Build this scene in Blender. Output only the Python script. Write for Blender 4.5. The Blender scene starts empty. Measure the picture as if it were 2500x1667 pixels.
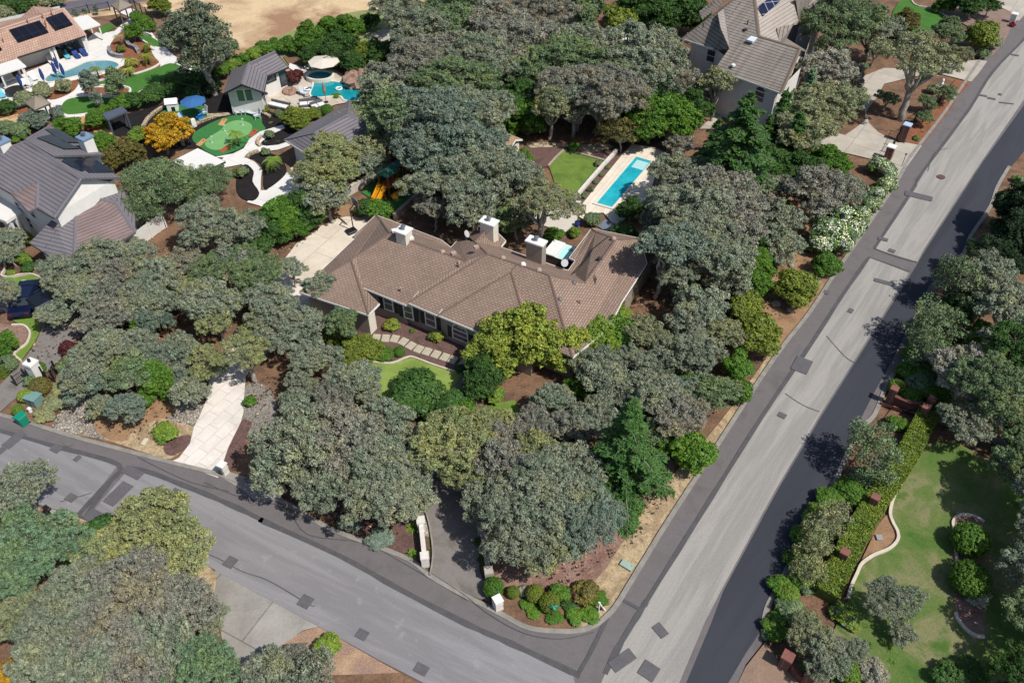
import bpy, bmesh, math, random
import numpy as np
from mathutils import Vector, Matrix, geometry
SC=bpy.context.scene
COL=SC.collection
# ---------------------------------------------------------------- camera
H0=48.0; TH=math.radians(44.0); FPX=2050.0
cd=bpy.data.cameras.new('camera'); cam=bpy.data.objects.new('camera',cd); COL.objects.link(cam)
cam.location=(0,0,H0); cam.rotation_euler=(math.radians(90)-TH,0,0)
cd.sensor_width=36; cd.lens=FPX/2500*36; cd.clip_start=0.5; cd.clip_end=3000
SC.camera=cam
# ---------------------------------------------------------------- sky and sun
SUN_AZ=math.radians(-35); SUN_EL=math.radians(54.5)   # direction toward the sun, az from +X
w=bpy.data.worlds.new('World'); SC.world=w; w.use_nodes=True
nt=w.node_tree; nt.nodes.clear()
wo=nt.nodes.new('ShaderNodeOutputWorld'); bg=nt.nodes.new('ShaderNodeBackground'); sky=nt.nodes.new('ShaderNodeTexSky')
sky.sky_type='NISHITA'; sky.sun_disc=False; sky.sun_elevation=SUN_EL
sky.sun_rotation=math.radians(90)-SUN_AZ
sky.air_density=1.0; sky.dust_density=1.2; sky.ozone_density=1.0
bg.inputs[1].default_value=0.105
nt.links.new(sky.outputs[0],bg.inputs[0]); nt.links.new(bg.outputs[0],wo.inputs[0])
sd=bpy.data.lights.new('sun','SUN'); sun=bpy.data.objects.new('sun',sd); COL.objects.link(sun)
sd.energy=4.8; sd.angle=math.radians(0.5); sd.color=(1.0,0.955,0.88)
dv=Vector((math.cos(SUN_EL)*math.cos(SUN_AZ),math.cos(SUN_EL)*math.sin(SUN_AZ),math.sin(SUN_EL)))
sun.rotation_euler=dv.to_track_quat('Z','Y').to_euler(); sun.location=(60,-40,90)
SC.view_settings.view_transform='Standard'; SC.view_settings.look='None'; SC.view_settings.exposure=0.1; SC.view_settings.gamma=1
SC.render.engine='CYCLES'
SC.cycles.max_bounces=6; SC.cycles.diffuse_bounces=3; SC.cycles.glossy_bounces=3; SC.cycles.transmission_bounces=4; SC.cycles.transparent_max_bounces=8
SC.cycles.caustics_reflective=False; SC.cycles.caustics_refractive=False
# ---------------------------------------------------------------- survey helpers: photo measurement -> place on the ground
TL=dict(A=(0,0,3.564),B=(500,0,3.564),C=(1100,0,3.564),D=(1600,0,3.564),E=(0,300,3.564),F=(640,380,4.126),G=(1100,300,3.564),H=(1860,0,3.564),I=(0,640,3.564),J=(600,620,3.564),K=(1100,640,3.564),L=(1860,400,3.564),M=(0,1000,3.564),N=(500,1150,3.564),O=(1000,1200,3.564),P=(1860,800,3.564),Q=(1760,1200,3.357),R=(0,1330,4.652),S=(720,520,5.2267),U=(1120,520,4.9),V=(0,300,2.6357),W=(1640,0,2.9217),X=(0,0,3.4455),Y=(520,110,3.3175),Z=(0,0,.9408))
def T(k,x,y):
    a=TL[k]; return (a[0]+x/a[2],a[1]+y/a[2])
def ray(p):
    u=(p[0]-1250)/FPX; v=(p[1]-833.5)/FPX
    return Vector((u,math.cos(TH)-v*math.sin(TH),-math.sin(TH)-v*math.cos(TH)))
CO=Vector((0,0,H0))
def onz(p,z=0.0):
    d=ray(p); return CO+d*((z-H0)/d.z)
def g(k,x,y,z=0.0): return onz(T(k,x,y),z)
def mpp(y_full):   # metres per full-res pixel on the ground at a row
    return H0/(math.sin(TH)+(y_full-833.5)/FPX*math.cos(TH))/FPX
def roofplane(p1,p2,z,slope,up):
    a,b=onz(p1,z),onz(p2,z); e=(b-a).normalized(); n=Vector((-e.y,e.x,0))
    if n.dot(onz(up,z)-a)<0: n=-n
    return (a,n,slope)
def onroof(p,pl):
    a,n,s=pl; d=ray(p); t=(a.z-CO.z+s*n.dot(CO-a))/(d.z-s*n.dot(d)); return CO+d*t
def onwall(p,a,b):   # vertical plane through ground points a,b
    e=(b-a); n=Vector((-e.y,e.x,0)); d=ray(p); t=n.dot(a-CO)/n.dot(d); return CO+d*t
# ---------------------------------------------------------------- object helpers
def tag(o,label=None,cat=None,group=None,kind=None):
    if label: o['label']=label
    if cat: o['category']=cat
    if group: o['group']=group
    if kind: o['kind']=kind
    return o
def empty(name,loc,label=None,cat=None,group=None,rz=0,kind=None):
    o=bpy.data.objects.new(name,None); COL.objects.link(o); o.location=loc; o.rotation_euler=(0,0,rz); o.empty_display_size=.3
    return tag(o,label,cat,group,kind)
def link(name,me,mat=None,parent=None,color=None):
    if mat is not None and not me.materials: me.materials.append(mat)
    o=bpy.data.objects.new(name,me); COL.objects.link(o)
    if parent is not None: o.parent=parent
    if color: o.color=color
    return o
def mesh(name,vs,fs,uvs=None,smooth=False):
    me=bpy.data.meshes.new(name); me.from_pydata([tuple(v) for v in vs],[],fs)
    if uvs:
        l=me.uv_layers.new(name='UVMap'); k=0
        for f in fs:
            for vi in f: l.data[k].uv=uvs[vi]; k+=1
    if smooth: me.polygons.foreach_set('use_smooth',[True]*len(me.polygons))
    me.update(); return me
class MB:
    """collects boxes, tubes, lathes and prisms for ONE mesh"""
    def __init__(s): s.v=[]; s.f=[]
    def add(s,vs,fs):
        o=len(s.v); s.v+= [Vector(v) for v in vs]; s.f+=[tuple(i+o for i in f) for f in fs]; return s
    def box(s,c,size,rz=0,tilt=0,taper=1.0):
        cx,cy,cz=c; a,b,h=size[0]/2,size[1]/2,size[2]/2; R=Matrix.Rotation(rz,3,'Z')@Matrix.Rotation(tilt,3,'X'); vs=[]
        for z,k in ((-h,1),(h,taper)):
            for x,y in ((-a,-b),(a,-b),(a,b),(-a,b)): vs.append(R@Vector((x*k,y*k,z))+Vector((cx,cy,cz)))
        return s.add(vs,[(0,3,2,1),(4,5,6,7),(0,1,5,4),(1,2,6,5),(2,3,7,6),(3,0,4,7)])
    def tube(s,pts,rad,n=6,caps=True):
        pts=[Vector(p) for p in pts]; 
        if not hasattr(rad,'__len__'): rad=[rad]*len(pts)
        vs=[];fs=[];up=Vector((0.13,0.21,1)).normalized()
        for i,p in enumerate(pts):
            d=(pts[min(i+1,len(pts)-1)]-pts[max(i-1,0)]).normalized()
            x=d.cross(up)
            if x.length<.05: x=d.cross(Vector((1,0,0)))
            x.normalize(); y=d.cross(x)
            for k in range(n):
                a=2*math.pi*k/n; vs.append(p+(x*math.cos(a)+y*math.sin(a))*rad[i])
        for i in range(len(pts)-1):
            for k in range(n):
                fs.append((i*n+k,i*n+(k+1)%n,(i+1)*n+(k+1)%n,(i+1)*n+k))
        if caps: fs.append(tuple(range(n))[::-1]); fs.append(tuple((len(pts)-1)*n+k for k in range(n)))
        return s.add(vs,fs)
    def lathe(s,prof,c=(0,0,0),n=16,sx=1,sy=1):
        vs=[];fs=[]
        for r,z in prof:
            for k in range(n):
                a=2*math.pi*k/n; vs.append((c[0]+r*sx*math.cos(a),c[1]+r*sy*math.sin(a),c[2]+z))
        m=len(prof)
        for i in range(m-1):
            for k in range(n): fs.append((i*n+k,i*n+(k+1)%n,(i+1)*n+(k+1)%n,(i+1)*n+k))
        fs.append(tuple(range(n))[::-1]); fs.append(tuple((m-1)*n+k for k in range(n)))
        return s.add(vs,fs)
    def prism(s,poly,z0,z1):
        n=len(poly); vs=[(p[0],p[1],z0) for p in poly]+[(p[0],p[1],z1) for p in poly]
        fs=[tuple(n+i for i in range(n)),tuple(range(n))[::-1]]+[(i,(i+1)%n,n+(i+1)%n,n+i) for i in range(n)]
        return s.add(vs,fs)
    def build(s,name,mat,parent=None,smooth=False,color=None,bevel=0):
        me=mesh(name,s.v,s.f,smooth=smooth)
        bm=bmesh.new(); bm.from_mesh(me); bmesh.ops.recalc_face_normals(bm,faces=bm.faces)
        if bevel: bmesh.ops.bevel(bm,geom=list(bm.edges),offset=bevel,segments=1,affect='EDGES')
        bm.to_mesh(me); bm.free()
        return link(name,me,mat,parent,color)
def copy_tree(o,parent=None):
    c=o.copy(); COL.objects.link(c)
    if parent is not None: c.parent=parent
    for ch in list(o.children): copy_tree(ch,c)
    return c
def smoothpts(pts,sub=6,closed=True):
    n=len(pts); out=[]
    rng=range(n) if closed else range(n-1)
    for i in rng:
        if closed: p0,p1,p2,p3=pts[(i-1)%n],pts[i],pts[(i+1)%n],pts[(i+2)%n]
        else: p0,p1,p2,p3=pts[max(i-1,0)],pts[i],pts[i+1],pts[min(i+2,n-1)]
        for k in range(sub):
            t=k/sub
            out.append(0.5*((2*p1)+(p2-p0)*t+(2*p0-5*p1+4*p2-p3)*t*t+(3*p1-p0-3*p2+p3)*t**3))
    if not closed: out.append(pts[-1])
    return out
LAYER=[0]
def sheet(name,pts,mat,z=None,smooth=0,kind='structure',parent=None,label=None,cat=None):
    """flat ground surface laid 4 mm above the one below"""
    if smooth: pts=smoothpts(pts,smooth)
    if z is None: LAYER[0]+=1; z=LAYER[0]*0.0028
    P=[Vector((p.x,p.y,0)) for p in pts]
    tris=geometry.tessellate_polygon([P])
    fs=[]
    for t in tris:
        a,b,c=(P[i] for i in t)
        if (b-a).cross(c-a).z<0: t=t[::-1]
        fs.append(tuple(t))
    me=mesh(name,[(p.x,p.y,z) for p in P],fs); o=link(name,me,mat,parent)
    return tag(o,label,cat,None,kind)
def ribbon(pts,width,z0,z1):
    """MB of a kerb / wall of given width along a line"""
    m=MB(); n=len(pts)
    L=[];R=[]
    for i,p in enumerate(pts):
        a=pts[max(i-1,0)]; b=pts[min(i+1,n-1)]; d=Vector((b.x-a.x,b.y-a.y,0)).normalized(); q=Vector((-d.y,d.x,0))*(width/2)
        L.append(p+q); R.append(p-q)
    vs=[]
    for i in range(n):
        for (p,z) in ((L[i],z0),(L[i],z1),(R[i],z1),(R[i],z0)): vs.append((p.x,p.y,z))
    fs=[]
    for i in range(n-1):
        for k in range(4): fs.append((i*4+k,i*4+(k+1)%4,(i+1)*4+(k+1)%4,(i+1)*4+k))
    fs+= [(0,1,2,3),((n-1)*4+3,(n-1)*4+2,(n-1)*4+1,(n-1)*4)]
    return m.add(vs,fs)
# ---------------------------------------------------------------- materials
def srgb(h):
    r=[int(h[i:i+2],16)/255 for i in (0,2,4)]
    return tuple((c/12.92 if c<=.04045 else ((c+.055)/1.055)**2.4) for c in r)+(1,)
MATS={}
def newmat(name,rough=.85,spec=.3):
    m=bpy.data.materials.new(name); m.use_nodes=True; nt=m.node_tree; b=nt.nodes['Principled BSDF']
    b.inputs['Roughness'].default_value=rough; b.inputs['Specular IOR Level'].default_value=spec
    return m,nt,b
def N(nt,t,**k):
    n=nt.nodes.new(t)
    for a,v in k.items(): setattr(n,a,v)
    return n
def mixc(nt,fac,a,b,bt='MIX'):
    n=N(nt,'ShaderNodeMix',data_type='RGBA',blend_type=bt)
    for s,v in ((0,fac),(6,a),(7,b)):
        if hasattr(v,'is_linked') or isinstance(v,bpy.types.NodeSocket): nt.links.new(v,n.inputs[s])
        else: n.inputs[s].default_value=v
    return n.outputs[2]
def ramp(nt,fac,stops,interp='LINEAR'):
    r=N(nt,'ShaderNodeValToRGB'); cr=r.color_ramp; cr.interpolation=interp
    while len(cr.elements)<len(stops): cr.elements.new(.5)
    for e,(p,c) in zip(cr.elements,stops): e.position=p; e.color=c if len(c)==4 else (*c,1)
    nt.links.new(fac,r.inputs[0]); return r.outputs[0]
def noise(nt,vec,scale,detail=4,rough=.55,dist=0):
    n=N(nt,'ShaderNodeTexNoise'); n.inputs['Scale'].default_value=scale; n.inputs['Detail'].default_value=detail; n.inputs['Roughness'].default_value=rough; n.inputs['Distortion'].default_value=dist
    nt.links.new(vec,n.inputs['Vector']); return n.outputs[0]
def wpos(nt): return N(nt,'ShaderNodeNewGeometry').outputs['Position']
def bump(nt,b,h,strength=.3,dist=.05):
    n=N(nt,'ShaderNodeBump'); n.inputs['Strength'].default_value=strength; n.inputs['Distance'].default_value=dist
    nt.links.new(h,n.inputs['Height']); nt.links.new(n.outputs[0],b.inputs['Normal'])
BW=lambda a:(a,a,a,1)
def gmat(name,cols,scale=.35,fine=9,amt=.35,rough=.95,bs=.4,bd=.04,spot=None,spotscale=2.0,spotthr=(.58,.64),aniso=None):
    """ground: patches of several colours, fine grain, optional spots"""
    if name in MATS: return MATS[name]
    m,nt,b=newmat(name,rough,.2); p=wpos(nt)
    if aniso:
        m0=N(nt,'ShaderNodeMapping'); m0.inputs['Rotation'].default_value=(0,0,aniso[0]); nt.links.new(p,m0.inputs[0]); mp=N(nt,'ShaderNodeMapping'); mp.inputs['Scale'].default_value=(aniso[1],aniso[2],1); nt.links.new(m0.outputs[0],mp.inputs[0]); p2=mp.outputs[0]
    else: p2=p
    n1=noise(nt,p2,scale,6,.62,.4)
    k=len(cols); lo,hi=.32,.68
    c=ramp(nt,n1,[(lo+(hi-lo)*i/(max(k-1,1)),srgb(x)) for i,x in enumerate(cols)]) if k>1 else None
    if c is None:
        r=N(nt,'ShaderNodeRGB'); r.outputs[0].default_value=srgb(cols[0]); c=r.outputs[0]
    if spot:
        ns=noise(nt,p,spotscale,5,.6); f=ramp(nt,ns,[(spotthr[0],BW(0)),(spotthr[1],BW(1))]); c=mixc(nt,f,c,srgb(spot))
    nf=noise(nt,p,fine,5,.7); v=ramp(nt,nf,[(.25,BW(1-amt)),(.75,BW(1+amt*.9))])
    c=mixc(nt,1.0,c,v,'MULTIPLY')
    nt.links.new(c,b.inputs['Base Color'])
    if bs: bump(nt,b,nf,bs,bd)
    MATS[name]=m; return m
def pmat(name,hexc,rough=.6,amt=.12,scale=3,metal=0,spec=.4,bs=0.0,coat=0):
    """painted / plain object surface with slight wear"""
    if name in MATS: return MATS[name]
    m,nt,b=newmat(name,rough,spec); tc=N(nt,'ShaderNodeTexCoord').outputs['Object']
    n1=noise(nt,tc,scale,5,.6); v=ramp(nt,n1,[(.3,BW(1-amt)),(.7,BW(1+amt*.5))])
    c=mixc(nt,1.0,srgb(hexc),v,'MULTIPLY'); nt.links.new(c,b.inputs['Base Color']); b.inputs['Metallic'].default_value=metal
    if bs: bump(nt,b,noise(nt,tc,scale*6,3),bs,.02)
    MATS[name]=m; return m
def roofmat(name,c1,c2,cm,bw,rh,mortar=.03,patch=(.85,1.15),rough=.9,streak=0,off=.5,bias=0):
    if name in MATS: return MATS[name]
    m,nt,b=newmat(name,rough,.15); uv=N(nt,'ShaderNodeUVMap').outputs[0]
    br=N(nt,'ShaderNodeTexBrick'); br.offset=off; br.inputs['Scale'].default_value=1
    for k,v in (('Color1',srgb(c1)),('Color2',srgb(c2)),('Mortar',srgb(cm)),('Mortar Size',mortar),('Mortar Smooth',.2),('Bias',bias),('Brick Width',bw),('Row Height',rh)): br.inputs[k].default_value=v
    nt.links.new(uv,br.inputs['Vector']); p=wpos(nt)
    n1=noise(nt,p,.5,5,.6); v=ramp(nt,n1,[(.3,BW(patch[0])),(.7,BW(patch[1]))])
    c=mixc(nt,1.0,br.outputs[0],v,'MULTIPLY')
    nf=noise(nt,p,14,3,.7); c=mixc(nt,1.0,c,ramp(nt,nf,[(.2,BW(.8)),(.8,BW(1.2))]),'MULTIPLY')
    if streak:
        mp=N(nt,'ShaderNodeMapping'); mp.inputs['Scale'].default_value=(1.6,.12,1); nt.links.new(uv,mp.inputs[0])
        ns=noise(nt,mp.outputs[0],1,4,.6); c=mixc(nt,1.0,c,ramp(nt,ns,[(.3,BW(1-streak)),(.6,BW(1.05))]),'MULTIPLY')
    nt.links.new(c,b.inputs['Base Color']); bump(nt,b,br.outputs['Fac'],-.5,.03)
    MATS[name]=m; return m
def lineroof(name,c,cl,rh,w=.12,streak=0):
    """concrete tile roof that shows mainly its course lines"""
    return roofmat(name,c,c,cl,40,rh,w,(.9,1.1),.85,streak)
def glass(name='window_glass',col='2a343c'):
    if name in MATS: return MATS[name]
    m,nt,b=newmat(name,.06,.8); tc=N(nt,'ShaderNodeTexCoord').outputs['Object']
    n1=noise(nt,tc,1.3,2,.5); c=mixc(nt,n1,srgb(col),srgb('49545a')); nt.links.new(c,b.inputs['Base Color']); MATS[name]=m; return m
def water(name,c1,c2,scale=.5):
    if name in MATS: return MATS[name]
    m,nt,b=newmat(name,.05,.5); p=wpos(nt); n1=noise(nt,p,scale,3,.5); 
    c=ramp(nt,n1,[(.3,srgb(c1)),(.7,srgb(c2))])
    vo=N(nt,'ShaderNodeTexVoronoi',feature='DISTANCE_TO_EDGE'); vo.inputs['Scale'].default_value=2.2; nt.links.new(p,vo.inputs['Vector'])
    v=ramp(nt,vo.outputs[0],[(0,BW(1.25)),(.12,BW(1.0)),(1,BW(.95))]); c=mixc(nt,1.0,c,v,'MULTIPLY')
    nt.links.new(c,b.inputs['Base Color']); bump(nt,b,noise(nt,p,3,3),.15,.02); MATS[name]=m; return m
def cobble(name,cols,scale=6,rough=.9,gap='3a332c',bd=.08):
    if name in MATS: return MATS[name]
    m,nt,b=newmat(name,rough,.2); p=wpos(nt)
    vo=N(nt,'ShaderNodeTexVoronoi'); vo.inputs['Scale'].default_value=scale; nt.links.new(p,vo.inputs['Vector'])
    sep=N(nt,'ShaderNodeSeparateColor'); nt.links.new(vo.outputs['Color'],sep.inputs[0])
    c=ramp(nt,sep.outputs[0],[(i/(len(cols)-1),srgb(x)) for i,x in enumerate(cols)])
    e=N(nt,'ShaderNodeTexVoronoi',feature='DISTANCE_TO_EDGE'); e.inputs['Scale'].default_value=scale; nt.links.new(p,e.inputs['Vector'])
    f=ramp(nt,e.outputs[0],[(0.0,BW(0)),(.12,BW(1))]); c=mixc(nt,f,srgb(gap),c)
    n1=noise(nt,p,.6,4); c=mixc(nt,1.0,c,ramp(nt,n1,[(.3,BW(.8)),(.7,BW(1.15))]),'MULTIPLY')
    nt.links.new(c,b.inputs['Base Color']); bump(nt,b,e.outputs[0],.8,bd); MATS[name]=m; return m
def slabmat(name,c1,c2,cm,bw,rh,rot,mortar=.03,amt=.12,bs=.2):
    """paved or scored surface in world metres"""
    if name in MATS: return MATS[name]
    m,nt,b=newmat(name,.85,.25); p=wpos(nt); mp=N(nt,'ShaderNodeMapping'); mp.inputs['Rotation'].default_value=(0,0,-rot); nt.links.new(p,mp.inputs[0])
    br=N(nt,'ShaderNodeTexBrick'); br.inputs['Scale'].default_value=1; br.offset=.37
    for k,v in (('Color1',srgb(c1)),('Color2',srgb(c2)),('Mortar',srgb(cm)),('Mortar Size',mortar),('Mortar Smooth',.3),('Brick Width',bw),('Row Height',rh)): br.inputs[k].default_value=v
    nt.links.new(mp.outputs[0],br.inputs['Vector'])
    n1=noise(nt,p,.45,6,.65,.5); c=mixc(nt,1.0,br.outputs[0],ramp(nt,n1,[(.3,BW(1-amt*1.6)),(.7,BW(1+amt))]),'MULTIPLY')
    n2=noise(nt,p,7,4,.7); c=mixc(nt,1.0,c,ramp(nt,n2,[(.25,BW(1-amt)),(.75,BW(1+amt*.6))]),'MULTIPLY')
    nt.links.new(c,b.inputs['Base Color']); bump(nt,b,n2,bs,.02); MATS[name]=m; return m
def leafmat(name,rough=.6,trans=.14):
    """foliage: object colour varied leaf by leaf"""
    if name in MATS: return MATS[name]
    m=bpy.data.materials.new(name); m.use_nodes=True; nt=m.node_tree; b=nt.nodes['Principled BSDF']; out=nt.nodes['Material Output']
    oi=N(nt,'ShaderNodeObjectInfo'); at=N(nt,'ShaderNodeAttribute',attribute_name='tint'); 
    sep=N(nt,'ShaderNodeSeparateColor'); nt.links.new(at.outputs['Color'],sep.inputs[0])
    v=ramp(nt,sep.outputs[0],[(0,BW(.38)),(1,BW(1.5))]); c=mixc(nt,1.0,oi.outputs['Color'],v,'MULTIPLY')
    hs=N(nt,'ShaderNodeHueSaturation'); hv=N(nt,'ShaderNodeMapRange'); hv.inputs['To Min'].default_value=.475; hv.inputs['To Max'].default_value=.525
    nt.links.new(sep.outputs[1],hv.inputs[0]); nt.links.new(hv.outputs[0],hs.inputs['Hue']); nt.links.new(c,hs.inputs['Color'])
    pn=noise(nt,wpos(nt),.55,3,.6); pr_=ramp(nt,pn,[(.34,(.80,.90,.86,1)),(.5,(1,1,1,1)),(.68,(1.2,1.12,.86,1))]); fc=mixc(nt,1.0,hs.outputs[0],pr_,'MULTIPLY')
    nt.links.new(fc,b.inputs['Base Color']); b.inputs['Roughness'].default_value=rough; b.inputs['Specular IOR Level'].default_value=.25
    tr=N(nt,'ShaderNodeBsdfTranslucent'); nt.links.new(hs.outputs[0],tr.inputs[0]); mx=N(nt,'ShaderNodeMixShader'); mx.inputs[0].default_value=trans
    nt.links.new(b.outputs[0],mx.inputs[1]); nt.links.new(tr.outputs[0],mx.inputs[2]); nt.links.new(mx.outputs[0],out.inputs[0])
    MATS[name]=m; return m
# ================================================================ GROUND AND ROADS
def P_(k,*xy): return [g(k,xy[i],xy[i+1]) for i in range(0,len(xy),2)]
def F_(*xy): return [onz((xy[i],xy[i+1])) for i in range(0,len(xy),2)]
m_soil=gmat('soil_litter',['57473a','6b5342','7c604b','5f4c3e'],.45,6,.45,bs=.6,bd=.1,spot='5d4a3e',spotscale=.5,spotthr=(.5,.75))
m_mulch=gmat('bark_mulch',['53413d','67504b','5c4743'],.6,9,.55,bs=.8,bd=.08)
m_mulchr=gmat('reddish_mulch',['70544c','80655b','8a7166','6c534b'],.45,8,.5,bs=.8,bd=.08,spot='8f7a6a',spotscale=3)
m_darkmulch=gmat('black_mulch',['1b191a','262324'],1,11,.6,bs=.9,bd=.06)
m_orange=gmat('orange_bark',['754a35','84573f','6b432f'],.9,9,.5,bs=.8,bd=.06)
m_dry=gmat('dry_grass',['b59a72','a08057','c4ab82','94704d'],.5,7,.35,bs=.6,bd=.08)
m_verge=gmat('dry_verge',['a08c6e','8d7a61','ae9a7b','7e6a55'],.9,8,.4,bs=.6,bd=.08)
m_dirt=gmat('bare_dirt',['83664f','927559','725844'],.5,7,.3,bs=.5,bd=.06)
m_field=gmat('dry_field',['b39c7c','c4ad8a','a58b6e','ccb794'],.09,5,.3,bs=.5,bd=.1,spot='93725a',spotscale=.12,spotthr=(.5,.62))
m_greenfield=gmat('weedy_grass',['6e7a4a','848a5a','7a7f4f'],.4,5,.4,bs=.7,bd=.15)
m_lawn=gmat('front_lawn_grass',['66783a','72853f','7f9149','6a7c40'],.5,14,.3,bs=.5,bd=.03)
m_lawn2=gmat('back_lawn_grass',['4c5f2e','596e30','657c35','586538'],.4,14,.3,bs=.5,bd=.03)
m_lawn3=gmat('patchy_lawn_grass',['3f5a28','4c652e','5b693a','747251','456028'],.28,12,.35,bs=.5,bd=.03)
m_turf=gmat('artificial_turf',['326636','376e3a','336936'],.5,16,.22,bs=.4,bd=.02)
m_putt=gmat('putting_turf',['679660','6f9f66'],.6,20,.12,bs=.2,bd=.01)
m_turf2=gmat('lush_lawn',['38602a','426d2c','335826'],.3,14,.25,bs=.4,bd=.02)
m_asph=gmat('street_asphalt',['7b797b','838183','757375','807d7e'],.35,11,.14,bs=.25,bd=.02,spot='8b898a',spotscale=1.1,spotthr=(.6,.75),aniso=(math.radians(27),.16,1.5))
m_asphd=gmat('patched_asphalt',['5d5959','676263','615d5d'],.5,10,.14,bs=.25,bd=.02)
m_asphdd=gmat('sealed_asphalt',['34363d','3a3c44','303239'],.25,9,.12,bs=.2,bd=.02,aniso=(math.radians(-54),.12,1.2))
m_chip=gmat('chip_seal',['8b8884','95918c','85827e','918e89'],.5,9,.15,bs=.4,bd=.03,aniso=(math.radians(-54),.12,1.5))
m_seam=gmat('tar_seam',['4a494b','545355'],2,10,.2,bs=.2,bd=.01)
m_patch=gmat('square_patch',['565457','5e5c60'],2,12,.25,bs=.3,bd=.01)
m_drvasph=gmat('old_drive_asphalt',['6d6863','787370','655f5a'],.5,10,.2,bs=.3,bd=.02)
m_conc=slabmat('concrete_drive','a59e93','aca59a','7d776e',3.4,3.2,math.radians(55),.03)
m_apron=slabmat('old_concrete','8d8983','94908a','6c6862',4.2,4.6,math.radians(-27),.04,.16)
m_white=slabmat('white_concrete','cbc8c4','d2cfcb','a09c98',2.4,2.4,math.radians(60),.02,.05)
m_stamp=slabmat('stamped_concrete','ccc4bc','d6cec6','aea49a',1.5,.95,math.radians(60),.02,.1)
m_court=slabmat('stamped_court','cdc2b3','c6baa9','a09484',6.0,5.0,math.radians(62),.03,.12)
m_flag=slabmat('flagstone','a79c84','b0a58d','7b6c58',1.1,.8,math.radians(-20),.06,.15)
m_pooldeck=slabmat('pool_deck_stone','cfc4b3','d8cebf','b1a493',1.4,.9,math.radians(61),.02,.08)
m_cob=cobble('river_cobble',['8f8a84','a8a299','6f6c6a','b9ae9c','9c8f7f'],5.5)
m_gravel=cobble('grey_gravel',['7d7873','8f8a83','9d968c','6d6763'],11,bd=.04)
m_kerb=pmat('kerb_concrete','85817a',.9,.25,2,bs=.3)
m_edge=pmat('pale_edging','c0b6a6',.85,.15,3)
# the whole terrain, one sheet to the horizon
sheet('ground',[Vector((x,y,0)) for x,y in ((-700,-120),(700,-120),(700,1200),(-700,1200))],m_soil,z=0)
# far side: dry field, weeds, asphalt road beyond
sheet('field',F_(-200,-120, 1200,-160, 1050,20, 1000,90, 940,110, 800,150, 640,200, 560,170, 470,100, 420,30, 250,40, 120,60, 60,80, -100,110),m_field,smooth=4)
sheet('weedy_ground',F_(560,150, 640,105, 760,60, 860,30, 960,25, 1010,60, 940,100, 800,140, 660,180, 600,190),m_greenfield,smooth=4)
sheet('road',P_('A',-300,330, 0,225, 120,150, 260,70, 460,35, 800,-10, 1000,-60, 1400,-120, 1400,-20, 1290,5, 1000,60, 620,135, 300,190, 100,260, -300,420),gmat('far_asphalt',['58555d','625f68'],.4,6,.12))
sheet('weedy_ground',P_('A',-200,60, 200,-10, 420,-60, 0,-200, -200,-100),m_greenfield)
sheet('bare_lot',P_('C',900,560, 1350,560, 1700,640, 1740,780, 1500,830, 1200,720, 880,700),m_dirt,smooth=4)
sheet('bare_lot',P_('C',1480,750, 1700,730, 2080,830, 2060,900, 1850,880, 1700,850, 1520,830),m_dry,smooth=3)
sheet('bare_lot',P_('C',1550,90, 1660,60, 1800,110, 1850,170, 1700,210, 1560,150),m_dirt,smooth=3)
sheet('path',P_('B',1390,330, 1600,230, 1730,205, 1900,190, 1990,270, 1850,330, 1660,370, 1500,360),m_conc)
# big corner garden ground: red-brown mulch, soil, dry verge
sheet('mulch_bed',F_(1160,1180, 1300,1080, 1480,1060, 1600,1080, 1650,1160, 1590,1280, 1520,1400, 1440,1480, 1330,1440, 1230,1440, 1180,1380),m_mulchr,smooth=4)
sheet('mulch_bed',P_('N',1380,330, 1760,240, 1900,260, 1980,560, 1990,700, 1960,900, 1700,770, 1400,620, 1150,430),m_mulch,smooth=3)
sheet('mulch_bed',P_('N',540,-60, 1500,60, 1400,600, 700,220, 560,180),m_mulch)
sheet('verge',F_(1410,1498, 1425,1450, 1480,1385, 1535,1300, 1615,1190, 1750,1040, 1880,860, 1960,730, 2010,660, 2040,670, 2010,720, 1930,850, 1830,1000, 1740,1130, 1660,1250, 1580,1360, 1520,1440, 1480,1510, 1440,1560, 1410,1530),m_verge,smooth=3)
sheet('mulch_bed',P_('D',820,860, 1800,860, 1850,1060, 1700,1100, 1650,1180, 1400,1100),m_soil)
sheet('bare_ground',P_('L',-60,200, 480,420, 520,540, 480,980, 600,980, 440,1250, 240,1568, -300,1568),m_dirt,smooth=3)
sheet('cobble_bed',P_('I',450,1430, 700,1150, 1000,1180, 1500,1200, 1800,1250, 1650,1520, 1500,1620, 1000,1560, 700,1500),m_cob,smooth=3)
sheet('bare_ground',P_('I',820,1330, 1000,1250, 1300,1180, 1560,1160, 1500,1330, 1260,1420, 1200,1540, 1000,1560, 850,1480),m_dirt,smooth=4)
sheet('verge',P_('M',560,200, 1060,280, 1150,200, 1400,80, 1560,120, 1690,160, 1640,290, 1490,430, 1300,390, 1000,290, 700,220),m_verge,smooth=3)
sheet('mulch_bed',P_('M',1450,280, 1640,220, 1660,290, 1520,400, 1430,370),m_mulch,smooth=3)
sheet('gravel_bed',P_('I',2130,1100, 2281,1060, 2400,1200, 2400,1500, 2250,1568, 2120,1480),m_gravel,smooth=3)
sheet('mulch_bed',P_('M',2120,80, 2200,110, 2060,440, 1960,560, 1930,490, 2000,330),m_mulch)
sheet('cobble_bed',P_('N',1700,330, 1800,260, 1880,260, 1930,400, 1980,560, 1900,560, 1760,450),m_cob,smooth=3)
LAYER[0]=30
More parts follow.
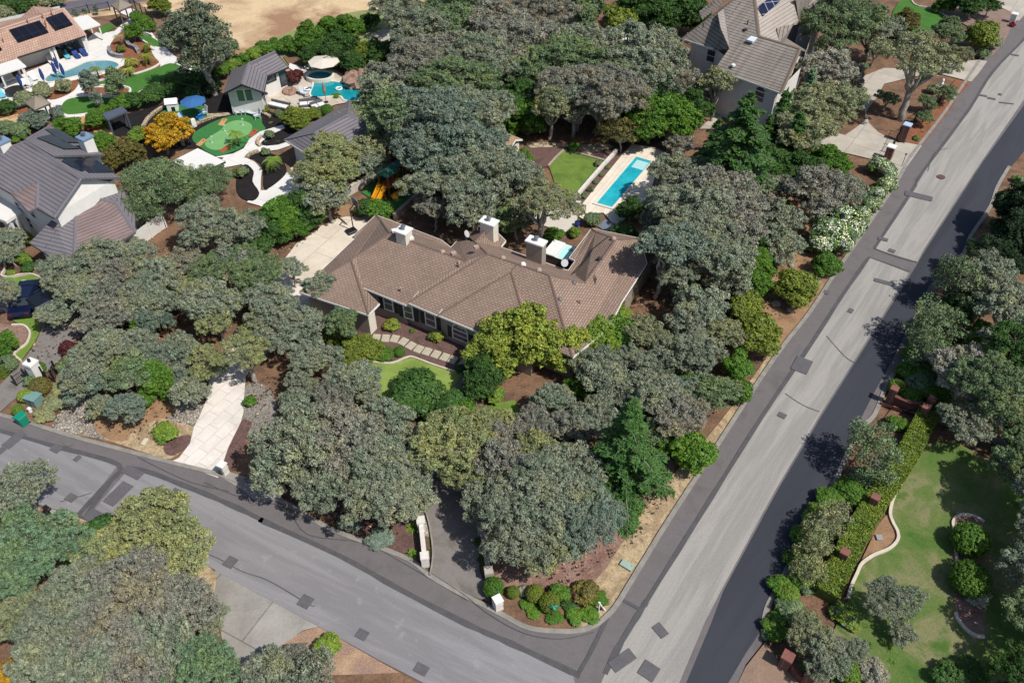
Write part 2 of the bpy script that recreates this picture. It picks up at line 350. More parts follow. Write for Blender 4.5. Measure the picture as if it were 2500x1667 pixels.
# ---- the two public roads
kerbL=F_(-60,1000, 30,1022, 70,1032, 160,1062, 300,1100, 430,1134, 560,1168, 700,1230, 800,1290, 900,1328, 1000,1368)+P_('O',180,740, 440,890, 680,1010, 850,1100, 1030,1190, 1260,1220, 1480,1215, 1640,1150, 1780,1020, 1900,830, 2040,600, 2281,210)+F_(1750,1090, 1860,920)+P_('L',200,1568, 420,1290, 640,950, 800,720, 960,480, 1130,230, 1230,60)+F_(2215,395, 2250,348, 2310,270, 2400,135, 2440,90, 2490,30, 2560,-60)
kerbR=F_(2700,180, 2560,320)+P_('L',2150,30, 2045,210, 1985,380, 1810,640, 1755,790)+F_(2290,700, 2219,867)+P_('P',1100,470, 980,760, 860,880, 720,1150, 600,1430)+P_('Q',810,130, 730,270, 580,560, 440,830, 375,960, 345,1100)
kerbR+=P_('Q',330,1250, 200,1420, 140,1568, 90,1900)
kerbB=P_('M',-300,700, 0,760, 390,845, 660,935, 760,975, 870,1000, 1500,1210, 1870,1400)+P_('N',95,875, 990,1360, 1250,1500, 1500,1640, 1900,1850)
road=kerbL+kerbR+kerbB[::-1]
sheet('road',road,m_asphd)
# lighter street surface
sheet('road_surface',P_('M',-300,130, 0,205, 500,340, 1025,492, 870,690, 655,925, 390,840, -300,690),m_asph)
sheet('road_surface',P_('M',1125,520, 1600,665, 2000,830, 2281,965)+P_('N',520,445, 1180,745, 1700,1035, 2281,1335)+P_('O',880,1325, 1400,1568)+P_('O',1420,1600, 1500,1900)+P_('N',1900,1840, 1500,1636, 1250,1495, 990,1354, 95,870)+P_('M',1870,1395, 1500,1200, 900,990, 765,960, 900,780),m_asph)
seamR=F_(2560,15, 2500,97)+P_('H',2005,635,1800,960,1400,1500)+P_('L',1300,250, 975,745)
seamR2=P_('L',930,820, 700,1150, 430,1568)+P_('P',0,780)+F_(1740,1210)+P_('O',2060,960)
sheet('road_surface',seamR+P_('L',1350,860, 1410,745, 1900,0)+F_(2500,244, 2590,130),m_chip)
sheet('road_surface',seamR2+P_('O',1950,1120, 1700,1590)+F_(1470,1660, 1440,1760, 1600,1760)+F_(1658,1667, 1720,1520)+P_('Q',0,815, 440,0)+P_('P',500,770, 985,0)+P_('L',1280,955),m_chip)
sheet('road_surface',F_(2610,150, 2500,258)+P_('L',1915,0, 1430,745, 1300,960)+P_('P',1005,0, 520,770)+P_('Q',460,0, 20,815)+F_(1735,1525, 1670,1680, 1640,1760, 1760,1760)+P_('Q',60,1568, 200,1330, 330,1140, 380,930, 560,540, 700,280, 780,130)+P_('P',560,1430, 700,1130, 840,830, 975,570, 1115,320)+F_(2268,700)+P_('L',1735,780, 1800,640, 1980,370, 2060,160)+F_(2560,300),m_asphdd)
def tarline(pts,w=.28): 
    a=smoothpts(pts,4,False); L=[];R=[]; rng=random.Random(len(pts)*7+int(w*100))
    for i,p in enumerate(a):
        q0=a[max(i-1,0)];q1=a[min(i+1,len(a)-1)];d=(q1-q0);d.z=0;d.normalize();n=Vector((-d.y,d.x,0))*(w/2*rng.uniform(.8,1.2)); L.append(p+n);R.append(p-n)
    LAYER[0]+=1; z=LAYER[0]*.0028; n=len(a)
    me=mesh('tar_line',[(p.x,p.y,z) for p in L+R],[(n+i,n+i+1,i+1,i) for i in range(n-1)]); return tag(link('road_marking',me,m_seam),kind='structure')
tarline(P_('M',-300,110, 0,188, 500,330, 1040,488, 900,680, 670,938),.36)
tarline(P_('M',665,935,750,958),.3)
tarline(P_('M',750,955, 880,740, 1125,515, 1600,665, 2000,830, 2281,965)+P_('N',520,445, 1180,745, 1700,1035, 2281,1335)+P_('O',880,1325, 1400,1568)+P_('O',1480,1600),.38)
tarline(seamR,.3); tarline(seamR2,.3)
tarline(P_('O',2060,960, 2010,1040, 1850,1300, 1700,1590),.34)
tarline(P_('O',2010,1035, 1850,945),.2); tarline(P_('O',1720,1100, 1600,1350, 1470,1590),.26)
tarline(P_('L',975,745, 1180,820, 1350,865),.16); tarline(P_('L',930,820, 1100,880, 1280,950),.16)
# hairline cracks

m_crack=m_seam
for k,pts in enumerate([P_('N',0,105, 300,230, 700,330, 900,560, 1380,630, 1700,790, 2281,1130),P_('M',1200,420, 1480,560, 1700,650, 2000,720),P_('N',-200,700, 60,740, 330,880, 560,960, 900,1160, 960,1180),P_('H',1440,1500, 1500,1340, 1620,1300),P_('P',200,580, 350,680, 500,740),P_('P',560,80, 720,260, 820,320),P_('M',530,810, 800,735),P_('O',0,600, 300,790, 480,910, 700,1080, 1000,1240, 1320,1290, 1600,1230)]):
    tarline(pts,.05)
LPATCH=LAYER[0]+1
def rpatch(k,x,y,w,l,rot,mat=None,name='road_patch'):
    c=g(k,x,y); e=Vector((math.cos(rot),math.sin(rot),0)); n=Vector((-e.y,e.x,0))
    sheet(name,[c-e*w/2-n*l/2,c+e*w/2-n*l/2,c+e*w/2+n*l/2,c-e*w/2+n*l/2],mat or m_patch,z=(LPATCH+.5)*.0028)
s1=math.radians(-27); s2=math.radians(54)
LAYER[0]+=2
for a in (('M',130,270,.8,1.6,s1),('M',495,350,.8,.6,s1),('M',680,433,.4,.5,s1),('M',625,775,.75,.6,s1),('M',1035,740,1.0,1.9,s1),('M',1525,732,.6,.7,s1),('M',1160,555,1.6,.7,s1),('M',850,950,1.8,.9,s1),('M',2010,1335,.75,.75,s1),
  ('N',880,1143,.8,.8,s1),('N',1372,1428,.7,.6,s1),('M',5,375,.5,.8,s1),('O',105,1550,.8,.6,s1),
  ('O',2180,1215,.6,.9,s2-.35),('O',1850,1475,.75,1.6,s2-.35+1.57),('O',2080,1565,1.0,1.0,s2),('L',1360,290,2.6,.9,s2-1.4),('L',1050,665,.9,.5,s2-1.4),('L',1127,767,.5,.6,s2),('L',770,1288,.6,.4,s2),('L',557,1127,.5,.5,s2),('L',1060,1040,1.7,.5,s2-1.4),('P',345,335,1.3,1.7,s2-1.5),('P',173,772,.5,.6,s2),('H',1920,842,.9,.4,s2-1.4),('H',1995,868,.9,.4,s2-1.4),('H',2070,832,.5,.4,s2),('H',2200,490,.9,.4,s2-1.4),('H',2125,908,1.6,.25,s2-1.2)):
    rpatch(*a)
c0=g('L',1555,125); m=MB(); m.lathe([(.42,0),(.42,.012),(.36,.014)],c0,20); mo=m.build('manhole_cover',pmat('rust_iron','5a4440',.7,.2,3)); tag(mo,'round rusty manhole cover set in the pale road lane at the upper right','manhole cover')
mo.location.z=LAYER[0]*.0028
sheet('road_patch',P_('M',550,290, 600,285, 650,300, 610,330, 580,325),gmat('oil_stain',['656162'],1,9,.1),smooth=3)
# kerbs (a real step)
for nm,pts in (('kerb',kerbL[:2]),('kerb',kerbL[2:-3]),('kerb',kerbR[2:8]),('kerb',kerbR[8:20])):
    o=ribbon(smoothpts(pts,3,False),.32,0,.15).build('kerb',m_kerb); tag(o,kind='structure')
LAYER[0]=31
# ---- driveways and paving
def ks(*a,**k): return sheet(*a,**k)
sheet('driveway',P_('I',0,1310,110,1215, 300,1080, 420,950, 540,840, 640,700, 900,560, 1200,420, 1300,300, 900,250, 600,170, 380,250, 150,260, -200,200, -200,500, 100,420, 260,470, 345,520, 360,600, 310,720, 190,880, 0,1080, -250,1250, -250,1350),m_drvasph)
sheet('driveway',P_('M',1500,452, 1560,425, 1655,300, 1690,160, 1740,60, 1790,-60)+P_('I',1810,1100, 1830,990, 1900,850, 1980,700, 2150,500)+F_(640,719, 684,649, 727,593, 756,550, 810,511, 887,535, 960,560, 860,700, 800,790, 720,830, 640,870)+P_('I',2200,880, 2140,1010, 2120,1250)+P_('M',2120,30, 2100,110, 1990,330, 1900,598),m_stamp)
sheet('basketball_court',F_(684,655, 727,593, 756,550, 810,511, 900,500, 960,560, 860,690, 720,700),m_court,kind='structure')
sheet('bare_ground',P_('F',370,860, 470,720, 560,600, 680,490, 760,460, 1010,560, 1010,640, 850,620, 620,700, 430,850),m_dirt,smooth=2)
sheet('driveway',P_('N',1890,200, 1980,560, 1985,720, 1960,900)+P_('O',300,800, 440,890, 700,960, 700,900, 610,700, 600,330, 560,100)+F_(1160,1180, 1150,1060, 1165,985)+P_('J',1980,1040, 1985,940, 1880,1040, 1760,1230)+F_(1085,1010, 1060,1080, 1040,1180),m_drvasph)
sheet('driveway',P_('N',95,872, 990,1357, 850,1390, 780,1450, 620,1560, 450,1700, 200,1700, 80,1100),m_apron)
sheet('driveway',P_('N',180,0,500,100,620,250,480,300,330,170,150,60),gmat('dusty_drive',['8f8a86','85807c'],.5,9,.15))
sheet('verge',P_('M',380,845, 660,935, 760,975, 870,1000, 800,1100, 700,1250, 560,1130),m_verge)
sheet('driveway',P_('M',380,850, 660,930, 540,975, 430,960),m_apron)
sheet('verge',P_('N',-60,820, 95,880, 85,1060, 30,1100, -100,1000),m_verge,smooth=2)
sheet('bare_lot',P_('N',990,1360, 1120,1430, 1400,1590, 1700,1760, 500,1800, 600,1560, 780,1450, 850,1400),gmat('pale_dirt',['a58a72','957a66','8a7268'],.8,9,.4,bs=.6,bd=.06))
# top right concrete loop + verge
sheet('driveway',P_('H',640,1240, 830,1110, 900,1050, 880,850, 780,760, 860,680, 1060,600, 1300,610, 1600,560, 1870,530, 1960,540, 1880,650, 1820,720, 1700,690, 1500,640, 1300,680, 1060,740, 1010,840, 905,980, 930,1080, 1010,1160, 1180,1250, 1260,1250, 1390,1275, 1280,1430, 1180,1568, 980,1400, 750,1345, 560,1300),m_conc)
sheet('driveway',P_('H',2000,40, 2160,110, 2190,190, 2235,190, 2330,90, 2420,-60, 2100,-80),m_conc)
sheet('driveway',P_('D',380,1130, 480,1040, 560,880, 660,910, 640,980, 560,1050, 470,1130),m_conc)
sheet('driveway',P_('D',940,1010, 1060,1020, 1300,1090, 1700,1200, 1760,1320, 1600,1330, 1300,1200, 1000,1100),m_conc)
sheet('verge',P_('H',1820,730, 1700,850, 1640,960, 1390,1270, 1240,1245, 1290,1100, 1450,1000, 1560,860, 1680,700),m_orange)
sheet('mulch_bed',P_('H',1720,200, 1480,70, 1700,40, 1990,50, 2160,110, 2190,190, 2120,350, 2010,490, 1900,530, 1850,500, 1900,300),gmat('pale_mulch',['7a665c','87736a'],1,9,.4,bs=.6,bd=.05))
sheet('lawn',P_('H',1130,140, 1200,20, 1290,0, 1340,60, 1460,90, 1600,150, 1730,210, 1560,260, 1300,300, 1180,200),m_turf2,smooth=3)
sheet('lawn',P_('I',130,800, 160,720, 270,640, 265,580, 200,560, 120,520, 100,440, 240,450, 345,520, 360,600, 310,700, 190,870),m_turf2 if 0 else gmat('strip_lawn',['6a8038','5f7a30','768a45'],.8,12,.3),smooth=0)
sheet('lawn',P_('E',40,1350, 130,1360, 280,1335, 360,1370, 350,1450, 200,1480, 60,1450),gmat('strip_lawn',['6a8038']),smooth=3)
sheet('mulch_bed',P_('I',-60,560, 140,560, 240,580, 270,640, 240,720, 150,790, 150,850, 60,800, -100,760),m_mulchr,smooth=3)
# front garden of the brown roofed house
sheet('mulch_bed',P_('J',1000,640, 1150,540, 1550,640, 2000,840, 2080,900, 1900,1060, 1700,1000, 1450,910, 1300,960, 1100,950, 900,900),m_mulch)
sheet('lawn',P_('J',1020,1000, 1080,960, 1200,965, 1300,960, 1400,925, 1460,915, 1600,970, 1760,1020, 1885,1058, 1760,1240, 1640,1290, 1400,1290, 1180,1260, 1000,1120),m_lawn)
sheet('ground_cover',P_('J',2100,1330, 2281,1290)+P_('K',580,1230, 590,1420, 480,1410, 380,1330, 400,1240)[0:4],m_lawn2,smooth=2)
LAYER[0]=40
# back garden: lawn, pool deck, paths
sheet('mulch_bed',P_('G',640,210, 1100,210, 1450,260, 1480,150, 2000,160, 2200,200, 1900,300, 1500,270, 1450,300, 1040,700, 850,390, 700,400),m_mulch)
sheet('path',P_('G',650,190, 800,180, 1000,190, 1130,200, 1380,190, 1420,220, 1250,260, 1210,290, 1150,230, 1000,215, 700,225),m_flag)
sheet('lawn',P_('G',985,255, 1090,270, 1220,305, 1360,345, 1055,700, 940,640, 860,390),m_lawn2)
sheet('pool_deck',P_('G',1510,265, 1580,195, 1760,220, 1900,280, 1800,420, 1700,700, 1500,860, 1420,900, 1330,790, 1170,800, 1110,740),m_pooldeck)
sheet('mulch_bed',P_('G',1445,265, 1505,270, 1140,720, 1060,710),m_mulch)
sheet('patio',P_('G',480,740, 900,740, 1110,800, 1090,900, 1000,960, 800,900, 600,860, 450,800),m_cob if 0 else gmat('pale_patio',['b5aea3','c2bbb0'],.6,8,.15))
sheet('driveway',P_('U',1660,170, 1750,90, 1900,150, 1830,230, 1720,210),gmat('blue_slate',['5f6b78','6b7683'],.8,8,.15))
LAYER[0]=40
# neighbour garden: putting green, black mulch, white paths
sheet('mulch_bed',P_('A',1000,1180, 900,1060, 1100,1000, 1300,950, 1500,880, 1750,860, 1900,800, 2100,900, 2281,930)+P_('B',520,960, 700,1030, 860,1130, 700,1240, 560,1290, 480,1400, 350,1380, 200,1400, 0,1300)+P_('A',1500,1300,1200,1250),m_darkmulch)
sheet('patio',P_('A',480,1160, 1240,1180, 1330,1320, 1150,1400, 800,1200)[:0]+P_('A',800,1110, 900,1100, 1000,1180, 960,1230, 830,1180),gmat('wood_chip',['b38a63','a67c58'],1,9,.2))
sheet('turf',P_('A',1380,1010, 1470,950, 1640,900, 1760,920, 1820,1000, 1800,1040, 1700,1080, 1640,1150, 1590,1200, 1500,1180, 1400,1100),m_turf,smooth=3)
sheet('turf',P_('A',1690,1170, 1760,1120, 1880,1060, 2000,1020, 2100,1010)+P_('B',480,1010, 500,1080, 530,1130, 470,1170, 400,1210, 330,1290, 240,1330, 130,1365, 60,1350)+P_('A',1760,1300, 1680,1230),m_turf,smooth=3)
sheet('putting_green',P_('B',200,1080, 300,1055, 390,1080, 415,1120, 380,1180, 300,1210, 230,1240, 200,1290, 100,1315, 20,1290, 5,1240, 60,1190, 140,1140),m_putt,smooth=4)
wp=P_('B',20,1380, 120,1380, 250,1350, 350,1290, 400,1220, 500,1150, 680,1095, 700,1120, 600,1165, 500,1230, 470,1260, 520,1290, 640,1270, 760,1230, 770,1260, 640,1310, 540,1330, 450,1330, 380,1370, 360,1400, 450,1440, 500,1500, 480,1560, 420,1640)
sheet('path',P_('B',20,1380, 130,1368, 250,1345, 340,1300, 390,1220, 480,1155, 680,1095, 700,1125, 590,1175, 500,1240, 480,1270, 540,1280, 640,1270, 750,1235, 780,1262, 640,1312, 540,1325, 440,1330, 350,1375, 440,1420, 500,1490, 490,1568)+P_('E',2270,600, 2281,610, 2215,690, 2340,700, 2400,800)+P_('E',2281,740, 2180,690, 2255,640, 2180,590, 2180,530, 2205,470, 2150,390, 2100,370, 1950,400, 1900,370, 1950,310),m_white)
sheet('driveway',P_('F',-60,360, 45,360, 200,240, 240,190, 330,100, 480,140, 700,330, 600,460, 300,540, 0,520, -150,480),m_white)
sheet('mulch_bed',P_('F',-68,50, 0,-20, 130,0, 210,60, 250,170, 180,260, 50,350, 15,300, 15,170, -20,90),m_darkmulch,smooth=3)
sheet('mulch_bed',P_('E',2130,370, 2210,430, 2200,520, 2260,620, 2200,690, 2080,640, 2060,500),m_darkmulch,smooth=3)
sheet('path',P_('A',1810,1000, 1990,990, 2010,1010, 1880,1030, 1800,1035),m_flag)
# gable pool house yard
sheet('pool_deck',P_('B',530,780, 560,740, 680,730, 840,690, 860,620, 950,590, 1130,580, 1180,640, 1270,690, 1290,760, 1400,830, 1380,900, 1250,900, 1140,920, 1020,960, 620,950, 520,900),slabmat('tan_deck','b5aa9a','bdb2a3','8a7f70',3,3,math.radians(40),.03))
sheet('mulch_bed',P_('B',680,500, 1000,520, 1460,610, 1480,700, 1260,690, 1140,620, 960,590, 850,620, 730,570),m_soil)
sheet('patio',P_('B',740,560, 860,600, 890,620, 800,640, 730,600),m_white)
LAYER[0]=40
# upper left villa yard
sheet('patio',P_('A',-300,760, 0,740, 230,640, 420,560, 700,470, 780,330, 840,290, 880,300, 1000,280, 1080,200, 1140,160, 1000,100, 1170,80, 1230,200, 1290,250, 1400,390, 1600,560, 1720,600, 1560,720, 1250,900, 1050,960, 700,1060, 450,1040, 100,960, -100,900, -300,900),m_white)
sheet('mulch_bed',P_('A',1010,330, 1050,290, 1130,260, 1230,260, 1290,340, 1330,480, 1400,570, 1330,620, 1060,680, 830,715, 800,690, 1000,620, 1110,550, 1050,500, 960,470, 960,400),m_orange,smooth=3)
sheet('lawn',P_('A',850,260, 960,210, 1010,250, 890,310),m_turf2)
sheet('lawn',P_('A',1230,350, 1270,310, 1400,380, 1420,420, 1300,400),m_turf2,smooth=3)
sheet('lawn',P_('A',840,745, 880,715, 1060,685, 1340,610, 1480,560, 1580,590, 1560,650, 1300,760, 1100,860, 900,960, 640,1005, 560,990, 530,950, 580,880, 680,855, 800,850, 1000,860, 1110,840, 1140,790, 1080,765, 900,760),m_turf2,smooth=3)
sheet('mulch_bed',P_('A',740,800, 830,770, 1000,775, 1100,775, 1125,800, 1080,840, 1000,850, 800,840, 745,835),m_orange,smooth=3)
sheet('mulch_bed',P_('A',380,800, 480,760, 600,720, 690,700, 690,720, 670,770, 600,830, 440,880),m_orange,smooth=3)
sheet('mulch_bed',P_('A',-60,1000, 200,940, 350,900, 420,900, 300,990, 100,1060, -60,1100),m_orange,smooth=2)
sheet('bare_lot',P_('A',-60,1060, 160,1000, 180,1050, 100,1130, -60,1180),m_dry)
# playground yard turf
sheet('turf',P_('F',1000,380, 1250,180, 1480,120, 1750,140, 1900,240, 1640,360, 1520,490, 1340,640, 1220,570, 1160,480),m_turf)
LAYER[0]=40
# right-hand estate: lawn, path, beds
sheet('mulch_bed',P_('Q',1480,-400, 1470,0, 1400,60, 1330,200, 1250,350, 1120,560, 1060,700, 980,900, 700,950, 350,1180, 380,950, 600,560, 900,0)+P_('P',1350,400, 1800,0),m_soil)
sheet('lawn',P_('P',1110,1568, 1180,1400, 1300,1180, 1380,1060, 1500,990, 1700,1010, 1950,1150, 2281,1330, 2600,1500)+F_(2700,1500, 2700,1800, 2100,1800)+P_('Q',900,1568, 920,1150, 1040,880, 1120,640, 1300,520, 1440,380, 1380,180),m_lawn3)
sheet('lawn',P_('P',1350,800)[:0]+P_('P',1590,620, 1680,420, 1900,100, 2281,-100, 2600,100, 2500,600, 2200,780, 1720,830, 1620,740),m_lawn3)
sheet('mulch_bed',P_('Q',1370,200, 1440,320, 1440,400, 1370,470, 1250,520, 1140,600, 1190,480, 1300,260),m_dirt,smooth=3)
sheet('path',P_('P',1470,800, 1560,850, 1900,950, 2140,1100, 2400,1250, 2400,1150, 2150,1000, 1850,880, 1500,770),gmat('grey_path',['6f6a68','7a7573'],.7,9,.2))
sheet('mulch_bed',P_('Q',1900,230, 1960,205, 2060,215, 2149,290, 2149,1200, 2000,1140, 1930,1040, 1900,800),m_mulchr,smooth=2)
sheet('driveway',P_('Q',140,1568, 200,1440, 360,1240, 480,1410, 600,1500, 700,1568, 800,1700, 100,1700),gmat('brown_apron',['8a7464','7a6658'],.7,9,.25))
# edging kerbs in gardens
def edging(name,pts,w=.16,hh=.16,mat=None):
    o=ribbon(smoothpts(pts,4,False),w,0,hh+LAYER[0]*.0).build(name,mat or m_edge); return tag(o,kind='structure')
edging('lawn_edging',P_('J',1100,950, 1230,965, 1300,955, 1400,915, 1460,912, 1600,965, 1760,1018, 1885,1056),.14,.26)
edging('lawn_edging',P_('G',1040,258, 1100,275, 1220,308, 1365,348),.2,.27,pmat('block_edge','9c9285',.9,.2,3))
edging('lawn_edging',P_('G',985,250, 920,310, 850,388),.2,.27,pmat('block_edge','9c9285',.9,.2,3))
edging('lawn_edging',P_('P',1640,150, 1720,400, 1590,560, 1580,650, 1620,760, 1700,825, 1800,830)[3:],.16,.26)
edging('lawn_edging',P_('Q',1480,-90, 1410,60, 1380,180, 1400,260, 1440,340, 1440,410, 1370,480, 1250,530, 1150,600, 1110,680, 1060,790, 1035,880),.2,.27)
edging('lawn_edging',P_('Q',2149,260, 2060,210, 1960,200, 1895,250, 1900,330, 1920,520, 1925,650),.16,.27)
edging('lawn_edging',P_('Q',1915,1000, 1930,1050, 2000,1140, 2080,1190, 2149,1200),.2,.27)
edging('lawn_edging',P_('I',110,560, 200,560, 250,590, 270,640, 240,720, 160,780, 135,820, 190,870),.16,.26)
edging('lawn_edging',P_('E',40,1210, 50,1280, 20,1340, 90,1350, 200,1330, 290,1330, 370,1365),.14,.26)
edging('lawn_edging',P_('A',820,720, 1000,690, 1200,650, 1340,600, 1400,560),.2,.26,m_white)
edging('lawn_edging',P_('A',740,840, 900,840, 1010,855, 1110,840, 1140,790, 1080,765, 900,755, 820,760),.2,.26,m_white)
edging('lawn_edging',P_('A',1290,400, 1225,350, 1260,305, 1330,330),.18,.4,m_white)
edging('lawn_edging',P_('H',1290,0, 1340,60, 1480,85, 1600,150, 1730,210),.16,.26)
edging('mulch_edging',P_('O',180,740, 205,560, 180,330, 130,150),.1,.28,m_kerb)
# ================================================================ BUILDINGS
m_trim=pmat('white_trim','d6d5d0',.6,.08); m_stucco=pmat('taupe_stucco','8f857b',.9,.1,2,bs=.3); m_wstucco=pmat('white_stucco','cfcdc8',.9,.08,2,bs=.2)
m_cream=pmat('cream_stucco','cdc6b8',.9,.1,2,bs=.2); m_shut=pmat('dark_shutter','2c2a2b',.7,.2); m_metal=pmat('grey_metal','8a8c8e',.4,.2,4,metal=.7); m_dmetal=pmat('dark_metal','2a2b2d',.5,.2)
m_brownroof=roofmat('brown_shingles','907c6f','857266','57483f',.38,.2,.022,(.9,1.08)); m_cap=pmat('ridge_cap_shingle','6a584e',.9,.25,6)
m_greyroof=lineroof('grey_tile_roof','6f6b70','3c3a3f',.36,.035); m_greycap=pmat('grey_ridge_tile','67636a',.85,.15,5)
m_slateroof=lineroof('weathered_tile_roof','857d76','45403c',.38,.04,streak=.3); m_slatecap=pmat('weathered_ridge_tile','6a5c50',.85,.2,5)
m_pinkroof=roofmat('clay_tile_roof','b29586','a38676','84695c',.3,.4,.04,(.88,1.1)); m_pinkcap=pmat('clay_ridge_tile','ae9183',.8,.2,5)
m_solar=roofmat('solar_cells','15161f','191b26','34363f',1.0,1.65,.02,(.95,1.05),.15,off=0)
m_solar2=roofmat('solar_cells_silver','20263c','262c44','a9adb5',1.0,1.65,.03,(.95,1.05),.2,off=0)
def rpoly(parent,name,faces,mat,thick=.16):
    """roof made of planar facets (lists of points) with real thickness and slope-aligned UVs"""
    vs=[];fs=[];uv=[]
    for P in faces:
        n=Vector((0,0,0)); 
        for i in range(len(P)): 
            a,b=P[i],P[(i+1)%len(P)]; n+=Vector(((a.y-b.y)*(a.z+b.z),(a.z-b.z)*(a.x+b.x),(a.x-b.x)*(a.y+b.y)))
        n.normalize()
        if n.z<0: P=P[::-1]; n=-n
        h=Vector((0,0,1)).cross(n)
        if h.length<.02: h=Vector((1,0,0))
        h.normalize(); up=n.cross(h)
        o=len(vs); vs+=P; uv+=[(p.dot(h),p.dot(up)) for p in P]
        tr=geometry.tessellate_polygon([P])
        for t in tr:
            a,b,c=(P[i] for i in t)
            if (b-a).cross(c-a).dot(n)<0: t=t[::-1]
            fs.append(tuple(o+i for i in t))
        # underside and rim
        o2=len(vs); vs+=[p-Vector((0,0,thick)) for p in P]; uv+=[(p.dot(h),p.dot(up)) for p in P]
        for t in [f for f in fs if f[0]>=o and f[0]<o2 and max(f)<o2]: fs.append(tuple(i-o+o2 for i in t[::-1]))
        k=len(P)
        for i in range(k): fs.append((o+i,o2+i,o2+(i+1)%k,o+(i+1)%k))
    return link(name,mesh(name,vs,fs,uv),mat,parent)
def caps(parent,lines,mat,w=.2,name='ridge_cap'):
    m=MB()
    for a,b in lines:
        d=(b-a).normalized(); s=d.cross(Vector((0,0,1))).normalized()*w
        up=Vector((0,0,.05)); m.add([a-s*.9-up*.4,a+up*1.3,a+s*.9-up*.4,b-s*.9-up*.4,b+up*1.3,b+s*.9-up*.4],[(0,1,4,3),(1,2,5,4),(0,2,1),(3,4,5),(0,3,5,2)])
    return m.build(name,mat,parent)
GOFF=[Vector((0,0,0))]
def gutters(parent,lines,mat,name='gutter'):
    for a,b in lines:
        m=MB(); d=(b-a); L=d.length; c=(a+b)/2-Vector((0,0,.1)); m2=MB().box((0,0,0),(L,.11,.17))
        ang=math.atan2(d.y,d.x); pit=math.atan2(d.z,math.hypot(d.x,d.y)); R=Matrix.Rotation(ang,3,'Z')@Matrix.Rotation(-pit,3,'Y')
        m.add([R@v+c for v in m2.v],m2.f); o=m.build(name,mat,parent); o.location=-GOFF[0]
    return o
def inset(P,d):
    n=len(P); A=sum(P[i].x*P[(i+1)%n].y-P[(i+1)%n].x*P[i].y for i in range(n)); s=1 if A>0 else -1; out=[]
    for i in range(n):
        a,b,c=P[i-1],P[i],P[(i+1)%n]; e1=Vector((b.x-a.x,b.y-a.y)).normalized(); e2=Vector((c.x-b.x,c.y-b.y)).normalized()
        n1=Vector((-e1.y,e1.x))*s; n2=Vector((-e2.y,e2.x))*s; k=n1+n2; k=k/max(k.dot(n1),.35); out.append(Vector((b.x+k.x*d,b.y+k.y*d,0)))
    return out
def walls(parent,foot,z1,mat,name='wall'):
    """vertical walls only, following z1 (number or list of tops)"""
    n=len(foot); z=z1 if hasattr(z1,'__len__') else [z1]*n
    vs=[(p.x,p.y,0) for p in foot]+[(p.x,p.y,z[i]) for i,p in enumerate(foot)]
    me=mesh(name,vs,[(i,(i+1)%n,n+(i+1)%n,n+i) for i in range(n)])
    bm=bmesh.new(); bm.from_mesh(me); bmesh.ops.recalc_face_normals(bm,faces=bm.faces); bm.to_mesh(me); bm.free()
    return link(name,me,mat,parent)
def framed(parent,c,e,n,w,h,name='window',shut=False,bars=1,arch=False,fm=None,gl=None,depth=.06,blind=False):
    """window part at wall point c (centre), e along wall, n outward; pane and shutters are sub-parts"""
    up=Vector((0,0,1)); m=MB(); fm=fm or m_trim
    def bx(u,v,a,b,d0,d1,M=m):
        vs=[]
        for d in (d0,d1):
            for x,y in ((u-a,v-b),(u+a,v-b),(u+a,v+b),(u-a,v+b)): vs.append(c+e*x+up*y+n*d)
        M.add(vs,[(0,1,2,3),(7,6,5,4),(0,4,5,1),(1,5,6,2),(2,6,7,3),(3,7,4,0)])
    t=.055; W=w/2;Hh=h/2
    bx(-W,0,t,Hh+t,.002,depth); bx(W,0,t,Hh+t,.002,depth); bx(0,-Hh,W-t,t,.004,depth-.003); bx(0,Hh,W-t,t,.004,depth-.003)
    for i in range(bars): bx(0,-Hh+h*(i+1)/(bars+1),W-t,t*.6,.004,depth-.01)
    if arch:
        k=10
        for i in range(k):
            a0=math.pi*i/k;a1=math.pi*(i+1)/k
            pts=[]
            for d in (.004,depth):
                for r in (W-t,W+t):
                    for a in (a0,a1): pts.append(c+e*(r*math.cos(a))+up*(Hh+r*math.sin(a))+n*d)
            m.add(pts,[(4,5,7,6),(0,2,3,1),(0,1,5,4),(2,6,7,3)])
    o=m.build(name,fm,parent)
    p=MB(); bx(0,0,W-t*.5,Hh-t*.2,.001,.02,p)
    if arch:
        vs=[c+up*Hh+n*.021]+[c+e*((W-t)*math.cos(math.pi*i/12))+up*(Hh+(W-t)*math.sin(math.pi*i/12))+n*.021 for i in range(13)]
        p.add(vs,[(0,i+1,i+2) for i in range(12)])
    p.build('pane',gl or glass(),o)
    if shut:
        for s in (-1,1):
            q=MB(); bx(s*(W+.3),0,.19,Hh+.05,.003,.05,q)
            for i in range(9): bx(s*(W+.3),-Hh+h*(i+.5)/9,.15,.02,.05,.058,q)
            q.build('shutter',m_shut,o)
    return o
def chimney(parent,base_c,e,w,d,z0,z1,mat,cap=m_trim,capover=.1,flue=True):
    n=Vector((-e.y,e.x,0)); ang=math.atan2(e.y,e.x)
    m=MB().box((base_c.x,base_c.y,(z0+z1)/2),(w,d,z1-z0),ang); o=m.build('chimney',mat,parent)
    MB().box((base_c.x,base_c.y,z1+.07),(w+2*capover,d+2*capover,.14),ang).build('chimney_cap',cap,o)
    if flue: MB().lathe([(.13,0),(.13,.3),(.22,.32),(.22,.4),(.05,.46)],(base_c.x,base_c.y,z1+.14),12).build('flue',m_metal,o)
    return o
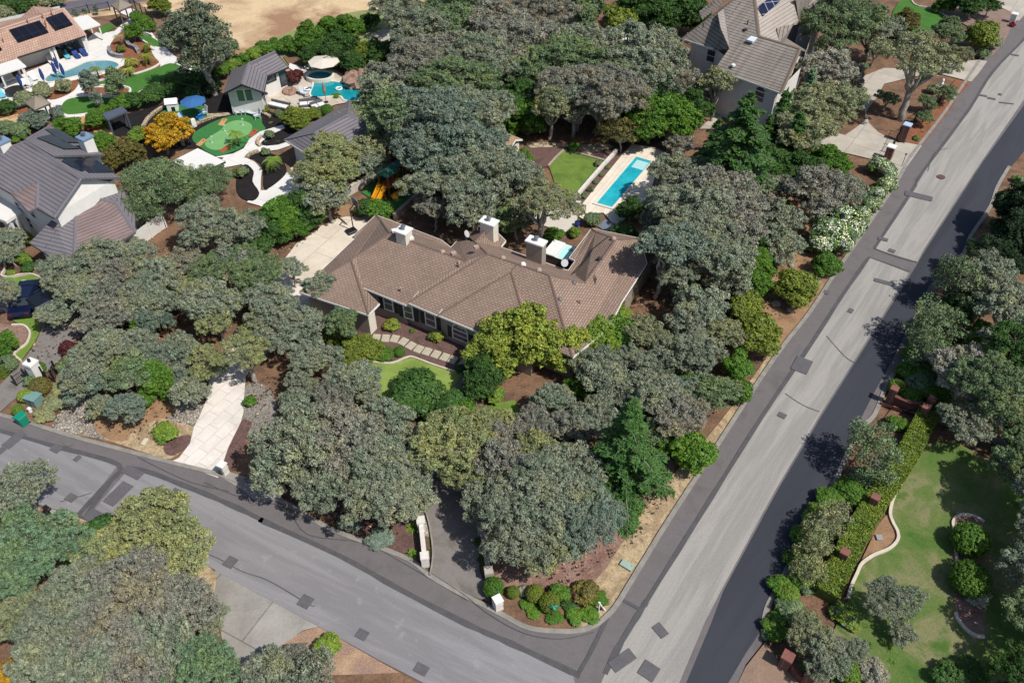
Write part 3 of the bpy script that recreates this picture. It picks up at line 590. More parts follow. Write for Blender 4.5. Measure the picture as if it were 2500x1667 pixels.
def roofvent(parent,p,kind,mat):
    m=MB()
    if kind=='dome': m.lathe([(.17,-.05),(.17,.12),(.2,.14),(.14,.24),(.04,.28)],p,12)
    elif kind=='pipe': m.lathe([(.06,-.1),(.06,.35),(.09,.35),(.09,.42)],p,8)
    elif kind=='half': m.lathe([(.24,-.25),(.23,-.05),(.17,.08),(.07,.13)],p,14)
    elif kind=='dormer':
        e=Vector((math.cos(math.radians(-29.5)),math.sin(math.radians(-29.5)),0)); n=Vector((-e.y,e.x,0))
        m.add([p-e*.45-Vector((0,0,.1)),p+e*.1-n*.45-Vector((0,0,.3)),p+e*.1+n*.1,p+e*.1-n*.2+Vector((0,0,.3)),p-e*.5+n*.5+Vector((0,0,.12))],[(0,1,3),(1,2,3),(2,4,3),(4,0,3),(0,4,2,1)])
    elif kind=='box': m.box((p.x,p.y,p.z+.06),(.4,.35,.2),.5)
    return m.build('roof_vent',mat,parent)
def dish(parent,p,rz):
    m=MB(); m.lathe([(.0,.0),(.14,.02),(.26,.07),(.33,.14)],(0,0,0),14)
    R=Matrix.Rotation(rz,3,'Z')@Matrix.Rotation(math.radians(55),3,'X'); v=[R@q+p+Vector((0,0,.75)) for q in m.v]
    M=MB().add(v,m.f); M.tube([p,p+Vector((0,0,.75))],.03,6); M.tube([p,p+Vector((.35,.1,-.05))],.02); 
    return M.build('satellite_dish',pmat('dish_grey','a8a9aa',.5,.1),parent)
# ---------------------------------------------------------------- the brown roofed house
ze=2.9
Sx=lambda x,y:T('S',x,y)
Ux=lambda x,y:T('U',x,y)
def E_(p,z=ze): return onz(p,z)
FR1=roofplane(Sx(870,950),Sx(1420,1170),ze,.42,Sx(1200,500)); FR2=roofplane(Sx(1440,1140),Sx(1820,1300),ze,.42,Sx(1600,600)); FR3=roofplane(Sx(1830,1300),Ux(270,1425),ze,.42,Ux(500,900))
LF=roofplane(Sx(770,320),Sx(60,1000),ze,.42,Sx(1000,600)); RT=roofplane(Ux(1950,1060),Ux(2250,600),ze,.42,Ux(1500,800))
WG=roofplane(Sx(60,1005),Sx(935,1295),ze,.42,Sx(700,800)); RW=roofplane(Ux(1325,535),Ux(1590,190),ze,.42,Ux(1700,400))
house=empty('brown_house',onz((1000,800)),'long single storey house with brown shingle roof, white gutters and two tall chimneys','house')
hb=Vector(house.location); GOFF[0]=hb
def par(o): o.location=-hb; return o
v={}
v['A']=onroof(Sx(1210,260),FR1); v['w']=onroof(Sx(780,550),FR1); v['V12']=onroof(Sx(2180,610),FR1); v['b2r']=onroof(Sx(1585,985),FR1)
v['a1']=E_(Sx(870,950)); v['a2']=E_(Sx(1420,1170)); v['b2']=E_(Sx(1440,1140),ze+.05); v['c2']=E_(Sx(1820,1300),ze+.05)
v['P2']=onroof(Ux(340,490),FR2); v['P3']=onroof(Ux(700,610),FR2); v['c3r']=onroof(Sx(1905,1200),FR2)
v['c3']=E_(Sx(1830,1300),ze+.1); v['P3b']=onroof(Ux(625,705),FR3); v['e3']=onz(Ux(913,1699),ze+.1)
v['e3r']=onz(Ux(978,1560),ze); v['P4']=onroof(Ux(1080,740),FR2); v['e4']=onz(Ux(1361,1723),ze)
v['r1']=onz(Ux(1790,1372),ze); v['r2']=onz(Ux(1950,1060),ze); v['r3']=onz(Ux(2250,600),ze); v['r4']=onz(Ux(2160,300),ze)
v['B5']=onroof(Ux(1880,310),RW); v['V5']=onroof(Ux(1510,830),RT); v['B6']=onroof(Ux(1640,225),RW)
v['q1']=onz(Ux(1590,185),ze); v['q2']=onz(Ux(1325,535),ze); v['q3']=onz(Ux(1400,565),ze); v['q4']=onz(Ux(1310,690),ze); v['q5']=onz(Ux(1390,740),ze)
v['K']=onz(Ux(190,345),4.1); v['c1']=onz(Ux(345,185),4.1); v['K2']=onz(Ux(500,405),ze); v['k3']=onz(Ux(560,330),ze); v['k4']=onz(Ux(462,235),ze); v['k5']=onz(Ux(185,205),ze); v['k6']=onz(Ux(118,282),ze)
v['Lr1']=onz(Sx(1990,440),ze); v['Lr2']=onz(Sx(2085,340),ze); v['l1']=onz(Sx(60,1003),ze); v['w2']=onroof(Sx(715,600),LF); v['h2']=onroof(Sx(1100,105),LF); v['h3']=onz(Sx(1035,25),ze); v['l3']=onz(Sx(735,300),ze); v['l2']=onz(Sx(770,320),ze)
v['f2']=onz(Sx(935,1295),ze); v['f3']=onz(Sx(1075,1150),ze); v['rr']=onz(Sx(1870,345),ze)
print({k:[round(c,1) for c in p] for k,p in v.items() if k in 'A w w2 V12 P2 P3 P3b P4 B5 V5 B6 h2 K'.split()})
FL=lambda s:[v[k] for k in s.split()]
par(rpoly(house,'roof',[FL('a1 a2 b2r V12 A w'),FL('b2 b2r V12 Lr1 Lr2 K P2'),FL('b2 c2 c3r P3 P2'),FL('c3 c3r P3 P3b'),FL('c3 e3 P3b'),FL('P3b e3 e3r P3'),FL('e3r e4 P4 P3'),FL('e4 r1 r2 r3 r4 B5 V5 P4'),FL('V5 B5 B6 q1 q2 q3 q4 q5'),FL('q1 B6 B5 r4'),FL('P2 P3 P4 V5 q5 q4 K2 K'),FL('c1 K k6 k5'),FL('c1 k4 k3 K2 K'),FL('l1 w2 w A h2 h3 l3 l2'),FL('A h2 h3 rr Lr1 V12'),FL('l1 f2 w2'),FL('w2 f2 f3 a1 w')],m_brownroof))
par(caps(house,[(v[a],v[b]) for a,b in ('A V12','A w','w w2','w2 l1','w2 f2','A h2','h2 h3','P2 b2','P2 P3','P3 P4','P3b c3','P3b e3','P3b P3','P4 e4','P4 V5','B5 V5','B5 B6','c1 K','K P2','B5 r4','B6 q1') for a,b in [(a,b)]] if 0 else [(v[s.split()[0]],v[s.split()[1]]) for s in ('A V12','A w','w w2','w2 l1','w2 f2','A h2','h2 h3','P2 b2','P2 P3','P3 P4','P3b c3','P3b e3','P3b P3','P4 e4','P4 V5','V5 B5','B5 B6','c1 K','K P2','B5 r4','B6 q1')],m_cap,.13))
(gutters(house,[(v[s.split()[0]],v[s.split()[1]]) for s in ('a1 a2','b2 b2r','b2 c2','c3 c3r','c3 e3','f2 f3','l1 f2','l1 l2','l3 h3','h3 rr','rr Lr1','Lr1 Lr2','K2 k3','k3 k4','K2 q4','q4 q3','q3 q2','q2 q1','q1 r4','r4 r3','r3 r2','r2 r1','r1 e4','k6 k5')],m_trim))
foot=inset(FL('l1 f2 f3 a1 a2 b2 c2 e3 e3r e4 r1 r2 r3 r4 q1 q2 q3 q4 K2 k3 k4 k5 k6 Lr2 Lr1 rr h3 l3 l2'),.42)
par(walls(house,foot,2.85,m_stucco))
ed=(v['a2']-v['a1']); ed.z=0; ed.normalize(); nd=Vector((ed.y,-ed.x,0))
def facade(px,py,w_,h_,i,**k):
    ed=(foot[i+1]-foot[i]).normalized(); nd=Vector((ed.y,-ed.x,0)); c=onwall(T('S',px,py),foot[i],foot[i+1])
    if k.get('arch'): c.z=1.22
    o=framed(house,c,ed,nd,w_,h_,**k); 
    par(o) 
    return o
facade(1195,1155,.85,1.45,3,shut=True); facade(1450,1262,.85,1.45,3,shut=True); facade(1733,1360,1.0,1.4,5,shut=True)
ow=facade(2110,1525,1.45,1.05,6,shut=True,arch=True,bars=1)
# white side wall of the garage wing
a=v['f2'];b=v['f3']; 
def quadpanel(parent,name,pts,mat,n,off=.006,th=.03):
    return MB().add([p+n*off for p in pts]+[p+n*(off+th) for p in pts],[(0,1,2,3),(7,6,5,4),(0,4,5,1),(1,5,6,2),(2,6,7,3),(3,7,4,0)]).build(name,mat,parent)
i1=foot[1];i2=foot[2]; sn=Vector(((i2-i1).y,-(i2-i1).x,0)).normalized()
par(quadpanel(house,'side_wall',[Vector((i1.x,i1.y,.05)),Vector((i2.x,i2.y,.05)),Vector((i2.x,i2.y,2.8)),Vector((i1.x,i1.y,2.8))],m_cream,sn))
par(chimney(house,onz(Ux(928,335),5.5),ed,1.5,.75,1.5,5.4,m_stucco))
par(chimney(house,onz(Ux(362,98),5.0),ed,1.35,.85,1.0,4.9,m_cream)); par(chimney(house,onz(Sx(1385,215),6.0),ed,1.0,.95,3.6,5.9,m_cream,flue=True))
vp=pmat('terracotta_vent','a08a7c',.8,.1); 
for k,x,y,kd,mt in (('S',1885,490,'half',vp),('S',2025,520,'box',vp),('S',2097,690,'pipe',vp),('S',1355,1000,'pipe',vp),('U',1378,845,'dome',m_metal),('U',1210,1045,'dome',m_metal),('U',1450,1075,'pipe',vp),('U',1155,815,'dormer',vp),('U',1650,790,'dormer',vp),('U',960,675,'half',vp),('U',530,530,'half',vp),('U',770,607,'half',m_trim),('U',1855,300,'half',vp),('U',1685,545,'half',m_dmetal),('U',210,415,'box',vp),('S',1265,232,'box',m_trim),('S',1485,330,'box',m_trim),('U',10,625,'pipe',vp)):
    pl=RT if (k=='U' and x>1120) else FR2 if k=='U' else FR1
    par(roofvent(house,onroof(T(k,x,y),pl),kd,mt))
par(dish(house,onz(Sx(2185,360),3.2),1.2)); par(dish(house,onz(Ux(1255,680),2.7),.4))
m=MB(); m.tube([onroof(Ux(1780,300),RT)+Vector((0,0,.1)),onroof(Ux(1600,440),RW)+Vector((0,0,.1)),onroof(Ux(1560,530),RW)+Vector((0,0,.1)),onroof(Ux(1380,735),RW)+Vector((0,0,.1))],.05,6); par(m.build('roof_pipe',m_dmetal,house))
# ---------------------------------------------------------------- grey roofed two storey house
Vx=lambda x,y:T('V',x,y)
gh=empty('grey_house',onz(Vx(250,600)),'two storey house with grey tile roof and black solar panels at the left edge','house'); hb=Vector(gh.location); GOFF[0]=hb
z2=5.4; GL=roofplane(Vx(235,545),Vx(345,608),z2,.42,Vx(300,300))
A0=onroof(Vx(165,115),GL);A1=onroof(Vx(520,357),GL);A1m=onroof(Vx(340,213),GL); e0=onz(Vx(-232,278),z2);e1=onz(Vx(345,608),z2)
zr=(A0.z+A1.z)/2; A0=onz(Vx(165,115),zr);A1=onz(Vx(520,357),zr);A1m=onz(Vx(335,228),zr)
h1=onz(Vx(320,18),z2+.3);h2_=onz(Vx(665,202),z2+.3);h3_=onz(Vx(590,234),z2+.5);h4_=onz(Vx(772,350),z2+.2)
A1u=A1m+Vector((0,0,.12)); A0u=A0+Vector((0,0,.12))
par(rpoly(gh,'roof',[[A0,e0,e1,A1,A1m],[A0u,h1,h2_,onz(Vx(343,212),zr+.12)],[A1m,onz(Vx(430,236),zr-.6),h3_,h4_,A1]],m_greyroof))
cg=onroof(Vx(240,390),GL);cg2=onz(Vx(235,547),z2+.05);cg3=onz(Vx(183,568),z2);cg4=onz(Vx(76,458),z2)
par(rpoly(gh,'gable_roof',[[cg+Vector((0,0,.1)),cg4+Vector((0,0,.05)),cg3,cg2]],roofmat('pinkish_tile_roof','7d6d6b','756664','4d4445',40,.36,.035)))
G0=onz(Vx(490,455),4.6); zl=2.9
gv=dict(a=onz(Vx(345,612),4.1),b=onz(Vx(190,770),zl),c=onz(Vx(472,950),zl),d=onz(Vx(755,775),zl),e=onz(Vx(870,700),zl),f=onz(Vx(745,508),4.2),h=onz(Vx(860,430),3.2),i=onz(Vx(780,434),3.9))
par(rpoly(gh,'garage_roof',[[G0,gv['a'],gv['b'],gv['c']],[G0,gv['f'],gv['i']],[gv['f'],gv['e'],gv['h'],gv['i']]],m_greyroof))
par(rpoly(gh,'garage_roof',[[G0,gv['c'],gv['d'],gv['e'],gv['f']]],MATS['pinkish_tile_roof']))
par(caps(gh,[(A0,A1m),(A1m,A1),(A1,e1),(A0,e0),(A0u,h1),(G0,gv['c']),(G0,gv['f']),(gv['f'],gv['e']),(cg,cg2)],m_greycap,.2))
(gutters(gh,[(e0,e1),(h2_,onz(Vx(343,212),zr+.12)),(h4_,A1),(gv['b'],gv['c']),(gv['d'],gv['e']),(h1,h2_),(cg2,cg3),(cg3,cg4)],pmat('grey_fascia','55555a',.7,.1)))
fw=inset([e0,e1,h4_,h1],.5); par(walls(gh,fw,[5.2,5.2,5.4,5.4],m_wstucco)); 
c1_=(fw[1]+fw[2])/2; MBg=MB().add([Vector((fw[1].x,fw[1].y,5.15)),Vector((fw[2].x,fw[2].y,5.15)),Vector((A1.x,A1.y,zr-.2))-(A1-A0).normalized()*.5],[(0,1,2)]); par(MBg.build('gable_wall',m_wstucco,gh))
par(walls(gh,inset([gv['a'],gv['b'],gv['c'],gv['d'],gv['e'],gv['h']],.5),2.8,m_wstucco,'garage_wall'))
def solar(parent,quad,mat,nm='solar_panel'):
    p=[q+Vector((0,0,.14)) for q in quad]; o=rpoly(parent,nm,[p],mat,.05); return o
def onplane3(p,a,b,c):
    n=(b-a).cross(c-a); d=ray(p); t=n.dot(a-CO)/n.dot(d); return CO+d*t
pl=(A0u,h1,h2_); 
for q in ([(240,103),(330,82),(515,172),(415,175)],[(292,47),(375,45),(525,135),(415,132)]):
    par(solar(gh,[onplane3(Vx(*c),*pl) for c in q],m_solar))
par(solar(gh,[onplane3(Vx(*c),A1m,h3_,h4_) for c in ((400,252),(430,236),(600,234),(745,322),(545,335))],m_solar))
ge=(e1-e0).normalized(); ge.z=0; gn=Vector((ge.y,-ge.x,0))
for x,y,w_,h_ in ((210,580,.9,1.1),(190,640,1.0,1.3),(120,540,.8,1.2)):
    par(framed(gh,onwall(Vx(x,y),fw[0],fw[1]),ge,gn,w_,h_))
for x,y,s in ((545,95,1.0),(10,120,1.0)):
    o=chimney(gh,onz(Vx(x,y),7.3),ge,1.0,1.0,2,7.3,m_wstucco,pmat('blue_cap','6f86a0',.5,.1)); par(o)
par(MB().prism([onz(Vx(*c),2.9) for c in ((-60,480),(60,490),(140,575),(40,640),(-60,600))],2.7,3.0).build('porch_roof',m_wstucco,gh))
m=MB()
for x,y in ((0,600),(40,640),(140,580),(90,615)): 
    q=onz(Vx(x,y),2.7); par(MB().box((q.x+.1,q.y+.25,1.35),(.35,.35,2.7)).build('porch_column',m_wstucco,gh))
# ---------------------------------------------------------------- weathered tile roof house, upper right
Wx=lambda x,y:T('W',x,y)
wh=empty('tile_roof_house',onz(Wx(700,500)),'tall white house with weathered grey-brown tile roof behind the dark cedar','house'); hb=Vector(wh.location); GOFF[0]=hb
z3=5.4; WL=roofplane(Wx(430,548),Wx(780,660),z3,.47,Wx(600,300))
w_=dict(r1=onroof(Wx(915,347),WL),r0=onroof(Wx(622,258),WL),e1=onz(Wx(780,662),z3),e0=onz(Wx(310,490),z3),k=onroof(Wx(412,345),WL))
zk=(w_['r1'].z+w_['r0'].z)/2; w_['r1']=onz(Wx(915,347),zk); w_['r0']=onz(Wx(622,258),zk)
w_['p']=onroof(Wx(585,-60),WL); w_['a']=onroof(Wx(440,0),WL); w_['b']=onz(Wx(75,275),z3); w_['c']=onz(Wx(300,347),z3)
w_['s1']=onroof(Wx(328,95),WL);w_['s2']=onroof(Wx(370,65),WL)
w_['q']=onz(Wx(880,-90),w_['p'].z); w_['t']=onz(Wx(912,165),z3+.3); w_['u']=onz(Wx(868,172),zk-.9); w_['x']=onz(Wx(768,296),zk-.2); w_['y']=onz(Wx(737,137),zk-.3); w_['z']=onz(Wx(802,305),z3+.8)
w_['d1']=onz(Wx(1045,200),z3); w_['d2']=onz(Wx(1120,100),z3); w_['d3']=onz(Wx(1010,-20),z3+1.6); w_['d4']=onz(Wx(885,-20),w_['p'].z-.4)
WF=lambda s:[w_[k] for k in s.split()]
m_slate2=lineroof('sunlit_tile_roof','a0978f','6b645e',.38,.03)  # paler copy of the roof tile, with sunlight put into its colour
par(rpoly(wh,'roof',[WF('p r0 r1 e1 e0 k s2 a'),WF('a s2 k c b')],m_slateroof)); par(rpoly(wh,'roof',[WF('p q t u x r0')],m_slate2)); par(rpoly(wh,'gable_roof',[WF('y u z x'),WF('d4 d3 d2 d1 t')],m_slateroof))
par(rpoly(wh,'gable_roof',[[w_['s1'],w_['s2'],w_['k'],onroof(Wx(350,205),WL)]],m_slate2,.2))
par(rpoly(wh,'gable_roof',[[onz(Wx(195,85),z3),onz(Wx(300,0),z3+1.4),onz(Wx(380,10),z3+1.4),onz(Wx(215,135),z3)]],m_slateroof))
par(caps(wh,[(w_['r0'],w_['r1']),(w_['p'],w_['r0']),(w_['a'],w_['b']),(w_['r1'],w_['e1']),(w_['y'],w_['u'])],m_slatecap,.22))
(gutters(wh,[(w_['e0'],w_['e1']),(w_['b'],w_['c']),(w_['t'],w_['d1']),(w_['a'],w_['b'])],m_trim))
rback=onz(Wx(1000,420),z3)
f1=inset([w_['b'],w_['c'],w_['k'],w_['e0'],w_['e1'],onz(Wx(955,480),z3),w_['d1'],w_['d2'],w_['d3'],w_['a']],.5)
par(walls(wh,f1,5.2,m_wstucco)); rd=(w_['r1']-w_['r0']).normalized()
g1=w_['r1']-rd*.5; ga=w_['e1']-rd*.5; gb=2*g1-ga; gb.z=ga.z
par(MB().add([Vector((ga.x,ga.y,0)),Vector((gb.x,gb.y,0)),gb-Vector((0,0,.2)),g1-Vector((0,0,.25)),ga-Vector((0,0,.2))],[(0,1,2,3,4)]).build('gable_wall',m_wstucco,wh))
par(rpoly(wh,'roof',[[w_['r0'],w_['r1'],gb+rd*.5,onz(Wx(800,262),z3+.2)]],m_slateroof))
bp=[w_['t'],w_['d1'],onz(Wx(1010,322),3.2),onz(Wx(890,200),3.2)]
par(quadpanel(wh,'bay_wall',[Vector((p.x,p.y,0)) for p in (w_['t'],w_['d1'])]+[w_['d1']-Vector((0,0,.2)),w_['t']-Vector((0,0,.2))],pmat('shaded_stucco','a9aaa8',.9,.1),Vector((0,-.1,0))))  # shade on this white wall is put into its greyer colour
par(solar(wh,[onplane3(Wx(*c),w_['p'],w_['q'],w_['r0']) for c in ((612,62),(760,-60),(870,-70),(650,125))],m_solar2))
m=MB(); q=onroof(Wx(572,290),WL); m.box((q.x,q.y,q.z+.12),(.75,1.3,.22),math.radians(-38)); par(m.build('skylight',pmat('skylight_white','c8d2dc',.2,.05),wh))
for x,y,kd in ((540,175,'pipe'),(522,218,'box'),(438,470,'box'),(222,195,'pipe')): par(roofvent(wh,onroof(Wx(x,y),WL),kd,m_dmetal if x<600 and y<230 else m_trim))
wd=(w_['e1']-w_['e0']); wd.z=0; wd.normalize(); wn=Vector((wd.y,-wd.x,0))
par(framed(wh,onwall(Wx(280,400),f1[0],f1[1]),(f1[1]-f1[0]).normalized(),Vector(((f1[1]-f1[0]).y,-(f1[1]-f1[0]).x,0)).normalized(),1.1,1.5))
par(framed(wh,onwall(Wx(625,690),f1[3],f1[4]),wd,wn,1.2,1.2,arch=True))
# ---------------------------------------------------------------- clay tile villa, upper left
Xx=lambda x,y:T('X',x,y)
vh=empty('clay_tile_villa',onz(Xx(300,400)),'white villa with pink clay tile roof and three dark solar arrays','house'); hb=Vector(vh.location); GOFF[0]=hb
z4=2.5; XP=roofplane(Xx(145,480),Xx(715,300),z4,.36,Xx(300,200))
x_=dict(r0=onroof(Xx(-300,345),XP),r1=onroof(Xx(528,72),XP),e1=onz(Xx(715,300),z4),e0=onz(Xx(145,480),z4),e2=onz(Xx(-320,625),z4))
zq=(x_['r0'].z+x_['r1'].z)/2; x_['r0']=onz(Xx(-300,345),zq); x_['r1']=onz(Xx(528,72),zq)
x_['b1']=onz(Xx(560,40),zq-1.2); 
par(rpoly(vh,'roof',[[x_['r0'],x_['r1'],x_['e1'],x_['e0'],x_['e2']],[x_['r1'],x_['r0'],onz(Xx(-300,250),zq-1),onz(Xx(170,150),zq-.9),onz(Xx(430,78),zq-.5)],[onz(Xx(280,56),zq-.4),onz(Xx(345,112),zq-.2),onz(Xx(170,152),zq-1.2)],[onz(Xx(280,56),zq-.4),onz(Xx(430,64),zq-1.1),onz(Xx(470,95),zq-.6),onz(Xx(345,112),zq-.2)]],m_pinkroof))
par(caps(vh,[(x_['r0'],x_['r1']),(x_['r1'],x_['e1'])],m_pinkcap,.25)); (gutters(vh,[(x_['e0'],x_['e1'])],m_dmetal))
ff=inset([x_['e2'],x_['e0'],x_['e1'],onz(Xx(530,40),z4),onz(Xx(-300,220),z4)],.5); 
xe=(x_['e1']-x_['e0']); xe.z=0; xe.normalize(); xn=Vector((xe.y,-xe.x,0))
# deep covered terrace: the wall stands back from the eave, the eave rests on piers
back=[p.copy() for p in ff]; 
for i in (0,1,2): back[i]=back[i]-xn*1.7
par(walls(vh,back,2.6,m_wstucco)); mm=MB()
for x,y in ((165,520),(425,430),(455,420),(700,345),(715,335)):
    q=onwall(Xx(x,y),ff[1],ff[2]); par(MB().box((q.x,q.y,1.15),(.3,.3,2.3),math.atan2(xe.y,xe.x)).build('terrace_pier',m_wstucco,vh))
par(framed(vh,onwall(Xx(585,385),back[1],back[2]),xe,xn,3.4,1.7,name='sliding_door',bars=0,fm=m_dmetal)); par(framed(vh,onwall(Xx(510,400),back[1],back[2]),xe,xn,1.2,1.6,bars=0,fm=m_dmetal))
for q in ([(78,262),(335,182),(412,280),(155,365)],[(385,163),(530,112),(615,215),(468,265)],[(-120,460),(0,395),(20,425),(-80,480)]):
    par(solar(vh,[onroof(Xx(*c),XP) for c in q],m_solar))
for x,y in ((438,125),(362,152),(385,205),(390,232),(30,355),(235,195)): par(roofvent(vh,onroof(Xx(x,y),XP),'pipe',pmat('rust_pipe','7a4a3a',.8,.1)))
def cover(name,quad,k,z,mat,posts,label,cat,roofkind='flat',pm=None,group=None,rise=.0):
    P=[onz(T(k,*c),z) for c in quad]; c=sum(P,Vector())/len(P); root=empty(name,Vector((c.x,c.y,0)),label,cat,group); gs=GOFF[0]; GOFF[0]=Vector((0,0,0))
    L=[p-Vector((c.x,c.y,0)) for p in P]
    if roofkind=='flat':
        rpoly(root,'roof',[L],mat,.2)
    else:
        top=Vector((0,0,z+rise)); rpoly(root,'roof',[[L[i],L[(i+1)%len(L)],top] for i in range(len(L))],mat,.08); caps(root,[(p,top) for p in L],mat,.1)
    for t in posts:
        q=L[t]*.88; MB().box((q.x,q.y,(z-.1)/2),(.17,.17,z-.1),.4).build('post',pm or m_trim,root)
    gutters(root,[(L[i],L[(i+1)%len(L)]) for i in range(len(L))],pm or m_trim,'beam'); GOFF[0]=gs
    return root
cover('patio_cover',[(610,155),(730,128),(838,205),(690,248)],'X',2.3,pmat('white_panel','d2d0cc',.5,.05),(1,2,3,0),'flat white patio cover attached beyond the right end of the clay tile villa','patio cover')
cover('patio_cover',[(-150,545),(130,485),(213,555),(0,625),(-150,660)],'X',2.3,MATS['white_panel'],(1,2,3),'flat white patio cover at the left picture edge below the clay tiles','patio cover')
cover('patio_cover',[(1500,1400),(1720,1290),(1958,1405),(1700,1520)],'A',2.7,MATS['white_panel'],(0,1,2,3),'flat white patio cover between the putting green and the olive green oak','patio cover',pm=m_dmetal)
tanr=pmat('tan_canvas','80776a',.9,.1); m_tpost=pmat('brown_post','5a5048',.8,.2)
cover('gazebo',[(938,45),(1035,3),(1112,45),(1000,93)],'X',2.6,tanr,(0,1,2,3),'square gazebo with tan roof beside the dark fence at the top left','gazebo','hip',m_tpost,rise=.7)
cover('gazebo',[(208,862),(345,806),(420,868),(290,925)],'X',2.6,tanr,(0,1,2,3),'square gazebo with tan roof on the white path left of the lawn','gazebo','hip',m_tpost,rise=.7)
cover('pergola',[(893,992),(1060,927),(1102,967),(930,1040)],'A',2.4,pmat('blue_grey_metal','4c5361',.5,.1),(0,1,2,3),'blue-grey metal roofed pergola standing on black mulch','pergola',pm=pmat('steel_post','4a505a',.5,.1))
# ---------------------------------------------------------------- gable pool house
Yx=lambda x,y:T('Y',x,y)
ph=empty('pool_house',onz(Yx(300,350)),'small white brick pool house with grey gable roof and two green windows','house'); hb=Vector(ph.location); GOFF[0]=hb
zp=2.9; y_=dict(a=onz(Yx(83,392),zp),b=onz(Yx(150,203),zp),r=onz(Yx(232,317),zp+1.55),t=onz(Yx(285,150),zp+1.55),c=onz(Yx(410,382),zp),d=onz(Yx(440,250),zp),e=onz(Yx(612,178),zp),f=onz(Yx(500,52),zp+1.3))
YF=lambda s:[y_[k] for k in s.split()]
par(rpoly(ph,'roof',[YF('a b t r'),YF('r t d c'),YF('t f e d'),[y_['b'],y_['f']-Vector((0,0,1.0))+Vector((-.6,1.2,0)),y_['f'],y_['t']]],m_greyroof))
par(caps(ph,[(y_['r'],y_['t']),(y_['t'],y_['f'])],m_greycap,.2)); (gutters(ph,[(y_['a'],y_['r']),(y_['r'],y_['c']),(y_['c'],y_['d']),(y_['d'],y_['e']),(y_['e'],y_['f'])],m_dmetal))
bk=onz(Yx(440,60),zp); fy=inset([y_['a'],y_['c'],y_['d'],y_['e'],bk,y_['b']],.42)
m_brickw=roofmat('white_brick','d0cfcb','c6c5c1','a8a7a4',.4,.14,.012,(.95,1.05))
par(walls(ph,fy,2.75,m_wstucco)); ye=(fy[1]-fy[0]).normalized(); yn=Vector((ye.y,-ye.x,0)); ym=(fy[0]+fy[1])/2
fac=[Vector((fy[0].x,fy[0].y,0)),Vector((fy[1].x,fy[1].y,0)),Vector((fy[1].x,fy[1].y,2.75)),Vector((y_['r'].x,y_['r'].y,0))]
top=onwall(Yx(232,335),fy[0],fy[1]); 
P=[fac[0]+yn*.03,fac[1]+yn*.03,fac[2]+yn*.03,top+yn*.03,Vector((fy[0].x,fy[0].y,2.75))+yn*.03]
me=mesh('gable_wall',P,[(0,1,2,3,4)],[(p.dot(ye),p.z) for p in P]); par(link('gable_wall',me,m_brickw,ph))
gg=glass('green_glass','1f4a3c')
for x,y in ((225,408),(292,404)): par(framed(ph,onwall(Yx(x,y),fy[0],fy[1])+yn*.035,ye,yn,.85,1.45,bars=0,gl=gg))
y2=(fy[3]-fy[2]).normalized(); n2=Vector((y2.y,-y2.x,0)); par(framed(ph,onwall(Yx(468,268),fy[2],fy[3]),y2,n2,1.3,.9,bars=0,fm=m_dmetal)); par(framed(ph,onwall(Yx(567,262),fy[2],fy[3]),y2,n2,.9,2.0,name='door',bars=0,fm=m_dmetal))
# ---------------------------------------------------------------- neighbour's detached garage with dark roof under the oaks
Bx=lambda x,y:T('B',x,y)
dg=empty('detached_garage',onz(Bx(1050,1250)),'long low garage with dark grey tile roof mostly hidden under oak crowns','garage'); hb=Vector(dg.location); GOFF[0]=hb
d_=[onz(Bx(693,1212),2.8),onz(Bx(1010,1420),2.8),onz(Bx(1560,1130),2.8),onz(Bx(1260,880),2.8),onz(Bx(960,1150),4.4),onz(Bx(1240,1000),4.4)]
par(rpoly(dg,'roof',[[d_[0],d_[1],d_[4]],[d_[1],d_[2],d_[5],d_[4]],[d_[2],d_[3],d_[5]],[d_[3],d_[0],d_[4],d_[5]]],m_greyroof)); par(caps(dg,[(d_[4],d_[5]),(d_[0],d_[4]),(d_[1],d_[4]),(d_[2],d_[5]),(d_[3],d_[5])],m_greycap,.2))
(gutters(dg,[(d_[0],d_[1]),(d_[1],d_[2])],m_trim)); fd=inset(d_[:4],.6); par(walls(dg,fd,2.7,m_wstucco))
de=(fd[1]-fd[0]).normalized(); par(framed(dg,(fd[0]+fd[1])/2+Vector((0,0,1.2)),de,Vector((de.y,-de.x,0)),2.6,2.1,name='garage_door',bars=3,gl=m_trim))
cover('carport',[(1400,1190),(1590,1085),(1740,1150),(1560,1320)],'B',2.6,MATS['white_panel'],(0,1,2,3),'white flat carport roof seen through oak branches beside the dark garage','carport')
# small shed with tan shingles
Cx=lambda x,y:T('C',x,y)
sh=empty('garden_shed',onz(Cx(480,1280)),'little shed with pale tan shingle roof at the corner of the flagstone path','shed'); hb=Vector(sh.location); GOFF[0]=hb
s_=[onz(Cx(400,1145),2.9),onz(Cx(565,1215),2.9),onz(Cx(488,1345),2.3),onz(Cx(330,1260),2.3)]; bk2=[s_[0]+Vector((.7,1.1,-.6)),s_[1]+Vector((.7,1.1,-.6))]
par(rpoly(sh,'roof',[s_,[s_[0],s_[1],bk2[1],bk2[0]]],roofmat('tan_shingles','b39a80','a38a70','7d654f',.35,.22,.03))); (gutters(sh,[(s_[1],s_[2]),(s_[1],bk2[1])],m_trim))
par(walls(sh,inset([s_[3],s_[2],bk2[1],bk2[0]],.25),2.15,m_cream)); dd=(s_[2]-s_[3]); dd.z=0; dd.normalize(); fq=inset([s_[3],s_[2],bk2[1],bk2[0]],.25)
par(framed(sh,(fq[0]+fq[1])/2+Vector((0,0,1.0)),dd,Vector((dd.y,-dd.x,0)),.8,1.8,name='door',bars=0,gl=m_cream))
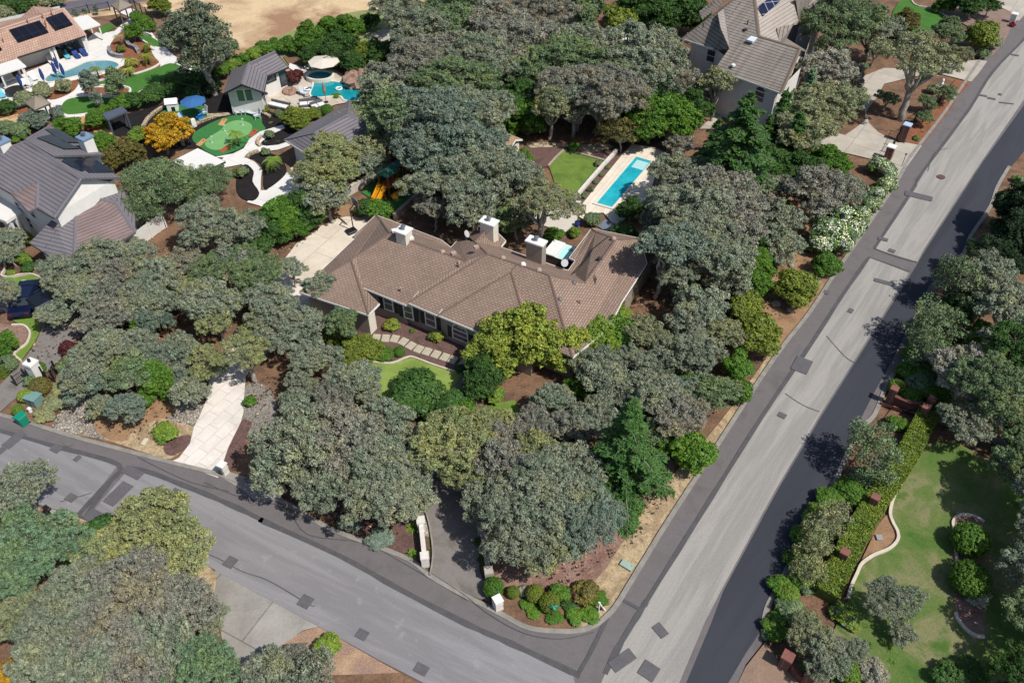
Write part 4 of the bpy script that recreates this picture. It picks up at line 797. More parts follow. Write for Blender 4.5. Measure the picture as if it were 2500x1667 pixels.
# ================================================================ VEGETATION
m_leaf=leafmat('foliage'); m_leafs=leafmat('shrub_foliage',.5,.2); m_needle=leafmat('needles',.65,.12)
m_bark=gmat('oak_bark',['7d766d','a19a90','8a8279'],1.5,12,.35,bs=.7,bd=.04); m_barkl=gmat('pale_bark',['a19a90','b9b2a8','8d867d'],1.2,9,.25,bs=.5,bd=.03); m_barkd=gmat('dark_bark',['4b3f37','5d5047'],1.5,12,.35,bs=.7,bd=.04)
def leafmesh(name,C,Nn,size,rng,aspect=1.5,jit=.55,tint=None):
    """C centres, Nn outward normals -> one quad per leaf spray"""
    n=len(C); nn=Nn+rng.normal(0,jit,(n,3)); nn/=np.linalg.norm(nn,axis=1,keepdims=True)+1e-9
    r=rng.normal(0,1,(n,3)); t=np.cross(nn,r); t/=np.linalg.norm(t,axis=1,keepdims=True)+1e-9; b=np.cross(nn,t)
    s=size*rng.uniform(.6,1.35,(n,1)); t=t*s*.5*aspect; b=b*s*.5
    V=np.empty((n,4,3)); V[:,0]=C-t; V[:,1]=C-b*.9; V[:,2]=C+t; V[:,3]=C+b*.9
    me=bpy.data.meshes.new(name); me.vertices.add(n*4); me.vertices.foreach_set('co',V.reshape(-1).astype(np.float32))
    me.loops.add(n*4); me.loops.foreach_set('vertex_index',np.arange(n*4,dtype=np.int32)); me.polygons.add(n); me.polygons.foreach_set('loop_start',np.arange(0,n*4,4,dtype=np.int32)); me.polygons.foreach_set('loop_total',np.full(n,4,dtype=np.int32))
    me.update(calc_edges=True)
    a=me.attributes.new('tint','FLOAT_COLOR','FACE'); tt=rng.uniform(0,1,n) if tint is None else tint
    col=np.stack([np.clip(tt,0,1),rng.uniform(0,1,n),np.zeros(n),np.ones(n)],1); a.data.foreach_set('color',col.reshape(-1).astype(np.float32))
    return me
def sph(rng,n,lo=-1.0):
    z=rng.uniform(lo,1,n); a=rng.uniform(0,2*np.pi,n); r=np.sqrt(np.maximum(0,1-z*z)); return np.stack([r*np.cos(a),r*np.sin(a),z],1)
def puffs(rng,blobs,clump,per,leaf,lo=-.35,dens=1.0,inner=.12):
    """blobs: list of (centre,radii). every blob surface carries small clumplets of leaves"""
    Cs=[];Ns=[];Ts=[]
    for c,r in blobs:
        area=4*np.pi*((r[0]*r[1]+r[0]*r[2]+r[1]*r[2])/3); k=max(4,int(dens*area*.7/(clump*clump*1.6)))
        d=sph(rng,k,lo); cc=c+d*r*rng.uniform(.82,1.08,(k,1)); nrm=d/r; nrm/=np.linalg.norm(nrm,axis=1,keepdims=True); ct=rng.normal(.5,.16,k)
        q=sph(rng,k*per,-.6).reshape(k,per,3); rad=clump*rng.uniform(.6,1.25,(k,1,1))
        P=cc[:,None,:]+q*rad*np.array([1,1,.75])*rng.uniform(.55,1.0,(k,per,1)); Q=q*.6+nrm[:,None,:]*.7+np.array([0,0,.25])
        Cs.append(P.reshape(-1,3)); Ns.append(Q.reshape(-1,3)); Ts.append((ct[:,None]+rng.normal(0,.17,(k,per))).reshape(-1))
        ki=int(k*per*inner)
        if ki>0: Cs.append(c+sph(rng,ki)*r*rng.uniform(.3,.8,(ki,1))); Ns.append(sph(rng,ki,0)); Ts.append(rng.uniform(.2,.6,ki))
    return np.concatenate(Cs),np.concatenate(Ns),np.concatenate(Ts)
def limb(m,rng,a,b,r0,r1,wob=.12,seg=5):
    a=np.array(a,float);b=np.array(b,float);L=np.linalg.norm(b-a);pts=[];rs=[];off=rng.normal(0,wob*L,3)
    for i in range(seg+1):
        t=i/seg; p=a*(1-t)+b*t+off*math.sin(math.pi*t)+rng.normal(0,.025*L,3)*(0<i<seg); pts.append(tuple(p)); rs.append(r0*(1-t)+r1*t)
    m.tube(pts,rs,6); return pts
def oak(seed,R,leaf=.13,flat=.72,nb=None,gap=1.0,Hc=None,lo=-.45,trunkr=None,clump=None,lean=.1,dens=1.0,per=26,spread=.92,pr=None,nl=None):
    """crown of a few main lobes, each carrying many small separate puffs of leaves; crown centre at Hc"""
    rng=np.random.default_rng(seed); Hc=Hc or 1.28*R; clump=clump or .3; pr=pr or (.32+.065*R); nl=nl or int(6+R*1.3)
    lobes=[]
    for i in range(nl):
        a=i*2.39996+rng.uniform(-.5,.5); q=math.sqrt((i+.6)/nl)*R*rng.uniform(.6,.8); lr=R*rng.uniform(.26,.42); zz=Hc+(rng.uniform(-.38,.12)+.36*(1-(q/R/.66)**2))*R*flat*.9
        lobes.append((np.array([math.cos(a)*q,math.sin(a)*q,zz]),np.array([lr,lr,lr*min(1.0,flat)])))
    bl=[]
    for c,lr in lobes:
        k=int((nb or 26)*(lr[0]/pr/2.2)**2*.62)+4; tries=0; got=0
        while got<k and tries<k*12:
            tries+=1; d=sph(rng,1,lo)[0]; p=c+d*lr*rng.uniform(.8,1.12); 
            if any((((p-o[0])/(o[1]))**2).sum()<.42 for o in lobes if o[0] is not c): continue
            rr=pr*rng.uniform(.6,1.25)
            if all(np.linalg.norm(p-o[0])>(rr+o[1][0])*spread*gap for o in bl): bl.append((p,np.array([rr*1.1,rr*1.1,rr*.72]))); got+=1
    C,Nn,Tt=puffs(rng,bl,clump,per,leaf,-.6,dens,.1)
    # wispy twigs between the puffs
    n=int(len(C)*.12); j=rng.integers(0,len(lobes),n); dd=sph(rng,n,-.7); cc=np.array([l[0] for l in lobes])[j]+dd*np.array([l[1] for l in lobes])[j]*rng.uniform(.55,1.15,(n,1))
    jt=.78; C=np.concatenate([C,cc]);Nn=np.concatenate([Nn,dd]);Tt=np.concatenate([Tt,rng.uniform(.1,.6,n)])
    ok=C[:,2]>.5; cm=leafmesh('crown',C[ok],Nn[ok],leaf,rng,jit=jt,tint=Tt[ok])
    m=MB(); fr=trunkr or .04*R+.05; base=np.array([rng.normal(0,lean*R),rng.normal(0,lean*R),0.0]); fork=np.array([base[0]*.4,base[1]*.4,Hc*rng.uniform(.36,.48)])
    limb(m,rng,base-np.array([0,0,.2]),fork,fr*1.25,fr*.9,.04)
    for c,lr in lobes:
        limb(m,rng,fork,c,fr*.62,fr*.3,.1)
        mine=[q for q in bl if np.linalg.norm((q[0]-c)/lr)<1.25][:12]
        for i_,(p,r) in enumerate(mine): limb(m,rng,c,p+(p-c)*(.32 if i_%3==0 else 0),fr*.24,fr*.06,.14,3)
    return mesh('trunk',m.v,m.f,smooth=True),cm
def cedar(seed,H,R,leaf=.3,droop=.2,blade=.28):
    """conifer with tiers of drooping flat sprays"""
    rng=np.random.default_rng(seed); Cs=[];Ns=[];Ts=[];m=MB(); m.tube([(0,0,-.2),(.05,0,H*.5),(0,.05,H*.97)],[.026*H,.016*H,.02],7)
    z=H*.05
    while z<H*.99:
        f=1-z/H; L=R*(f**.85)*rng.uniform(.85,1.1)+.12; k=int(4+f*4)
        for i in range(k):
            a=rng.uniform(0,2*np.pi); Lb=L*rng.uniform(.55,1.2); d=np.array([math.cos(a),math.sin(a),0]); s=np.array([-d[1],d[0],0]); zz=z+rng.uniform(-.3,.3)
            tip=d*Lb+np.array([0,0,zz-droop*Lb+.08*Lb]); m.tube([(0,0,zz),tuple(d*Lb*.5+np.array([0,0,zz+.04*Lb])),tuple(tip)],[.03+.012*Lb,.02,.008],4)
            nt_=int(9*Lb+5)
            for j in range(nt_):      # side twigs, each a feathery row of needle sprays
                t=(j+.6)/nt_*1.02; sg=-1 if j%2 else 1; wl=(.42*Lb*(1.1-t)*min(1,t*2.6)+.14)*rng.uniform(.7,1.2); nn=int(7+wl*16); u=rng.uniform(0,1,nn)
                dd=s*sg*.85+d*.55; P=d*(Lb*t)+dd[None]*(wl*u)[:,None]+rng.normal(0,.035,(nn,3)); P[:,2]+=zz+.1*Lb*t*(1-t)*2-droop*Lb*t*t-.35*wl*u*u
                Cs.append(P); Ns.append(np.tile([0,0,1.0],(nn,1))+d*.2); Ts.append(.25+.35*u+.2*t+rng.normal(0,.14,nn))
        z+=H*.036*(.6+.8*f)
    C=np.concatenate(Cs);Nn=np.concatenate(Ns); cm=leafmesh('crown',C,Nn,leaf*.4,rng,aspect=2.4,jit=.5,tint=np.concatenate(Ts)); return mesh('trunk',m.v,m.f,smooth=True),cm
def shrub(seed,R=1.0,flat=.85,leaf=.11,clump=.16,clipped=False,nb=9,per=16,dens=1.0,lo=-.3):
    rng=np.random.default_rng(seed)
    if clipped: bl=[(np.array([0,0,R*flat]),np.array([R,R,R*flat]))]
    else:
        bl=[(np.array([0,0,R*flat*.8]),np.array([R*.7,R*.7,R*flat*.75]))]
        for _ in range(nb): d=sph(rng,1,-.1)[0]; rr=R*rng.uniform(.25,.45); bl.append((np.array([d[0]*R*.68,d[1]*R*.68,R*flat*.85+d[2]*R*.62*flat]),np.array([rr,rr,rr*.85])))
    C,Nn,Tt=puffs(rng,bl,clump,per,leaf,-.8 if clipped else lo,dens,.15); 
    if clipped:
        n=len(C)
    ok=C[:,2]>.0; C,Nn,Tt=C[ok],Nn[ok],Tt[ok]; cm=leafmesh('foliage',C,Nn,leaf,rng,jit=.4,tint=Tt)
    m=MB(); 
    for i in range(5):
        a=rng.uniform(0,6.28); m.tube([(0,0,-.1),(math.cos(a)*R*.25,math.sin(a)*R*.25,R*flat*.8),(math.cos(a)*R*.5,math.sin(a)*R*.5,R*flat*1.3)],[.04,.03,.01],5)
    return mesh('stem',m.v,m.f,smooth=True),cm
def palm(seed,H=1.6,L=1.1,nf=16,blade=.10,fan=False):
    rng=np.random.default_rng(seed); m=MB(); m.tube([(0,0,-.1),(.03,0,H*.5),(0,.04,H)],[.12,.1,.08],7); V=[];F=[];Tt=[]
    for i in range(nf):
        a=rng.uniform(0,6.28) if not fan else i*6.28/nf+rng.uniform(-.2,.2); up=rng.uniform(.1,.8); Lf=L*rng.uniform(.8,1.1); d=Vector((math.cos(a),math.sin(a),0)); s=Vector((-d.y,d.x,0))
        k=12
        for j in range(k):
            t=(j+.5)/k; p=Vector((0,0,H))+d*(Lf*t)+Vector((0,0,Lf*(up*t-1.1*t*t)))
            for sg in (-1,1):
                w=Lf*.3*math.sin(math.pi*min(1,t*.85+.12)); q=p+s*sg*w+d*w*.5-Vector((0,0,w*.35)); o=len(V); V+= [p,p+d*blade*.8,q]; F.append((o,o+1,o+2)); Tt.append(rng.uniform(.3,.8))
    me=bpy.data.meshes.new('fronds'); me.from_pydata([tuple(x) for x in V],[],F); at=me.attributes.new('tint','FLOAT_COLOR','FACE'); at.data.foreach_set('color',np.array([[t,rng.uniform(),0,1] for t in Tt],dtype=np.float32).reshape(-1))
    return mesh('trunk',m.v,m.f,smooth=True),me
def hx(s): return srgb(s)
# prototypes (mesh data shared by copies)
PROTO={}
def proto(kind):
    if kind in PROTO: return PROTO[kind]
    k=kind[:-1]; s=int(kind[-1]); sd=hash_(kind)
    if k=='oakS': r=(2.3,)+oak(sd,2.3,clump=.2,leaf=.1)
    elif k=='oakM': r=(3.6,)+oak(sd,3.6,clump=.23,leaf=.105)
    elif k=='oakL': r=(5.2,)+oak(sd,5.2,clump=.26,leaf=.115)
    elif k=='open': r=(4.6,)+oak(sd,4.6,leaf=.11,clump=.25,flat=.6,Hc=7.2,gap=1.12,trunkr=.34,lean=.03,nl=9)
    elif k=='high': r=(2.4,)+oak(sd,2.4,clump=.21,leaf=.1,flat=.85,Hc=5.4,trunkr=.16,nl=9)
    elif k=='fine': r=(4.6,)+oak(sd,4.6,leaf=.12,clump=.5,flat=.7,pr=.85,per=44,dens=.9,spread=.7)
    elif k=='tall': r=(3.4,)+oak(sd,3.4,leaf=.14,clump=.4,flat=1.5,Hc=6.6,trunkr=.3,per=28,dens=.9,spread=.75,nl=14)
    elif k=='airy': r=(2.2,)+oak(sd,2.2,leaf=.11,clump=.3,flat=1.2,Hc=3.1,trunkr=.09,per=18,dens=.8,lo=-.8,nl=10,pr=.5)
    elif k=='lush': r=(3.4,)+oak(sd,3.4,leaf=.15,clump=.3,flat=1.1,Hc=3.5,dens=1.0,lo=-.7,spread=.66,pr=.62,nl=14)
    elif k=='dome': r=(2.0,)+shrub(sd,2.0,.9,.13,.24,nb=14,per=18)
    elif k=='bush': r=(1.0,)+shrub(sd,1.0,.85,.1,.15,nb=9)
    elif k=='clip': r=(1.0,)+shrub(sd,1.0,.92,.055,.075,clipped=True,per=14,dens=2.0)
    elif k=='cone': r=(1.1,)+oak(sd,1.1,leaf=.1,clump=.18,flat=2.3,Hc=2.7,trunkr=.06,spread=.55,lo=-.8,nl=12,pr=.3)
    elif k=='slim': r=(.8,)+oak(sd,.8,leaf=.09,clump=.16,flat=2.6,Hc=2.2,trunkr=.04,spread=.55,lo=-.8,nl=9,pr=.25)
    elif k=='tuft':
        rng=np.random.default_rng(sd); V=[];F=[];Tt=[]
        for i in range(150):
            a=rng.uniform(0,6.28);e=rng.uniform(.15,1.3);L=rng.uniform(.6,1.05);d=np.array([math.cos(a)*math.cos(e),math.sin(a)*math.cos(e),math.sin(e)]);s=np.array([-math.sin(a),math.cos(a),0])*.035;p=np.array([math.cos(a),math.sin(a),0])*rng.uniform(0,.25);o=len(V)
            V+=[p-s,p+s,p+d*L*.6+s*1.1,p+d*L*.6-s*1.1,p+d*L-np.array([0,0,L*.28])];F+=[(o,o+1,o+2,o+3),(o+3,o+2,o+4)];t=rng.uniform(.2,.9);Tt+=[t,t]
        me=bpy.data.meshes.new('blades');me.from_pydata([tuple(x) for x in V],[],F);at=me.attributes.new('tint','FLOAT_COLOR','FACE');at.data.foreach_set('color',np.array([[t,.5,0,1] for t in Tt],dtype=np.float32).reshape(-1)); m=MB().lathe([(.2,-.05),(.18,.1),(.05,.2)],n=8); r=(1.0,mesh('root_crown',m.v,m.f),me)
    elif k=='cedar': r=(3.3,)+cedar(sd,8.6,3.3)
    elif k=='thin': r=(1.6,)+cedar(sd,6.5,1.6,droop=.1)
    elif k=='palm': r=(1.2,)+palm(sd,1.7,1.25,18)
    elif k=='fan': r=(1.1,)+palm(sd,1.2,.95,22,.14)
    elif k=='cyc': r=(1.0,)+palm(sd,.35,1.05,30,.1)
    PROTO[kind]=r; return r
def hash_(s): 
    h=7
    for c in s: h=(h*131+ord(c))%100003
    return h
HC=dict(oakS=1.28,oakM=1.28,oakL=1.28,open=7.2/4.6,fine=1.28,high=5.4/2.4,tall=6.6/3.4,airy=3.1/2.2,lush=1.0,dome=.9,bush=.85,clip=.92,cone=2.7/1.1,slim=2.2/.8,cedar=1.15,thin=1.8,palm=1.3,fan=1.1,cyc=.4,tuft=.25)
NAMES=dict(oakS='oak_tree',oakM='oak_tree',oakL='oak_tree',open='oak_tree',fine='oak_tree',high='oak_tree',tall='tall_tree',airy='young_tree',lush='leafy_tree',dome='shrub',bush='shrub',clip='clipped_shrub',cone='evergreen_shrub',slim='slender_tree',cedar='cedar_tree',thin='conifer_tree',palm='palm_tree',fan='fan_palm',cyc='cycad',tuft='grass_tuft')
PARTS=dict(dome=('stem','foliage'),bush=('stem','foliage'),clip=('stem','foliage'),palm=('trunk','fronds'),fan=('trunk','fronds'),cyc=('trunk','fronds'),tuft=('root_crown','blades'))
GREY='858d78';OLIV='8a8f6c';GGRN='6f825c';BLUE='748374';BRN='88877a';DGRN='42622e';BGRN='567a2b';YGRN='6f7d30';LIME='76913a'
LASTCM=[None]
def plant(kind,cx,cy,r,color,label,group,k='Z',sz=1.0,rz=None,name=None,bark=None,cat=None,at0=False):
    """cx,cy: crown centre in the surveyed photo tile; r crown radius in the same units"""
    R0,tm,cm=proto(kind); kk=kind[:-1]; hc=HC[kk]; px=T(k,cx,cy); rf=r/TL[k][2]*{'o':1.1,'f':1.06,'d':1.1,'l':1.06}.get(kind[0],1.0)
    R=rf*mpp(px[1]); 
    for _ in range(4):
        z=0 if at0 else hc*R*sz; d=ray(px); R=rf*((H0-z)/-d.z)/FPX
    p=onz(px,0 if at0 else hc*R*sz); rng=random.Random(int(cx*13+cy*7+r)); s=R/R0
    nm=name or NAMES[kk]; o=empty(nm,Vector((p.x,p.y,0)),label,cat or nm.split('_')[-1] if nm!='evergreen_shrub' else 'shrub',group,rz if rz is not None else rng.uniform(0,6.28)); q=rng.uniform(.9,1.12) if kk not in('clip','palm','fan','cedar') else 1.0; o.scale=(s*q,s/q,s*sz)
    pn=PARTS.get(kk,('trunk','crown')); mt=m_needle if kk in('cedar','thin') else m_leafs if kk in ('dome','bush','clip','cone','slim') else m_leaf
    if not tm.materials: tm.materials.append(bark or (m_bark if kk not in ('palm','fan') else m_barkd))
    if not cm.materials: cm.materials.append(mt)
    a=link(pn[0],tm,None,o); b=link(pn[1],cm,None,o); LASTCM[0]=cm; c=hx(color); f=rng.uniform(.92,1.08); b.color=(c[0]*f,c[1]*f,c[2]*f,1)
    return o
# ---------------------------------------------------------------- flowering shrub prototype
def blossoms(parent,cm,n,size,color,seed,name='blossoms'):
    rng=np.random.default_rng(seed); co=np.empty(len(cm.vertices)*3,np.float32); cm.vertices.foreach_get('co',co); co=co.reshape(-1,3); zc=co[:,2].mean()
    sel=rng.choice(np.nonzero(co[:,2]>zc*.75)[0],n); C=co[sel]; ctr=np.array([0,0,zc*.8]); Nn=C-ctr; Nn/=np.linalg.norm(Nn,axis=1,keepdims=True); C=C+Nn*.05
    me=leafmesh(name,C,Nn,size,rng,aspect=1,jit=.3); me.materials.append(m_leaf); o=link(name,me,None,parent); c=hx(color); o.color=c; return o
ADJ={'G':(GREY,'grey-green'),'O':(OLIV,'olive'),'N':(GGRN,'mid-green'),'B':(BLUE,'blue-green'),'R':(BRN,'brownish grey'),'D':(DGRN,'dark green'),'E':(BGRN,'bright green'),'Y':(YGRN,'yellow-green'),'L':(LIME,'lime green'),
 'S':('a3a193','silver-grey'),'M':('5e2b2c','dark red'),'A':('b08a22','golden orange'),'H':('6c7762','grey-leaved'),'K':('2d4228','very dark green'),'T':('6f6a3a','brown-green'),'W':('8f9567','pale olive'),'V':('88953f','sunny yellow-green'),'J':('3f5f2e','deep green'),'C':('6c8666','blue-green')}
NOUN=dict(oakS='small oak',oakM='oak',oakL='large oak',open='open branched oak',fine='fine leaved oak',high='high crowned oak',tall='tall tree',airy='airy young tree',lush='dense leafy tree',dome='rounded shrub',bush='loose bush',clip='clipped round shrub',cone='upright evergreen',slim='slender evergreen',cedar='drooping cedar',thin='thin conifer',palm='feathery palm',fan='small fan palm',cyc='spiky cycad',tuft='arching grass clump')
def grp(g_,k,txt):
    for ln in txt.strip().split('\n'):
        ln=ln.strip()
        if not ln: continue
        a=ln.split(None,5); kind,x,y,r,c,ph=a; sz=1.0
        if '*' in r: r,sz=r.split('*')
        col,adj=ADJ[c]; o=plant(kind,float(x),float(y),float(r),col,(adj+' '+NOUN[kind[:-1]]+' '+ph),g_,k,float(sz))
grp('bushes by the far road','Z','''
dome1 22 14 26 D in the top left picture corner
dome2 60 8 26 D second from the top left corner
dome3 96 4 24 O third from the top left corner
dome1 128 -2 20 N at the end of the corner row beside the far road
dome2 8 32 22 O lowest of the corner bushes beside dry grass
''')
grp('trees of the far field','A','''
lush1 1400 45 90 Y alone in the dry field near the top edge
tall1 1690 310 300 H towering over the villa lawn with forked pale trunk
fine1 1560 250 150 N lower limb side crown left of the towering tree
oakM1 1950 420 130 N crown beside the trunk behind the pool house
''')
grp('hedge shrubs behind the pool house','B','''
dome1 150 620 66 E nearest the tall tree trunk behind the pool house
dome2 235 570 66 L second of the row behind the pool house
dome3 325 520 74 E third of the row above the pool house ridge
dome1 425 465 76 L fourth of the row above the pool house ridge
dome2 520 425 78 E fifth of the row where the weedy grass ends
dome3 620 400 76 E sixth of the row above the pool house roof corner
dome1 715 385 78 E seventh of the row beside the dark screen trees
dome2 790 420 70 E eighth of the row touching the screen trees
''')
grp('dense screen trees behind the curved pool','B','''
lush1 915 330 120*1.1 E tallest at the left end of the pool screen
lush2 1000 450 105 D in front of the left end of the pool screen
lush3 1160 420 150*1.1 D in the middle of the pool screen
lush1 1240 240 125 E with pale flower heads behind the pool screen
lush2 1090 230 95 E small one behind the pool screen
lush3 1380 450 115 Y right of the middle of the pool screen
lush1 1510 470 120 D behind the rock waterfall
lush2 1620 440 95 D right of the rock waterfall
lush3 1730 430 85 E at the right end of the pool screen
lush1 930 490 90 D under the left end of the pool screen
lush2 1290 540 105 D directly above the pool mulch bed
lush3 1440 180 80 D by the pale path at the top
''')
grp('villa hedge shrubs','A','''
dome1 1015 905 62 E at the lower left end of the villa hedge
dome2 1090 885 80 E second along the villa hedge
dome3 1180 870 88 D third along the villa hedge
dome1 1275 840 92 D fourth along the villa hedge
dome2 1365 800 94 D fifth along the villa hedge
dome3 1455 765 96 D sixth along the villa hedge
dome1 1545 725 96 D seventh along the villa hedge
dome2 1630 700 96 D eighth along the villa hedge below the pale path end
dome3 1720 670 96 D ninth along the villa hedge near the tall trunk
dome1 1800 620 86 D last along the villa hedge by the tall trunk
dome2 1830 740 90 K shaded one between the hedge and the pool house
dome1 1680 790 80 D in front row of the villa hedge behind the swing frame
dome3 1590 640 60 D behind the villa hedge at the lawn tip
''')
grp('garden plants of the villa','A','''
cone1 760 700 72*1.2 B on the white path between lawn and pool
cone2 1000 700 78*1.2 N in the orange oval bed
cone3 830 850 46 B small one at the lawn edge below the oval bed
lush1 1160 280 82 E beside the stone wall of the orange bed
palm1 1040 320 62 O at the left of the orange bed
palm2 1090 225 42 Y near the small square lawn
fan1 1275 385 62 Y topmost in the right orange bed
fan2 1270 480 78 Y middle one in the right orange bed
fan3 1125 520 82 V beside the pool rocks
fan1 1115 600 66 V above the long lawn
palm3 835 600 76 Y leaning over the villa pool
dome3 555 745 72 O beside the closed blue umbrellas
dome1 370 790 80 O left of the white path at the villa
dome2 210 860 78 O behind the left tan gazebo
dome3 50 930 82 D at the left picture edge below the villa
bush1 275 822 26 D tiny one between two olive shrubs at the villa
bush2 1050 425 44 Y low one in the orange bed
slim1 655 118 26 B first of three along the far fence
slim2 738 96 23 B second of three along the far fence
slim3 835 76 22 B third of three along the far fence
dome1 1190 150 62 E below the top gazebo
dome2 1250 185 58 E second below the top gazebo
dome3 1310 230 54 E lowest below the top gazebo beside the fence
dome1 920 945 48 E left of the pergola
dome2 975 935 46 E touching the pergola roof
lush2 845 1030 92 E left of the pergola post
lush3 590 1100 112 E above the grey house ridge
dome3 490 975 62 B right of the left tan gazebo
lush1 340 1040 92 B below the left tan gazebo
lush2 235 1045 70 B left of the one below the tan gazebo
dome1 180 1130 80 N behind the grey house ridge
dome2 50 1110 72 N at the left edge behind the grey house
bush3 210 1190 38 E touching the grey house ridge
bush1 130 1215 38 E beside the left blue capped chimney
lush1 1430 1170 185 A tree with autumn colour left of the putting green
lush2 890 1235 100 E right of the blue capped chimney
lush3 1060 1335 145 T between the chimney and the golden tree
lush1 1190 1180 82 L left of the golden tree
lush2 970 1380 100 T below the chimney on the grey house side
''')
grp('garden plants around the pool house','B','''
dome1 770 665 78 M maple beside the pool house door
clip1 640 988 36 N right of the heater at the pool house corner
lush1 810 1030 120*.8 Y between the lounge furniture and the white path
dome2 950 985 60 Y left of the striped shrubs at the lounge
clip2 1062 960 52 E below the cycad near the lounge
bush1 435 938 46 M at the pool house corner on black mulch
bush2 520 950 42 Y next to the pool house heater
tuft1 275 925 34 L under the green windows
tuft2 575 1072 28 L on black mulch right of the white chairs
bush3 565 1170 50 N on black mulch beside the white path bend
bush1 520 1320 46 N beside the palm on the lower black bed
palm1 270 1170 95 L feathery on the putting green edge
palm2 580 1400 92 L on the lower black bed
cyc1 1140 825 62 E on the pool edge
tuft3 380 1358 22 L by the path fork
tuft1 640 1235 24 E on the middle black bed
tuft2 530 1240 24 N on the middle black bed left side
bush2 310 1490 70 N below the path fork beside the oak
''')
m3='''
'''
grp('oaks left of the brown house','E','''
fine1 1370 500 290 N over the patio cover and putting green
fine2 1760 520 205 N reaching over the s shaped path
fine3 1180 760 190 N over the grey garage roof
oakL1 1800 850 270 G above the white fence of the grey house
oakM1 2120 900 190 G right of the large oak near the white fence
oakM2 860 1180 220 G at the lower end of the grey garage roof
oakM3 1140 1130 190 G under the white fence
oakM1 540 1290 210 G left of the grey garage roof corner
oakM2 1370 1320 210 G middle of the row under the white fence
oakM3 740 1430 200 G below the grey garage roof corner
oakS1 1620 1180 150 R in the gap right of the dark fence shade
oakM1 1860 1250 200 N greener one left of the stamped court
oakM2 2110 1190 170 N beside the stamped court corner
oakM3 1580 1450 150 O domed one left of the stamped drive
oakS2 2190 1450 150 N over the upper stamped drive
oakM2 980 1330 190 R above the shaded asphalt drive
oakS1 80 1010 130 G at the left edge under the grey house porch
oakS2 60 1130 110 G second at the left edge below the porch
dome1 235 1005 62 V beside the grey house porch
dome2 200 1180 60 L in the garden below the grey house
bush1 240 1250 60 D in the garden below the grey house
bush2 92 1300 42 L at the pale edging of the small left lawn
''')
grp('oaks over the left driveways','I','''
oakM1 470 440 150 G over the parked blue car
oakM2 650 270 190 G above the parked blue car
oakM3 920 270 190 R second above the asphalt drive
oakL2 1230 260 210 G left of the domed olive oak
oakS3 790 500 140 R at the edge of the shaded drive
oakM2 1020 440 170 R in the middle of the left grove
oakM3 1330 470 160 B in the middle of the left grove
oakM1 1870 450 210 W left of the stamped drive top
oakL3 880 760 220 G over the left garden wall shade
oakM2 1160 730 190 G above the bright green bush
oakM1 1430 790 160 B above the bright green bush
oakM3 1050 1000 160 G above the round bed by the street
oakS1 720 1060 150 B beside the ground cover by the street
oakM2 1090 1270 160 B nearest the street left of the stamped drive
oakS3 860 1240 110 G left neighbour of the one nearest the street
oakS2 1570 960 110 B right of the bright green bush
oakS1 1640 1100 66 B small one right of the bright green bush
lush2 1370 1010 160 E bush standing among the oaks
dome3 1250 1190 84 E low one at the foot of the leafy tree
oakM3 1790 860 180 W left of the stamped drive
open1 2130 780 230 W with pale leaning trunk beside the stamped drive
oakS2 2230 560 150 W over the upper drive by the wing
open2 20 250 150 G with twin pale trunks at the left edge
lush3 30 690 110 E at the left edge by the curved edging
clip1 70 880 76 N at the gate on the left edge
clip2 335 925 58 E behind the white gate pillar
clip3 345 1080 88*.85 T in front of the white gate pillar
dome1 225 1160 64 V beside the green utility cabinet
clip1 155 1285 48 L left of the green utility cabinet
bush3 250 1030 58 N left of the brown-green clipped shrub
dome2 600 750 76 M among the oaks by the asphalt drive
dome3 590 890 88 N right of the iron gate
dome1 560 1090 104*.45 O ground cover upper patch by the iron gate
dome2 480 1220 104*.4 O ground cover middle patch above the street
dome3 380 1320 90*.4 O ground cover lower patch behind the green bin
bush1 465 1195 38 S on the ground cover
bush2 2175 1205 62 E beside the pale leaning trunk
dome1 1430 1485 108*.55 L low oval one on the street bed
''')
grp('oaks in front of the brown house','J','''
oakM1 110 160 210 N over the edge of the stamped court
high1 400 110 110 G at the bright court edge
high2 640 250 150 G leaning over the wing roof
oakM3 270 400 180 G left of the wing roof
high3 850 580 160 N covering the front of the garage wing
oakM2 540 620 190 G between the drive and the wing
lush1 955 420 92 T rising behind the oak at the wing
oakM3 150 640 170 W over the stamped drive left of the wing
lush2 990 840 170*.75 Y left of the stepping stones
lush3 780 720 120*.75 Y behind the one at the stepping stones
oakM1 600 900 200 G left of the front lawn
oakM2 930 1080 210 G overlapping the left lawn edge
oakM3 480 1150 170 G right of the pale leaning trunk
oakM1 760 1260 200 R below the front lawn
oakS1 1060 1210 130 G touching the lower lawn edge
oakS2 390 1300 120 G right of the grey gravel bed
dome1 1500 1210 240*.7 D mound at the lower lawn edge
dome2 1770 1330 180*.65 D mound left of the shaded drive
bush1 1280 612 72 V under the leftmost front window
bush2 1665 710 72 V between the front windows
clip1 1205 870 82*.6 E at the left tip of the stepping stones
clip2 1335 850 48 E joined to the wide one at the stones
bush3 1450 670 26 E smallest under the front windows
tuft1 1752 982 28 L at the end of the stepping stones
clip3 1870 1000 50*.6 D in the shade at the end of the stones
''')
grp('oaks in the lower grove','Z','''
oakM1 690 1010 100 G left side of the lower grove above the garden wall
oakM2 790 1010 95 R second from the left in the lower grove
oakM3 885 985 80 G below the dark green mound
oakS1 640 1075 70 G overhanging the stone mailbox
oakM2 740 1105 74 G over the street at the left of the lower grove
oakL3 850 1070 92 G in the middle of the lower grove
oakM3 955 1050 66 G left of the asphalt drive top
open3 870 1130 84 G with white twin trunk at the street
oakS2 940 1135 56 G beside the cobble bed
oakM1 1030 1010 85 W above the asphalt drive
''')
